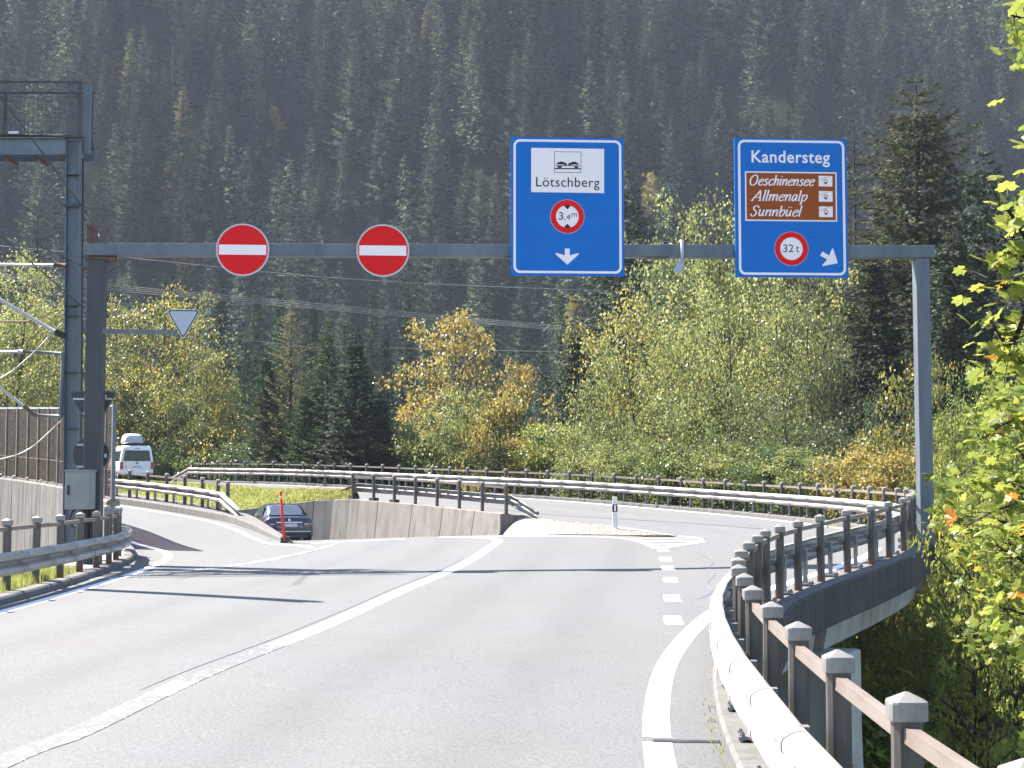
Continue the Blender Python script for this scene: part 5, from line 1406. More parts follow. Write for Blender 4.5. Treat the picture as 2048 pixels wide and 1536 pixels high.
def saloon():
    pos = P(578, 1089, 54.0); zg = float(zB(pos[0], pos[1])[0])
    hd = R(90 + 17)
    fwd = Vector((math.cos(hd), math.sin(hd), 0))
    t = thing('saloon_car', 'dark navy saloon parked in the cutting between the concrete walls', 'car', (pos[0], pos[1], zg))
    V = Veh(t, vehicle_frame((pos[0], pos[1], zg), hd))
    def half(w0, z0, w1, z1_, w2, z2, wt_, zt): return [(0, z0), (w0 * .8, z0), (w0, z0 + .06), (w1, z1_), (w1 * 1.0, z1_ + .14), (w2, z2), (wt_, zt), (wt_ * .5, zt + .015), (0, zt + .02)]
    body = section_loft([(0.00, half(.70, .34, .80, .45, .72, .88, .62, .93)), (0.05, half(.78, .28, .86, .45, .80, .90, .70, .97)), (0.25, half(.82, .24, .885, .45, .85, .90, .72, .99)),
        (.75, half(.83, .2, .888, .45, .87, .92, .76, .985)), (1.5, half(.83, .18, .885, .45, .885, .93, .80, .97)), (2.6, half(.83, .18, .885, .45, .885, .93, .80, .96)), (3.3, half(.83, .18, .885, .45, .875, .90, .78, .945)),
        (3.9, half(.82, .2, .88, .45, .85, .84, .72, .88)), (4.35, half(.76, .24, .84, .42, .76, .72, .6, .78)), (4.55, half(.6, .32, .68, .42, .6, .62, .45, .68))])
    V.put(body, 'body', 'navy')
    g = lambda w0, w1, zt: [(0, .93), (w0, .93), (w0 - .01, .97), (w1 + .04, zt - .1), (w1, zt - .03), (w1 * .75, zt), (0, zt + .012)]
    cab = section_loft([(.62, [(0, .93), (.66, .93), (.66, .95), (.64, .965), (.6, .975), (.4, .98), (0, .985)]), (1.0, g(.80, .62, 1.2)), (1.35, g(.84, .60, 1.385)), (1.75, g(.85, .6, 1.43)), (2.3, g(.85, .6, 1.445)), (2.75, g(.85, .59, 1.40)), (3.1, g(.83, .58, 1.22)), (3.55, [(0, .92), (.72, .92), (.72, .93), (.7, .935), (.6, .94), (.4, .945), (0, .95)])])
    V.put(cab, 'cabin', 'navy')
    # windows, slightly proud of the cabin
    m_ = MB(); m_.add([(.69, -.56, 1.02), (.69, .56, 1.02), (1.23, .47, 1.345), (1.23, -.47, 1.345)], [(0, 1, 2, 3)]); m_.v = [(x - .035, y, z + .03) for x, y, z in m_.v]
    V.put(m_, 'rear_window', 'glass_bright')
    for s in (1, -1):
        m_ = MB(); m_.add([(1.12, s * .80, 1.0), (2.15, s * .845, .98), (2.1, s * .66, 1.36), (1.5, s * .655, 1.33)], [(0, 1, 2, 3)]); m_.v = [(x, y + s * .025, z) for x, y, z in m_.v]; V.put(m_, 'side_window', 'glass_bright')
        m_ = MB(); m_.add([(2.25, s * .845, .98), (3.2, s * .82, .97), (2.72, s * .655, 1.34), (2.2, s * .66, 1.36)], [(0, 1, 2, 3)]); m_.v = [(x, y + s * .025, z) for x, y, z in m_.v]; V.put(m_, 'side_window', 'glass_bright')
        m_ = MB(); m_.box((2.95, s * 1.0, 1.0), (.12, .22, .14)); m_.bar((2.97, s * .86, .95), (2.97, s * .95, .98), .05); V.put(m_, 'mirror', 'navy', bevel=.03)
        # tail lamp: wedge wrapping the corner, pale stripe across
        m_ = MB(); m_.loft([[(-.015, s * .50, .63), (-.02, s * .56, .82), (.03, s * .82, .86), (.30, s * .895, .82), (.26, s * .905, .66), (.0, s * .80, .6)], [(.08, s * .50, .63), (.08, s * .56, .82), (.1, s * .8, .86), (.32, s * .84, .82), (.28, s * .85, .66), (.08, s * .78, .6)]]); o = V.put(m_, 'tail_lamp', 'tail')
        m_ = MB(); m_.loft([[(-.024, s * .53, .715), (-.026, s * .54, .755), (.02, s * .80, .765), (.016, s * .80, .725)], [(.05, s * .53, .715), (.05, s * .54, .755), (.05, s * .79, .765), (.05, s * .79, .725)]]); V.put(m_, 'lamp_stripe', 'lamp_clear', o)
        for x in (.72, 3.62): wheel(V, x, s * .78, .315, .21)
        m_ = MB(); m_.tube([(x_, s * .893, z_) for x_, z_ in [(.72 + .36 * math.cos(a), .33 + .36 * math.sin(a)) for a in np.linspace(-.1, 3.24, 12)]], .022, 6); V.put(m_, 'wheel_arch', 'black')
        m_ = MB(); m_.tube([(.1, s * .25, .27), (-.03, s * .25, .27)] if False else [(.12, s * .46, .26), (-.02, s * .46, .25)], .045, 8); V.put(m_, 'exhaust_pipe', 'chrome')
    m_ = MB(); m_.box((-.035, 0, .80), (.03, .92, .035)); V.put(m_, 'trim_strip', 'chrome')
    m_ = MB(); m_.box((-.03, -.02, .70), (.02, .52, .115)); V.put(m_, 'number_plate', 'plate')
    m_ = MB(); m_.tube([(-.018, 0, .885), (-.03, 0, .885)], .045, 12); m_.box((-.02, 0, .9), (.02, .012, .06)); V.put(m_, 'emblem', 'chrome')
    m_ = MB(); m_.loft([[(x, -.80, z), (x, .80, z)] + [(x + .02, .80, z + .0), (x + .02, -.80, z)] for x, z in ((-.03, .50),)] * 2) if False else m_.box((-.025, 0, .475), (.03, 1.55, .022)); V.put(m_, 'bumper_trim', 'chrome')
    m_ = MB(); m_.box((.02, 0, .30), (.12, 1.4, .16)); V.put(m_, 'bumper', 'bumper', bevel=.04)
    m_ = MB(); m_.loft([[(1.35, -.02, 1.40), (1.35, .02, 1.40), (1.42, 0, 1.41)], [(1.25, -.008, 1.48), (1.25, .008, 1.48), (1.28, 0, 1.485)]]); V.put(m_, 'aerial', 'black')
    m_ = MB(); m_.box((2.3, 0, .22), (3.9, 1.5, .12)); V.put(m_, 'underbody', 'black')
saloon()
def van():
    pos = P(273.5, 959, 86.5); zg = z1(pos[0], pos[1]) + .0
    zg = pos[2]
    hd = R(90 + 24); t = thing('camper_van', 'white van with dark rear window driving off beyond the noise barrier', 'van', (pos[0], pos[1], zg))
    V = Veh(t, vehicle_frame((pos[0], pos[1], zg), hd))
    h = lambda w, z0, zb, wt_, zt: [(0, z0), (w * .9, z0), (w, z0 + .12), (w, zb), (w * .985, zb + .15), (wt_ + .03, zt - .16), (wt_, zt - .06), (wt_ - .1, zt - .01), (0, zt)]
    V.put(section_loft([(0.0, h(.90, .36, .95, .74, 1.86)), (.06, h(.945, .32, .95, .78, 1.93)), (.4, h(.952, .28, .95, .79, 1.955)), (2.5, h(.952, .26, .95, .79, 1.96)), (3.5, h(.95, .28, .95, .76, 1.9)), (3.95, h(.94, .3, .95, .72, 1.62)), (4.35, [(0, .3), (.84, .3), (.93, .42), (.93, .9), (.9, .98), (.8, 1.05), (.7, 1.08), (.5, 1.1), (0, 1.12)]), (4.85, [(0, .36), (.7, .36), (.8, .45), (.8, .75), (.78, .8), (.7, .86), (.6, .88), (.4, .9), (0, .91)])]), 'body', 'van_white')
    m_ = MB(); m_.loft([[(.03, -.78, 1.06), (.03, .78, 1.06), (.035, .69, 1.68), (.035, -.69, 1.68)], [(-.012, -.78, 1.06), (-.012, .78, 1.06), (.0, .69, 1.68), (.0, -.69, 1.68)]]); V.put(m_, 'rear_window', 'glass_dark')
    for s in (1, -1):
        m_ = MB(); m_.loft([[(.3, s * (.955 + e), 1.08), (1.5, s * (.955 + e), 1.08), (1.48, s * (.86 + e), 1.66), (.36, s * (.86 + e), 1.66)] for e in (-.04, .012)]); V.put(m_, 'side_window', 'glass_dark')
        m_ = MB(); m_.loft([[(1.6, s * (.955 + e), 1.08), (2.9, s * (.955 + e), 1.08), (2.86, s * (.86 + e), 1.66), (1.62, s * (.86 + e), 1.66)] for e in (-.04, .012)]); V.put(m_, 'side_window', 'glass_dark')
        m_ = MB(); m_.box((.03, s * .87, .80), (.11, .17, .40)); V.put(m_, 'tail_lamp', 'tail', bevel=.02)
        for x in (.95, 3.95): wheel(V, x, s * .84, .33, .22)
    m_ = MB(); m_.box((-.012, -.03, .73), (.02, .52, .115)); V.put(m_, 'number_plate', 'plate')
    m_ = MB(); m_.ring([(.075 * math.cos(a), .075 * math.sin(a)) for a in np.linspace(0, 2 * math.pi, 16, endpoint=False)], [(.06 * math.cos(a), .06 * math.sin(a)) for a in np.linspace(0, 2 * math.pi, 16, endpoint=False)], .02, Matrix(((0, 0, -1, -.004), (-1, 0, 0, 0), (0, 1, 0, .95), (0, 0, 0, 1))))
    for a, b in (((-.04, .05), (0, .005)), ((.04, .05), (0, .005)), ((-.055, .02), (-.025, -.05)), ((-.025, -.05), (0, -.005)), ((0, -.005), (.025, -.05)), ((.025, -.05), (.055, .02))): m_.bar((-.016, a[0], .95 + a[1]), (-.016, b[0], .95 + b[1]), .014, .012)
    V.put(m_, 'emblem', 'gantry_dark')
    m_ = MB()
    for a, b in (((.66, .67), (.62, .78)), ((.62, .78), (.58, .67)), ((.645, .705), (.595, .705))): m_.bar((-.016, a[0], a[1]), (-.016, b[0], b[1]), .02, .012)
    V.put(m_, 'letter_sticker', 'sign_red')
    m_ = MB(); m_.box((-.0, 0, 1.78), (.03, .3, .035)); V.put(m_, 'brake_lamp', 'tail')
    m_ = MB(); m_.box((.0, 0, .42), (.14, 1.8, .2)); V.put(m_, 'bumper', 'van_white', bevel=.04)
    for s in (1, -1):
        m_ = MB(); m_.box((-.07, s * .72, .36), (.02, .22, .04)); V.put(m_, 'reflector', 'tail')
    # roof rack bars belong to the van; the box on them is a thing of its own
    for x in (.75, 1.95):
        m_ = MB(); m_.bar((x, -.7, 2.05), (x, .7, 2.05), .06, .04)
        for s in (1, -1): m_.box((x, s * .66, 2.0), (.1, .06, .1))
        V.put(m_, 'rack_bar', 'black')
    t2 = thing('roof_box', 'silver roof box strapped on top of the white van', 'roof box', tuple(V.M @ Vector((1.3, .1, 2.08))))
    V2 = Veh(t2, V.M)
    hb = lambda w, z0, zt: [(0, z0), (w * 1.25 * .8, z0), (w * 1.25, z0 + .06), (w * 1.25 * .97, z0 + .16), (w * 1.25 * .8, z0 + (zt - z0) * 1.4 - .03), (w * 1.25 * .5, z0 + (zt - z0) * 1.4), (0, z0 + (zt - z0) * 1.4 + .01)]
    sh = section_loft([(.25, hb(.36, 2.12, 2.34)), (.33, hb(.43, 2.09, 2.43)), (1.0, hb(.44, 2.08, 2.5)), (1.8, hb(.43, 2.08, 2.44)), (2.3, hb(.32, 2.1, 2.26))]); sh.v = [(x, y + .12, z) for x, y, z in sh.v]; V2.put(sh, 'lid', 'box_grey')
    lo_ = section_loft([(.3, [(0, 2.06), (.34, 2.06), (.38, 2.09), (0, 2.1)]), (2.1, [(0, 2.06), (.3, 2.06), (.34, 2.09), (0, 2.1)])]); lo_.v = [(x, y + .12, z) for x, y, z in lo_.v]; V2.put(lo_, 'base', 'black')
van()
# ------------------------------------------------------------------ trees
def kites(c, d, n, L, W):
    """c centre-start, d direction (unit), n side vector (unit): narrow 4-gons"""
    A = c; B = c + d * (L * .45)[:, None] + n * (W * .5)[:, None]; C = c + d * L[:, None]; D = c + d * (L * .45)[:, None] - n * (W * .5)[:, None]
    return np.stack([A, B, C, D], 1).reshape(-1, 3)
def unit(v): return v / (np.linalg.norm(v, axis=-1, keepdims=True) + 1e-9)

def conifer_arrays(seed, H, Wd, whorls, per, sprays, spray, lo=.06, shape=.9, droop=.28, hang=.5, gap=.12, top_bare=0.0, ragged=.3, upturn=.18, core=500, fat=(.3, .55), core_size=1.5, radial=.45):
    rg = np.random.default_rng(seed)
    out = []; limbs = []
    side_bias = rg.uniform(.75, 1.1, 8)
    for w in range(whorls):
        t = (w + rg.uniform(0, .7)) / whorls            # 0 bottom .. 1 top
        z = H * (lo + (1 - lo) * t ** .94)
        base = (1 - t) ** shape * Wd / 2 * min(1.0, .55 + t * 4) + .02 * H * (1 - t) + .05
        k = max(3, int(per * (1 - .35 * t)))
        a0 = rg.uniform(0, 6.28)
        for b in range(k):
            if rg.random() < gap: continue
            az = a0 + 2 * math.pi * b / k + rg.normal(0, .18)
            L = base * rg.uniform(1 - ragged, 1 + ragged * .55) * side_bias[int((az % 6.283) / 6.2832 * 8) % 8]
            if top_bare and t > top_bare: L *= .55
            up = (.15 + .6 * t) - droop * (1 - t) * 1.6
            m = max(4, int(sprays * (L / (Wd / 2)) ** .8) + 2)
            s = np.sort(rg.uniform(.12, 1.0, m))
            hx, hy = math.cos(az), math.sin(az)
            rise = up * s * L * .55 - droop * L * np.sin(np.minimum(s * 1.15, 1) * np.pi * .5) * .55 + upturn * L * s ** 3
            cen = np.stack([hx * s * L, hy * s * L, z + rise], 1)
            limbs.append((z, az, L, up, droop))
            spread = .30 * L * (1 - s) ** .6 * s ** .4 + .05
            lat = rg.uniform(-1, 1, m)
            px_, py_ = -hy, hx
            cen[:, 0] += px_ * lat * spread * .5; cen[:, 1] += py_ * lat * spread * .5
            sgn = np.where(lat > 0, 1.0, -1.0)
            dirv = np.stack([hx * .75 + px_ * sgn * rg.uniform(.2, .9, m), hy * .75 + py_ * sgn * rg.uniform(.2, .9, m), -hang * rg.uniform(.2, 1.5, m) + .12 * t], 1)
            dirv = unit(dirv)
            nrm = np.array([hx, hy, .55]) * radial * 2.2 + rg.normal(0, 1, (m, 3)) * (1.05 - radial * .6) + np.stack([px_ * sgn, py_ * sgn, sgn * 0], 1) * radial * 1.0
            nv = unit(np.cross(nrm, dirv))
            ln = spray * rg.uniform(.6, 1.3, m) * (.55 + .45 * (1 - t)); wdt = ln * rg.uniform(fat[0], fat[1], m)
            out.append(kites(cen, dirv, nv, ln, wdt))
    if core:
        t = rg.uniform(0, .93, core); z = H * (lo + (1 - lo) * t); rr = ((1 - t) ** shape * Wd / 2) * rg.uniform(0, .62, core) ** .7 * .9
        az = rg.uniform(0, 6.283, core); c = np.stack([np.cos(az) * rr, np.sin(az) * rr, z - droop * rr * .7], 1)
        dd = unit(np.stack([np.cos(az), np.sin(az), rg.normal(-.4, .5, core)], 1) + rg.normal(0, .4, (core, 3)))
        ln = core_size * rg.uniform(.5, 1.2, core) * (.35 + .65 * (1 - t))
        out.append(kites(c, dd, unit(np.cross(dd, rg.normal(0, 1, (core, 3)))), ln, ln * .7))
    m = 14
    zt = H * rg.uniform(.94, 1.0, m); d = unit(np.stack([rg.normal(0, .5, m), rg.normal(0, .5, m), np.full(m, .9)], 1))
    out.append(kites(np.stack([np.zeros(m), np.zeros(m), zt - spray * .3], 1), d, unit(np.cross(d, rg.normal(0, 1, (m, 3)))), np.full(m, spray * .55), np.full(m, spray * .14)))
    V = np.concatenate(out)
    return V, np.arange(len(V)).reshape(-1, 4), limbs
def trunk_mesh(H, r, mat, limbs=(), lean=0.0, seed=0, lim_r=.022, maxlimb=40, name='trunk'):
    m_ = MB(); rg = random.Random(seed)
    zs = np.linspace(-.8, H * .985, 7)
    m_.tube([(lean * (z / H) ** 2 + rg.uniform(-.02, .02) * r * 4, 0, z) for z in zs], [max(.015, r * (1 - max(z, 0) / H) ** .85 + .01) for z in zs], 7)
    st = max(1, len(limbs) // maxlimb) if maxlimb else 1
    for (z, az, L, up, dr) in list(limbs)[::st][:maxlimb]:
        p = []
        for s in (0, .45, .85):
            p.append((math.cos(az) * s * L, math.sin(az) * s * L, z + up * s * L * .55 - dr * L * math.sin(min(s * 1.15, 1) * math.pi * .5) * .55))
        m_.tube(p, [lim_r * (.5 + L * .3), lim_r * .6, .006], 4, caps=False)
    return m_.mesh(name, mat)
class Proto:
    """a kind of tree: shared trunk and crown meshes, 1 unit high scaled to height"""
    def __init__(s, H, crown, trunk, extra=None): s.H, s.crown, s.trunk, s.extra = H, crown, trunk, extra or []
def conifer(seed, mat, H=24, Wd=7, trunk_r=.22, bark='bark_dark', maxlimb=30, **kw):
    V, Fq, limbs = conifer_arrays(seed, H, Wd, **kw)
    return Proto(H, np_mesh('crown', V, Fq, mat=MAT[mat]), trunk_mesh(H, trunk_r, MAT[bark], limbs, seed=seed, maxlimb=maxlimb))
def plant(proto, name, label, cat, loc, height, rz=0.0, wide=1.0, group=None, lean=(0, 0)):
    t = thing(name, label, cat, loc, group)
    k = height / proto.H
    t.scale = (k * wide, k * wide, k); t.rotation_euler = (lean[0], lean[1], rz)
    link('trunk', proto.trunk, t); link('crown', proto.crown, t)
    for nm, me in proto.extra:
        e = link(nm, me, t)
        if nm == 'branches': e['kind'] = 'stuff'
    return t

def branchy(seed, H, Wd, leafmat, branches=46, stems=1, elev=(35, 60), per_branch=9, per=26, leaf=.11, cl_r=.28, flat=.7, hang=.5, lo=.12, prof=(.55, .9), bark='bark', trunk_r=.12, leaf_shape=1.0, spread=.12, curve=.25, gapf=.1, skirt=0.0, twig=True, name='trunk'):
    """limbs that leave the stem, climb outwards and carry sprays of leaves along their outer part"""
    rg = np.random.default_rng(seed); pr = random.Random(seed)
    m_ = MB(); cen, crad = [], []; stem_meshes = []
    for s in range(stems):
        Hs = H * (1 if s == 0 else pr.uniform(.72, .95)); a = s * 2.399 + pr.uniform(0, 1); sp = 0 if stems == 1 else Wd * spread
        ph = pr.uniform(0, 6)
        stem = [np.array([math.cos(a) * sp * z ** .8 + .02 * H * math.sin(z * 5 + ph) * z, math.sin(a) * sp * z ** .8 + .02 * H * math.cos(z * 4 + ph) * z, z * Hs]) for z in np.linspace(-.06, 1, 9)]
        st_ = MB().tube([tuple(q) for q in stem], [max(.01, trunk_r * (1 if s == 0 else .75) * (1 - .95 * max(0, z))) for z in np.linspace(-.06, 1, 9)], 7); stem_meshes.append(st_.mesh('trunk', MAT[bark]))
        sz = [q[2] for q in stem]
        nb = branches if stems == 1 else int(branches * (1.2 / stems + .25))
        for k in range(nb):
            if rg.random() < gapf: continue
            t = lo + (1 - lo) * ((k + rg.uniform(0, 1)) / nb)
            z0 = Hs * (t * .93)
            p0 = np.array([np.interp(z0, sz, [q[0] for q in stem]), np.interp(z0, sz, [q[1] for q in stem]), z0])
            u = (t - lo) / (1 - lo)
            env = Wd / 2 * (np.sin(np.pi * min(.98, .12 + u * .86)) ** prof[0]) * (1 - u ** 3 * .35) * (1 if s == 0 else .8)
            L = env * rg.uniform(.55, 1.18)
            az = k * 2.399 + rg.normal(0, .4) + s
            el = R(rg.uniform(*elev)) * (.75 + .35 * u)
            n = 6; ss = np.linspace(0, 1, n)
            hor = L * ss; ver = np.tan(el) * L * (ss - curve * ss ** 2) * .9
            sway = rg.normal(0, .06) * L * np.sin(ss * 3.1)
            pts = p0 + np.stack([np.cos(az) * hor - np.sin(az) * sway, np.sin(az) * hor + np.cos(az) * sway, ver], 1)
            over = pts[:, 2] > H * 1.0; pts[over, 2] = H * 1.0 - rg.uniform(0, .04 * H)
            r0 = max(.012, trunk_r * .32 * (1 - .7 * u))
            m_.tube([tuple(q) for q in pts], list(np.linspace(r0, .006, n)), 4, caps=False)
            nc = max(2, int(per_branch * (L / (Wd / 2)) ** .7 + 1))
            f = rg.uniform(.28, 1.04, nc)
            for fv in f:
                c0 = np.array([np.interp(fv, ss, pts[:, q]) for q in range(3)])
                o = rg.normal(0, 1, 3) * np.array([1, 1, .7]) * L * .13 * (1.15 - .4 * fv)
                c1 = c0 + o
                cen.append(c1); crad.append(cl_r * rg.uniform(.6, 1.3))
                if twig and rg.random() < .6: m_.tube([tuple(c0), tuple((c0 + c1) / 2 + np.array([0, 0, .04])), tuple(c1)], [.008, .006, .003], 3, caps=False)
    if skirt:
        for k in range(int(skirt)):
            a = rg.uniform(0, 6.28); q = np.sqrt(rg.uniform(0, 1)) * Wd * .42
            cen.append(np.array([math.cos(a) * q, math.sin(a) * q, rg.uniform(.03, .25) * H])); crad.append(cl_r * rg.uniform(.8, 1.4))
    cen, crad = np.array(cen), np.array(crad); n = len(cen) * per
    ci = np.repeat(np.arange(len(cen)), per)
    off = rg.normal(0, 1, (n, 3)) * crad[ci][:, None] * np.array([1, 1, flat])
    if hang > .6: off[:, 2] -= np.abs(rg.normal(0, 1, n)) * crad[ci] * .9
    d = unit(rg.normal(0, 1, (n, 3)) + np.array([0, 0, -hang * 1.6]) + .6 * unit(off)); nv = unit(np.cross(d, rg.normal(0, 1, (n, 3)) * .8 + np.array([0, 0, .6])))
    ln = leaf * rg.uniform(.6, 1.35, n); V = kites(cen[ci] + off, d, nv, ln, ln * .75 * leaf_shape)
    return Proto(H, np_mesh('crown', V, np.arange(len(V)).reshape(-1, 4), mat=MAT[leafmat]), stem_meshes[0], [('trunk', q) for q in stem_meshes[1:]] + [('branches', m_.mesh('branches', MAT[bark]))])

# ---- kinds
HILL = [conifer(100 + i, 'needle_hill', 24, w, .2, maxlimb=0, whorls=wh + 6, per=9, sprays=84, spray=.46, radial=.95, core=1100, fat=(.4, .65), core_size=1.0, shape=sh, droop=dr, hang=.6, gap=.14, ragged=.38, lo=lo_)
        for i, (w, wh, sh, dr, lo_) in enumerate(((9.2, 34, .85, .3, .04), (8.2, 32, .75, .22, .12), (10.4, 36, .95, .36, .05), (7.2, 30, .8, .3, .2), (9.4, 32, .7, .42, .1), (8.6, 30, 1.0, .18, .08)))]
HILL_L = [conifer(140 + i, 'needle_pale', 22, 6.8, .2, maxlimb=0, whorls=36, per=9, sprays=40, spray=.5, core=600, fat=(.4, .7), shape=.8, droop=.25, hang=.5, gap=.15, ragged=.35) for i in range(1)]
SPR = conifer(200, 'needle_dark', 20, 7.0, .22, whorls=58, per=12, sprays=110, spray=.24, core=5000, core_size=.42, shape=.85, droop=.30, hang=.55, gap=.10, ragged=.3, maxlimb=60)
SPR2 = conifer(201, 'needle_green', 16, 6.2, .18, whorls=54, per=12, sprays=100, spray=.20, core=4200, core_size=.36, shape=.8, droop=.22, hang=.35, gap=.08, ragged=.25, maxlimb=60, upturn=.25)
SPR3 = conifer(202, 'needle_cone', 25, 11.5, .34, whorls=52, per=11, sprays=240, spray=.25, core=9000, core_size=.5, shape=.62, droop=.28, hang=.6, gap=.12, ragged=.42, maxlimb=120, top_bare=.0)
SPR4 = conifer(203, 'needle_dark', 22, 7.6, .25, whorls=38, per=9, sprays=200, spray=.22, core=3500, core_size=.45, shape=.6, droop=.42, hang=1.2, gap=.2, ragged=.5, maxlimb=120, lo=.2)
THIN = conifer(204, 'needle_dark', 22, 4.0, .16, whorls=28, per=6, sprays=80, spray=.22, core=300, core_size=.3, shape=.35, droop=.25, hang=.7, gap=.42, ragged=.6, maxlimb=80, lo=.1)
LARCH = conifer(205, 'needle_pale', 16, 6.8, .17, whorls=52, per=9, sprays=80, spray=.20, core=1500, core_size=.3, shape=.8, droop=-.02, hang=.25, gap=.10, ragged=.3, maxlimb=160, upturn=.1, bark='bark')
YOUNG = conifer(206, 'needle_green', 6, 3.0, .07, whorls=30, per=8, sprays=50, spray=.14, core=700, core_size=.2, shape=.85, droop=.05, hang=.2, gap=.1, ragged=.3, maxlimb=60, upturn=.15)

BIRCH = [branchy(301, 12, 8.5, 'leaf_birch', branches=70, stems=3, elev=(40, 62), per_branch=9, per=34, leaf=.105, cl_r=.24, hang=.85, lo=.06, bark='bark', trunk_r=.13, spread=.16, curve=.42, skirt=60),
         branchy(302, 14, 7.5, 'leaf_birch', branches=84, stems=3, elev=(42, 66), per_branch=8, per=34, leaf=.105, cl_r=.24, hang=.9, lo=.07, bark='bark', trunk_r=.14, spread=.13, curve=.45, skirt=60),
         branchy(303, 9, 8.0, 'leaf_birch', branches=60, stems=4, elev=(35, 60), per_branch=8, per=34, leaf=.10, cl_r=.22, hang=.8, lo=.04, bark='bark_grey', trunk_r=.07, spread=.2, curve=.45, skirt=80)]
BIRCH_Y = branchy(304, 12, 8.5, 'leaf_birch_gold', branches=70, stems=2, elev=(40, 62), per_branch=9, per=34, leaf=.105, cl_r=.24, hang=.85, lo=.06, bark='bark', trunk_r=.13, spread=.12, curve=.42, skirt=60)
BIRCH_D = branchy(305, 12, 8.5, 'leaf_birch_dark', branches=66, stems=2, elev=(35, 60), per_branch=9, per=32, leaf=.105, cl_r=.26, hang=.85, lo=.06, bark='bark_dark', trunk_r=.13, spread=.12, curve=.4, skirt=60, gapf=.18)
GOLD = branchy(310, 12, 9.4, 'leaf_gold', branches=64, elev=(12, 42), per_branch=11, per=34, leaf=.145, cl_r=.26, flat=.5, hang=.35, lo=.14, trunk_r=.17, curve=.2, gapf=.14)
MIXED = [branchy(311, 13, 9.0, 'leaf_mixed', branches=76, elev=(25, 55), per_branch=11, per=42, leaf=.13, cl_r=.32, flat=.6, hang=.4, lo=.08, trunk_r=.2, curve=.25),
         branchy(312, 12, 8.0, 'leaf_mixed', branches=66, stems=2, elev=(25, 58), per_branch=10, per=42, leaf=.13, cl_r=.32, flat=.6, hang=.4, lo=.07, trunk_r=.16, spread=.12, curve=.25)]
GREEN = branchy(313, 10, 7.5, 'leaf_green', branches=64, stems=2, elev=(25, 55), per_branch=10, per=30, leaf=.14, cl_r=.28, flat=.65, hang=.35, lo=.06, trunk_r=.14, spread=.14)
FRESH = branchy(314, 3.2, 3.6, 'leaf_fresh', branches=34, stems=4, elev=(40, 70), per_branch=6, per=26, leaf=.10, cl_r=.15, hang=.1, lo=.05, trunk_r=.03, spread=.2, skirt=20)
BUSH = [branchy(315, 3.6, 4.4, 'leaf_birch', branches=40, stems=4, elev=(30, 65), per_branch=6, per=30, leaf=.10, cl_r=.17, hang=.3, lo=.04, trunk_r=.03, spread=.22, skirt=30),
        branchy(316, 3.2, 4.2, 'leaf_green', branches=40, stems=4, elev=(30, 65), per_branch=6, per=30, leaf=.105, cl_r=.17, hang=.3, lo=.04, trunk_r=.03, spread=.22, skirt=30),
        branchy(317, 3.0, 4.0, 'leaf_gold', branches=32, stems=3, elev=(25, 60), per_branch=6, per=22, leaf=.13, cl_r=.18, hang=.3, lo=.04, trunk_r=.03, spread=.22, skirt=20)]
RUSTY = branchy(318, 11, 7.0, 'leaf_rusty', branches=72, stems=3, elev=(20, 55), per_branch=8, per=26, leaf=.115, cl_r=.21, flat=.6, hang=.35, lo=.08, trunk_r=.11, spread=.15, skirt=40)
ASH = branchy(319, 11, 7.5, 'leaf_fresh', branches=72, stems=2, elev=(25, 55), per_branch=9, per=30, leaf=.125, cl_r=.23, flat=.6, hang=.55, lo=.07, trunk_r=.12, spread=.14, leaf_shape=.6, skirt=40)
RAVINE = branchy(320, 11, 8.5, 'leaf_maple', branches=60, stems=2, elev=(5, 40), per_branch=8, per=17, leaf=.145, cl_r=.26, flat=.35, hang=.3, lo=.12, bark='bark_dark', trunk_r=.16, spread=.12)
FORK = branchy(321, 11, 8.0, 'leaf_maple', branches=46, stems=2, elev=(10, 42), per_branch=8, per=12, leaf=.14, cl_r=.25, flat=.35, hang=.3, lo=.42, bark='bark_dark', trunk_r=.2, spread=.08, gapf=.15)
FINE = [conifer(220 + i, 'needle_hill', 22, w, .2, maxlimb=0, whorls=46, per=11, sprays=70, spray=.30, radial=.7, core=3500, core_size=.45, fat=(.35, .6), shape=sh, droop=dr, hang=.6, gap=.12, ragged=.38, lo=.05) for i, (w, sh, dr) in enumerate(((7.6, .85, .3), (6.8, .7, .25), (8.4, .95, .36)))]
rnd = random.Random(77)
_fy = PATH_FAR[np.argsort(1024 + 3000 * PATH_FAR[:, 0] / PATH_FAR[:, 1])]; _fx = 1024 + 3000 * _fy[:, 0] / _fy[:, 1]
def rail_y(px): return float(np.interp(px, np.concatenate([[200, 300], _fx]), np.concatenate([[99, 94], _fy[:, 1]]))) if px < 1815 else 0.0
def at_px(proto, name, label, cat, px, ytop, Y, base=None, wide=None, wpx=None, group=None):
    """stand a tree so that its top shows at (px, ytop), Y metres ahead"""
    Y = max(Y, rail_y(px) + 2.2 + (.55 * wpx / 2 / F_PX * Y if wpx else 1.5)) if px > 150 else Y
    top = P(px, ytop, Y); gz = float(terrain_h(np.array([top[0]]), np.array([Y]))[0]) if base is None else base
    h = top[2] - gz
    w = 1.0
    if wpx: 
        me = proto.crown; 
        co = np.empty(len(me.vertices) * 3, np.float32); me.vertices.foreach_get('co', co); co = co.reshape(-1, 3)
        ext = np.percentile(np.abs(co[:, 0]), 97) * 2 * h / proto.H
        w = (wpx / F_PX * Y) / ext
    return plant(proto, name, label, cat, (top[0], Y, gz), h, rnd.uniform(0, 6.28), w, group)

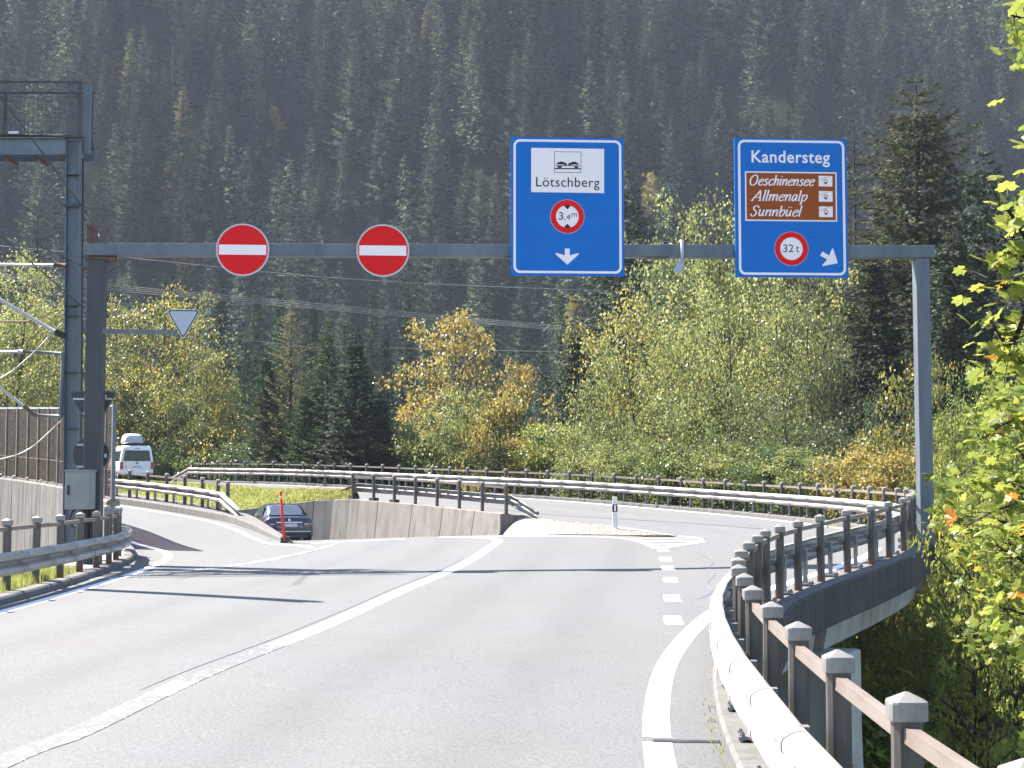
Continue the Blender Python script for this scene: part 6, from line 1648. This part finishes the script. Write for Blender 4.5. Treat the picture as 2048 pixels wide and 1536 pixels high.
# ---- mountainside: individual conifers, then the mass between them
rg = np.random.default_rng(12)
cand = []
y = 256.0
while y < 412:
    half = .352 * y + 8
    step = 11.6
    for x in np.arange(-half, half, step):
        cand.append((x + rg.normal(0, step * .42), y + rg.normal(0, 3.6)))
    y += 10.0
cand = np.array(cand)
_msk = np.sin(cand[:, 0] * .105 + cand[:, 1] * .05) + .8 * np.sin(cand[:, 0] * .05 - cand[:, 1] * .11 + 2) + .6 * np.sin(cand[:, 0] * .21 + 1) + rg.normal(0, .35, len(cand))
cand = cand[_msk > -1.2]  # thinned in patches; the near-black floor there stands in for shadow
near_first = np.argsort(cand[:, 1])
sel = cand[near_first][:212]
rest = cand[near_first][212:]
hz = terrain_h(sel[:, 0], sel[:, 1])
LAND = [(30, 'behind the wire cage'), (130, 'behind the railway mast'), (215, 'above the thick grey post'), (330, 'right of the thick grey post'), (440, 'left of the first no-entry sign'), (530, 'above the first no-entry sign'), (640, 'between the no-entry signs'), (720, 'left of the second no-entry sign'), (810, 'above the second no-entry sign'), (920, 'right of the second no-entry sign'), (1010, 'just left of the Lötschberg sign'),
        (1130, 'above the car train symbol'), (1240, 'right of the Lötschberg sign'), (1350, 'between the blue signs'), (1455, 'just left of the Kandersteg sign'), (1570, 'above the word Kandersteg'), (1690, 'right of the Kandersteg sign'), (1790, 'left of the huge brownish spruce'), (1880, 'above the huge brownish spruce'), (1960, 'right of the huge brownish spruce'), (2080, 'behind the near maple bough')]
def hill_label(x, y, ztop, h, wd, pale):
    px = 1024 + 3000 * x / y; py = 965 - 3000 * (ztop - 1.8) / y
    where = min(LAND, key=lambda q: abs(q[0] - px))[1]
    band = 'top row of' if py < 40 else 'upper' if py < 150 else 'middle' if py < 270 else 'lower' if py < 380 else 'foot of the'
    look = ('pale larch' if pale else 'short broad conifer' if h < 24 and wd > 1.08 else 'short slim conifer' if h < 24 else 'tall broad spruce' if h > 29 and wd > 1.08 else 'tall slim conifer' if h > 29 else 'broad conifer' if wd > 1.08 else 'slim conifer')
    return f'{look} on the {band} mountainside {where}'.replace('foot of the mountainside', 'mountain foot')
for k, ((x, yv), z) in enumerate(zip(sel, hz)):
    r = rnd.random()
    pr = HILL_L[0] if r < .05 else rnd.choice(HILL)
    h_, wd_ = rnd.uniform(19, 34), rnd.uniform(.9, 1.25)
    plant(pr, 'spruce_tree' if pr is not HILL_L[0] else 'larch_tree', hill_label(x, yv, z + h_, h_, wd_, pr is HILL_L[0]), 'conifer',
          (x, yv, z - .3), h_, rnd.uniform(0, 6.28), wd_, 'conifers covering the mountainside')
# the forest behind and between: one mass
def forest_mass(points, label):
    Vs = []
    rgm = np.random.default_rng(5)
    prs = []
    for i in range(4):
        V, _, _ = conifer_arrays(400 + i, 22, 9.0, whorls=22, per=7, sprays=14, spray=.85, radial=.95, core=260, fat=(.5, .8), core_size=1.2, shape=.75, droop=.3, hang=.6, gap=.12, ragged=.35)
        prs.append(V)
    zz = terrain_h(points[:, 0], points[:, 1])
    for (x, yv), z in zip(points, zz):
        V = prs[rgm.integers(0, 4)]; k = rgm.uniform(.8, 1.4); a = rgm.uniform(0, 6.28); c, s = math.cos(a), math.sin(a)
        Vs.append(np.stack([(V[:, 0] * c - V[:, 1] * s) * k + x, (V[:, 0] * s + V[:, 1] * c) * k + yv, V[:, 2] * k + z], 1))
    V = np.concatenate(Vs)
    tag(link('forest', np_mesh('forest', V, np.arange(len(V)).reshape(-1, 4), mat=MAT['needle_hill'])), kind='stuff', label=label)
allp = cand.copy(); extra = []
for _ in range(210):        # fill the widest gaps first
    q = np.stack([rg.uniform(-1, 1, 14), rg.uniform(258, 428, 14)], 1); q[:, 0] *= .37 * q[:, 1] + 8
    dd = np.linalg.norm(q[:, None] - allp[None], axis=-1).min(1); k = int(np.argmax(dd)); extra.append(q[k]); allp = np.vstack([allp, q[k:k + 1]])
for px, py in ((755, 70), (735, 40), (775, 95), (760, 20), (790, 50), (125, 150), (95, 165), (150, 175), (945, 250)):   # bare clearings that the photograph does not have
    ys = np.arange(255, 430, 1.0); q = np.array([P(px, py, v) for v in ys]); below = q[:, 2] < terrain_h(q[:, 0], q[:, 1])
    if below.any(): k = int(np.argmax(below)); extra.append(q[k, :2] - np.array([0, 6.0]))
forest_mass(np.vstack([rest, np.array(extra)]), 'dense spruce forest filling the upper mountainside between the single trees')

for px, yt, Y, wpx, lab in ((545, 212, 345, 60, 'small golden broadleaf tree glowing between the dark conifers'), (60, 200, 340, 70, 'small yellow broadleaf tree showing through the wire cage'), (1118, 155, 360, 40, 'tiny yellow tree high on the mountainside above the blue signs'), (1300, 345, 300, 50, 'small yellow-brown tree peeping out between the two blue signs'), (1148, 590, 150, 70, 'yellowing tree low behind the spruce under the first blue sign')):
    q = P(px, yt, Y); plant(GOLD, 'autumn_tree', lab, 'tree', (q[0], Y, q[2] - 11.0), 11.5, rnd.uniform(0, 6), wpx / F_PX * Y / 8.6)
for px, y0, y1, Y in ((345, 95, 230, 345), (368, 330, 470, 300), (648, 60, 170, 360)):
    a, b = P(px, y1, Y), P(px, y0, Y)
    t = thing('dead_tree', {345: 'bare dead trunk standing pale high on the mountainside', 368: 'bare dead trunk standing lower on the slope near the steel mast', 648: 'bare trunk below a ragged crown high on the mountainside'}[px], 'dead tree', (a[0], a[1], a[2]))
    m_ = MB(); m_.tube([tuple(a), tuple((a + b) / 2), tuple(b)], [.3, .22, .08], 6)
    for k in range(6): m_.tube([tuple(a + (b - a) * (.35 + .1 * k)), tuple(a + (b - a) * (.33 + .1 * k) + np.array([(-1) ** k * .9, .2, -.1]))], [.05, .01], 4)
    m_.build('trunk', MAT['bark'], t)

# ---- valley-floor conifers (hazy row in front of the mountain)
row = [(205, 560, 135), (265, 600, 140), (345, 545, 122), (440, 560, 138), (478, 640, 118), (512, 560, 142), (560, 545, 136), (625, 560, 140), (745, 545, 138), (770, 640, 118), (815, 560, 136), (860, 640, 124), (1040, 655, 126), (1087, 662, 128), (985, 560, 145), (1120, 560, 140), (1180, 600, 146), (30, 560, 140), (-40, 520, 135), (1340, 480, 150), (1420, 470, 145), (1560, 450, 150), (1640, 430, 148), (1760, 420, 142), (1900, 430, 140), (2010, 400, 142), (2090, 430, 135), (690, 600, 145), (920, 610, 148)]
for k, (px, yt, Y) in enumerate(row):
    at_px(rnd.choice(FINE), 'spruce_tree', {345: 'dark spruce top rising just behind the yellow maple crown', 1040: 'hazy blue-green spruce left of a twin behind the golden tree', 1087: 'hazy blue-green spruce right of its twin behind the golden tree', 478: 'slim dark spruce between the yellow maples and the larch', 770: 'hazy spruce between the dark spruces and the golden tree'}.get(px, 'hazy spruce in the valley row ' + min(LAND, key=lambda q: abs(q[0] - px))[1].replace('above', 'below').replace('straight ', '')), 'conifer', px, yt, Y, wpx=rnd.uniform(95, 130), group='spruces in the valley row')
# more distant fill on the valley floor
for k in range(60):
    Y = rnd.uniform(122, 235); x = rnd.uniform(-1, 1) * (.36 * Y + 4); z = float(terrain_h(np.array([x]), np.array([Y]))[0])
    h_ = rnd.uniform(14, 20) + (Y - 122) * .05; px = 1024 + 3000 * x / Y; where = min(LAND, key=lambda q: abs(q[0] - px))[1].replace('above', 'below').replace('straight ', '')
    plant(rnd.choice(FINE if Y < 175 else HILL), 'spruce_tree', f'hazy {"near" if Y < 150 else "middle distance" if Y < 195 else "far"} {"tall" if h_ > 19 else "low"} spruce at the mountain foot {where}', 'conifer', (x, Y, z), h_, rnd.uniform(0, 6.28), rnd.uniform(.8, 1.2), 'spruces at the foot of the mountainside')

# ---- conifers near the road
at_px(LARCH, 'larch_tree', 'pale yellow-green larch with a thin bare top behind the far guard rail', 'conifer', 583, 592, 84, wpx=175)
at_px(SPR2, 'spruce_tree', 'slim green spruce left of the pale larch', 'conifer', 533, 682, 80, wpx=150)
at_px(SPR2, 'spruce_tree', 'deep green spruce right of the pale larch', 'conifer', 655, 632, 82, wpx=175)
at_px(SPR, 'spruce_tree', 'darkest dense spruce left of the golden tree', 'conifer', 712, 655, 77, wpx=206)
at_px(SPR2, 'spruce_tree', 'low dark green spruce in front of the darkest one', 'conifer', 610, 760, 76, wpx=162)
at_px(SPR, 'spruce_tree', 'broad low spruce with drooping boughs beside the yellow bush', 'conifer', 762, 770, 79, wpx=150)
at_px(SPR, 'spruce_tree', 'dark spruce with sweeping boughs below the blue sign with the train symbol', 'conifer', 1150, 640, 84, wpx=200)
at_px(SPR4, 'spruce_tree', 'tall ragged spruce hung with weeping twigs behind the blue sign with the train symbol', 'conifer', 1243, 335, 100, wpx=330)
at_px(SPR3, 'spruce_tree', 'huge brownish cone-laden spruce towering behind the gantry corner', 'conifer', 1832, 152, 76, wpx=500)
at_px(THIN, 'spruce_tree', 'thin sparse spruce with a tufted top beside the brown lake sign', 'conifer', 1706, 200, 86, wpx=170)
at_px(SPR4, 'spruce_tree', 'dark spruce with weeping boughs beside the huge brownish spruce', 'conifer', 1966, 288, 72, wpx=330)
at_px(THIN, 'spruce_tree', 'thin spruce top between the huge brownish spruce and the weeping one', 'conifer', 1918, 288, 84, wpx=110)
at_px(SPR, 'spruce_tree', 'dark spruce filling the shade behind the right gantry post', 'conifer', 1905, 440, 66, wpx=325)
at_px(SPR, 'spruce_tree', 'dark spruce below the Kandersteg sign behind the birches', 'conifer', 1745, 470, 70, wpx=287)
at_px(THIN, 'spruce_tree', 'thin dark spruce beside the mast on the railway side', 'conifer', 76, 428, 105, wpx=110)
for px, yt, Y, lab in ((1032, 795, 74, 'young spruce in front of the golden tree'), (1000, 850, 70, 'smallest young spruce at the guard rail below the golden tree'), (1160, 790, 76, 'young spruce beside the bright green shrub'), (560, 845, 78, 'young spruce at the foot of the larch'), (640, 850, 78, 'young spruce below the deep green spruce')):
    at_px(YOUNG, 'young_spruce', lab, 'conifer', px, yt, Y, base=P(px, 960, Y)[2] - .6, wpx=110)

# ---- broadleaved trees
at_px(BIRCH[1], 'birch_tree', 'yellow-green birch behind the railway mast', 'tree', 20, 482, 78, wpx=230)
at_px(MIXED[1], 'maple_tree', 'rusty tinted maple between the mast and the thick post', 'tree', 110, 600, 84, wpx=150)
at_px(MIXED[0], 'maple_tree', 'tall maple with bright yellow crown behind the pale triangular sign', 'tree', 330, 583, 98, wpx=270)
at_px(MIXED[1], 'maple_tree', 'maple with yellow top just right of the thick grey post', 'tree', 248, 605, 95, wpx=190)
at_px(MIXED[1], 'maple_tree', 'greener maple with a yellow tip beside the slim dark spruce', 'tree', 425, 690, 92, wpx=170)
at_px(GREEN, 'green_tree', 'shaded green tree above the white van', 'tree', 300, 740, 100, wpx=200)
at_px(GREEN, 'green_tree', 'shaded green tree right of the white van', 'tree', 400, 770, 96, wpx=170)
at_px(GOLD, 'golden_tree', 'airy golden maple standing alone behind the long guard rail', 'tree', 905, 600, 86, wpx=290)
at_px(GOLD, 'golden_tree', 'lower pinkish-gold maple leaning right of the airy golden one', 'tree', 1030, 700, 88, wpx=150)
at_px(BIRCH_Y, 'birch_tree', 'yellow-tipped birch with a slim trunk next to the dark spruce', 'tree', 1300, 588, 68, wpx=310)
at_px(BIRCH[0], 'birch_tree', 'tallest grey-green birch rising behind the Kandersteg sign', 'tree', 1440, 378, 80, wpx=390)
at_px(BIRCH[1], 'birch_tree', 'tall birch between the tallest one and the dark spruce', 'tree', 1362, 480, 76, wpx=330)
at_px(BIRCH[0], 'birch_tree', 'tall birch hidden partly by the lower half of the Kandersteg sign', 'tree', 1545, 470, 78, wpx=380)
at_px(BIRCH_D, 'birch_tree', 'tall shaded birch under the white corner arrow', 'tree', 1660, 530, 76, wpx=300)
at_px(BIRCH[0], 'birch_tree', 'sparkling birch in the middle of the birch stand', 'tree', 1440, 560, 64, wpx=310)
at_px(BIRCH[1], 'birch_tree', 'birch directly below the Kandersteg sign', 'tree', 1560, 540, 68, wpx=260)
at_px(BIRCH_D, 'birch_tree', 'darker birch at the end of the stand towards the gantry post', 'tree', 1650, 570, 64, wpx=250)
at_px(BIRCH[2], 'birch_tree', 'low spreading birch overhanging the long guard rail', 'tree', 1230, 690, 66, wpx=230)
at_px(BIRCH[2], 'birch_tree', 'low birch in front of the birch stand', 'tree', 1400, 760, 60, wpx=300)
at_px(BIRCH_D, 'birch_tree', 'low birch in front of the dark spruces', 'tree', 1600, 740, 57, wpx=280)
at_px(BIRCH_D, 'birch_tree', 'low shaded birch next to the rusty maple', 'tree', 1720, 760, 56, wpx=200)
at_px(RUSTY, 'maple_tree', 'rusty gold maple just left of the gantry post', 'tree', 1800, 700, 46, wpx=250)
at_px(ASH, 'ash_tree', 'fresh green ash behind the gantry post', 'tree', 1935, 700, 42, wpx=260)
at_px(ASH, 'ash_tree', 'light green ash at the far bend beyond the bridge', 'tree', 2030, 680, 34, wpx=300)
at_px(RUSTY, 'maple_tree', 'brown speckled maple behind the fresh green ash', 'tree', 1900, 680, 52, wpx=200)
for k, (px, yt, Y, lab) in enumerate(((1985, 1010, 33, 'leafy maple in the ravine behind the forked trunk'), (2070, 900, 33, 'maple in the ravine half hidden by the near bough'), (1840, 1120, 38, 'low maple in the ravine behind the bridge pier'), (2000, 1150, 42, 'shaded maple deeper in the ravine'), (1760, 1180, 46, 'small maple under the bridge edge'), (1900, 1240, 38, 'lowest maple down in the ravine'), (1960, 1360, 34, 'dark maple at the bottom of the ravine'), (1800, 1300, 33, 'sunless maple beside the bridge pier'))):
    at_px(RAVINE, 'maple_tree', lab, 'tree', px, yt, Y, base=-8.0, wpx=(300, 300, 260, 300, 240, 330, 400, 300)[k])

at_px(FORK, 'maple_tree', 'forked dark trunk standing in the ravine beside the bridge', 'tree', 1952, 930, 27, base=-8.0, wpx=250)
for px, yt, Y, wpx, lab in ((1745, 1290, 31, 190, 'shaded sapling under the deck just right of the pier'), (1800, 1245, 34, 190, 'leafy sapling under the bridge edge below the gantry'), (1855, 1195, 36, 170, 'leafy sapling below the gantry foot'), (1770, 1400, 28, 210, 'low sapling deep under the bridge'), (1850, 1420, 29, 200, 'low sapling left of the forked dark trunk'), (2010, 1400, 28, 240, 'low sapling right of the forked dark trunk')):
    at_px(ASH, 'young_tree', lab, 'tree', px, yt, Y, base=-8.0, wpx=wpx)
# ---- shrubs along the far rail
shr = [(930, 790, 76, 'leafy yellow-green shrub below the golden tree', 0, 150), (975, 800, 74, 'orange-gold shrub below the golden tree', 2, 120), (1110, 855, 71, 'bright green shrub at the rail', None, 150), (850, 850, 78, 'thin yellowing shrub left of the golden tree', 0, 130), (780, 880, 80, 'low shrub under the darkest spruce', 1, 140),
       (1180, 880, 66, 'shrub with dropping sprays where the birch stand begins', 0, 150), (1260, 890, 62, 'shrub below the yellow-tipped birch', 0, 150), (1350, 885, 58, 'dense shrub at the rail under the birch stand', 1, 160), (1450, 890, 56, 'sparkling shrub at the rail under the middle birch', 0, 160), (1550, 890, 53, 'dark shrub at the rail under the Kandersteg sign', 1, 170), (1640, 900, 51, 'shrub at the rail near the bend', 0, 170), (1720, 890, 48, 'gold leaved shrub at the bend of the rail', 2, 170), (1790, 910, 45, 'low gold shrub just left of the gantry foot', 2, 150),
       (700, 885, 82, 'low dark shrub between the spruces', 1, 150), (600, 890, 84, 'low shrub below the larch', 1, 150), (510, 890, 88, 'low shrub at the start of the far rail', 1, 150), (420, 880, 92, 'low shrub behind the first far rail post', 1, 150), (360, 890, 95, 'low shrub right of the van', 1, 120), (200, 860, 102, 'low shrub beyond the thick grey post', 1, 170), (90, 850, 90, 'shrub showing above the noise barrier', 0, 200), (10, 830, 88, 'bushy shrub above the noise barrier end', 1, 200), (300, 900, 104, 'dark undergrowth behind the white van', 1, 200),
       (1060, 880, 72, 'yellow flecked shrub between two young spruces', 2, 110), (1880, 990, 40, 'green shrub clinging beyond the gantry foot', 0, 160), (1940, 960, 38, 'bright shrub beyond the bridge end', None, 170)]
for px, yt, Y, lab, kind, wpx in shr:
    at_px(FRESH if kind is None else BUSH[kind], 'shrub', lab, 'shrub', px, yt, Y, base=P(px, 985, Y)[2] - .8, wpx=wpx)

# ---- the near maple: bough of big single leaves reaching in over the handrail
def leaf_shape(seed, curl):
    rg_ = np.random.default_rng(seed)
    ang = [-90, -62, -38, -14, 4, 16, 30, 46, 57, 68, 80, 90, 100, 112, 123, 134, 150, 164, 176, 194, 218, 242]
    rad = [.10, .50, .64, .60, .84, .68, .62, .84, .92, .74, .86, 1.06, .86, .74, .92, .84, .62, .68, .84, .60, .64, .50]
    pts = [(r_ * math.cos(R(a)) * .62, r_ * math.sin(R(a)) * .62) for a, r_ in zip(ang, rad)]
    V = [(0, 0, 0)] + [(x, y, -curl * (x * x + .6 * y * y) + .06 * abs(x) + rg_.normal(0, .02)) for x, y in pts]
    n = len(pts); F_ = [(0, 1 + i, 1 + (i + 1) % n) for i in range(n)]
    # stalk
    V += [(-.012, -.1, 0), (.012, -.1, 0), (.0, -.62, -.12)]; F_.append((n + 1, n + 3, n + 2))
    return np.array(V), np.array(F_)
LEAVES = []
for i in range(6):
    V, Fc = leaf_shape(i, .25 + .2 * (i % 3))
    LEAVES.append(np_mesh('leaf', V, None, Fc, MAT['leaf_orange' if i == 5 else 'leaf_maple']))
def near_maple():
    base = (4.9, 10.5, -7.5)
    t = thing('maple_tree', 'near maple whose big sunlit leaves hang in beside the handrail', 'tree', base)
    rg_ = np.random.default_rng(41); pr = random.Random(6)
    tr = MB(); tr.tube([base, (4.8, 10.5, -3), (4.7, 10.4, 1), (4.6, 10.3, 4.5), (4.5, 10.2, 7)], [.17, .15, .12, .08, .04], 8)
    tr.build('trunk', MAT['bark_dark'], t)
    def Q(px, py, Y): return P(px, py, Y)
    boughs = [([(2330, 420, 9.8), (2180, 500, 9.6), (2080, 530, 9.4), (2000, 470, 9.2)], 28), ([(2080, 530, 9.4), (2030, 440, 9.3), (1985, 385, 9.2)], 16), ([(2330, 650, 10.0), (2150, 620, 9.6), (2060, 600, 9.4), (1975, 555, 9.3)], 34), ([(2060, 600, 9.4), (2020, 690, 9.5), (1980, 640, 9.4)], 24),
              ([(2330, 760, 10.2), (2120, 760, 9.9), (2040, 720, 9.7), (1985, 700, 9.6)], 34), ([(2300, 200, 9.6), (2120, 80, 9.4), (2050, 40, 9.3), (2022, 30, 9.2)], 9), ([(2120, 80, 9.4), (2075, 150, 9.4), (2050, 130, 9.3)], 7), ([(2300, 1050, 10.4), (2120, 1000, 10.2), (2020, 1010, 10.1), (1935, 1050, 10.2)], 34),
              ([(2300, 900, 10.4), (2120, 860, 10.2), (2030, 840, 10.2), (1960, 880, 10.3)], 32), ([(2280, 1250, 10.6), (2140, 1180, 10.4), (2060, 1130, 10.3), (1990, 1090, 10.3)], 28), ([(2280, 1330, 10.8), (2140, 1290, 10.5), (2050, 1230, 10.4), (2000, 1215, 10.4)], 20)]
    tips = []
    for pts, n in boughs:
        w = catmull([Q(*p) for p in pts], 6)
        m_ = MB(); m_.tube([tuple(p) for p in w], list(np.linspace(.022, .004, len(w))), 5); m_.build('branch', MAT['bark_dark'], t)
        if pts[0][0] > 2250:
            a = np.array([4.6, 10.3, w[0][2] + .3]); MB().tube([tuple(a), tuple((a + w[0]) / 2 + np.array([0, 0, .05])), tuple(w[0])], [.05, .035, .022], 6).build('branch', MAT['bark_dark'], t)
        for k in range(n):
            f = (.5 if pts[0][0] > 2250 else .2) + (.5 if pts[0][0] > 2250 else .8) * (k + rg_.uniform(0, 1)) / n
            j = min(int(f * (len(w) - 1)), len(w) - 2); c = w[j] + (w[j + 1] - w[j]) * (f * (len(w) - 1) - j)
            o = unit(rg_.normal(0, 1, 3)) * rg_.uniform(.04, .26); o[1] *= 1.4
            tips.append((c + o, c))
    twig = MB()
    for i, (c, a) in enumerate(tips[:300]):
        k = 5 if rg_.random() < .07 else int(rg_.integers(0, 5))
        s = rg_.uniform(.085, .155)
        e = (rg_.normal(R(35), R(28)), rg_.normal(0, R(28)), rg_.uniform(0, 6.28))
        o = link('leaf', LEAVES[k], t, np.array(c) - np.array(base), e, (s, s, s))
        twig.tube([tuple(a), tuple((np.array(a) + c) / 2 + np.array([0, 0, .01])), tuple(c)], [.004, .003, .002], 3, caps=False)
    twig.build('twigs', MAT['bark'], t)['kind'] = 'stuff'
    # the rest of the crown, outside the frame to the right and behind: one mass of the same leaves
    n = 2600; Vs, Fs = [], []
    cen = np.array([[4.3, 10.6, z] for z in np.linspace(-.5, 7, 12)]) + rg_.normal(0, .4, (12, 3))
    lv = [leaf_shape(i, .35) for i in range(3)]; b = 0
    ci = rg_.integers(0, 12, n); P0 = cen[ci] + rg_.normal(0, 1, (n, 3)) * np.array([.55, .9, .5])
    yawpx = 1024 + 3000 * P0[:, 0] / P0[:, 1]
    for p, xx in zip(P0, yawpx):
        if xx < 2035: continue
        V, Fc = lv[int(rg_.integers(0, 3))]; s = rg_.uniform(.10, .18)
        E = np.array(Matrix.Rotation(rg_.uniform(0, 6.28), 3, 'Z') @ Matrix.Rotation(rg_.normal(R(35), R(28)), 3, 'X'))
        Vs.append((V * s) @ E.T + p - np.array(base)); Fs.append(Fc + b); b += len(V)
    o = link('crown', np_mesh('crown', np.concatenate(Vs), None, np.concatenate(Fs), MAT['leaf_maple']), t); o['kind'] = 'stuff'
near_maple()
# a second maple a little further off, below and behind the bough
def mid_maple():
    base = (6.3, 17.5, -7.5)
    t = thing('maple_tree', 'middle distance maple with yellow-green leaves right of the bridge end', 'tree', base)
    rg_ = np.random.default_rng(51)
    tr = MB(); tr.tube([base, (6.25, 17.5, -3), (6.1, 17.4, .5), (6.0, 17.4, 3.2)], [.16, .13, .09, .03], 8)
    cl = []
    for px, py, w in ((2010, 800, 50), (1985, 880, 45), (1950, 950, 40), (1925, 1030, 35), (1960, 1090, 45), (2010, 960, 60), (2030, 1050, 60), (2000, 1180, 50), (2030, 1290, 60), (2060, 860, 60), (2060, 1180, 70), (2020, 740, 50), (1990, 1280, 35), (2070, 700, 70), (2080, 1000, 70)):
        c = P(px, py, 16.5 + rg_.uniform(-.8, .8)); cl.append((c, w / F_PX * 16.5))
        tr.tube([(6.2, 17.5, c[2] - .5), tuple((np.array([6.2, 17.5, c[2] - .3]) + c) / 2 + np.array([0, 0, .05])), tuple(c)], [.03, .018, .006], 5)
    tr.build('trunk', MAT['bark_dark'], t)
    Vs, Fs, b = [], [], 0; lv = [leaf_shape(i, .35) for i in range(3)]
    for c, w in cl:
        for k in range(95):
            p = c + rg_.normal(0, 1, 3) * np.array([w * .55, .55, w * .55]); V, Fc = lv[int(rg_.integers(0, 3))]; s = rg_.uniform(.07, .15)
            E = np.array(Matrix.Rotation(rg_.uniform(0, 6.28), 3, 'Z') @ Matrix.Rotation(rg_.normal(R(35), R(30)), 3, 'X'))
            Vs.append((V * s) @ E.T + p - np.array(base)); Fs.append(Fc + b); b += len(V)
    link('crown', np_mesh('crown', np.concatenate(Vs), None, np.concatenate(Fs), MAT['leaf_maple']), t)['kind'] = 'stuff'
mid_maple()
# leaf litter and ferns on the ravine floor
rg = np.random.default_rng(61); n = 34000
xy = np.stack([rg.uniform(1.5, 26, n), rg.uniform(8, 70, n)], 1); xy[:14000] = np.stack([rg.uniform(.5, 12, 14000), rg.uniform(16, 48, 14000)], 1); z = terrain_h(xy[:, 0], xy[:, 1]); k = z < -2.45
pts = np.hstack([xy, z[:, None]])[k] + np.stack([np.zeros(k.sum()), np.zeros(k.sum()), rg.uniform(.0, 1, k.sum()) ** 1.5 * np.clip(-1.2 - z[k], .1, 3.2)], 1)
d = unit(rg.normal(0, 1, (len(pts), 3)) + np.array([0, 0, .2])); nv = unit(np.cross(d, rg.normal(0, 1, (len(pts), 3)) * .6 + np.array([0, 0, 1])))
V = kites(pts, d, nv, rg.uniform(.1, .3, len(pts)), rg.uniform(.06, .14, len(pts)))
tag(link('undergrowth', np_mesh('undergrowth', V, np.arange(len(V)).reshape(-1, 4), mat=MAT['leaf_fresh'])), kind='stuff', label='leafy undergrowth covering the ravine floor beside the bridge')

# alike trees that still share a label: say which of them stands higher or further left
_by = {}
for o in bpy.data.objects:
    if o.parent is None and o.get('group') in ('conifers covering the mountainside', 'spruces in the valley row', 'spruces at the foot of the mountainside'): _by.setdefault(o['label'], []).append(o)
for lab, L in _by.items():
    if len(L) < 2: continue
    L.sort(key=lambda o: o.location.x / o.location.y)
    w = ['left one', 'right one'] if len(L) == 2 else ['left one', 'centre one', 'right one'] if len(L) == 3 else ['leftmost', 'second from left', 'third from left', 'fourth from left', 'fifth from left', 'sixth from left'][:len(L)]
    for o, s in zip(L, w):
        n = f'{lab}, {s}'
        for q, v in (('hazy ', ''), ('middle distance', 'farther'), (' from left', ''), ('the mountain foot', 'mountain foot'), ('the second', 'second'), ('the first', 'first'), ('the thick', 'thick'), ('the middle mountainside', 'middle slope'), ('the Lötschberg', 'Lötschberg'), ('the Kandersteg', 'Kandersteg'), ('the upper', 'upper'), ('the lower', 'lower'), ('the huge', 'huge'), ('the right', 'right'), (' row of mountainside', ' slope'), ('just left', 'left')):
            if len(n.replace('-', ' ').replace('ö', ' ').split()) > 16: n = n.replace(q, v)
        o['label'] = n
# ------------------------------------------------------------------ haze
m = bpy.data.materials.new('haze'); m.use_nodes = True; nt = m.node_tree; nt.nodes.clear()
out = nt.nodes.new('ShaderNodeOutputMaterial'); pv = nt.nodes.new('ShaderNodeVolumePrincipled')
pv.inputs['Color'].default_value = (0.74, 0.82, 1.0, 1); pv.inputs['Density'].default_value = 0.000155; pv.inputs['Anisotropy'].default_value = 0.0
pv.inputs['Density Attribute'].default_value = ''; pv.inputs['Color Attribute'].default_value = ''
nt.links.new(pv.outputs[0], out.inputs['Volume'])
mb = MB(); mb.box((0, 211, 116), (500, 500, 256)); o = mb.build('haze', m); tag(o, kind='stuff', label='thin bluish autumn haze lying over the whole valley')
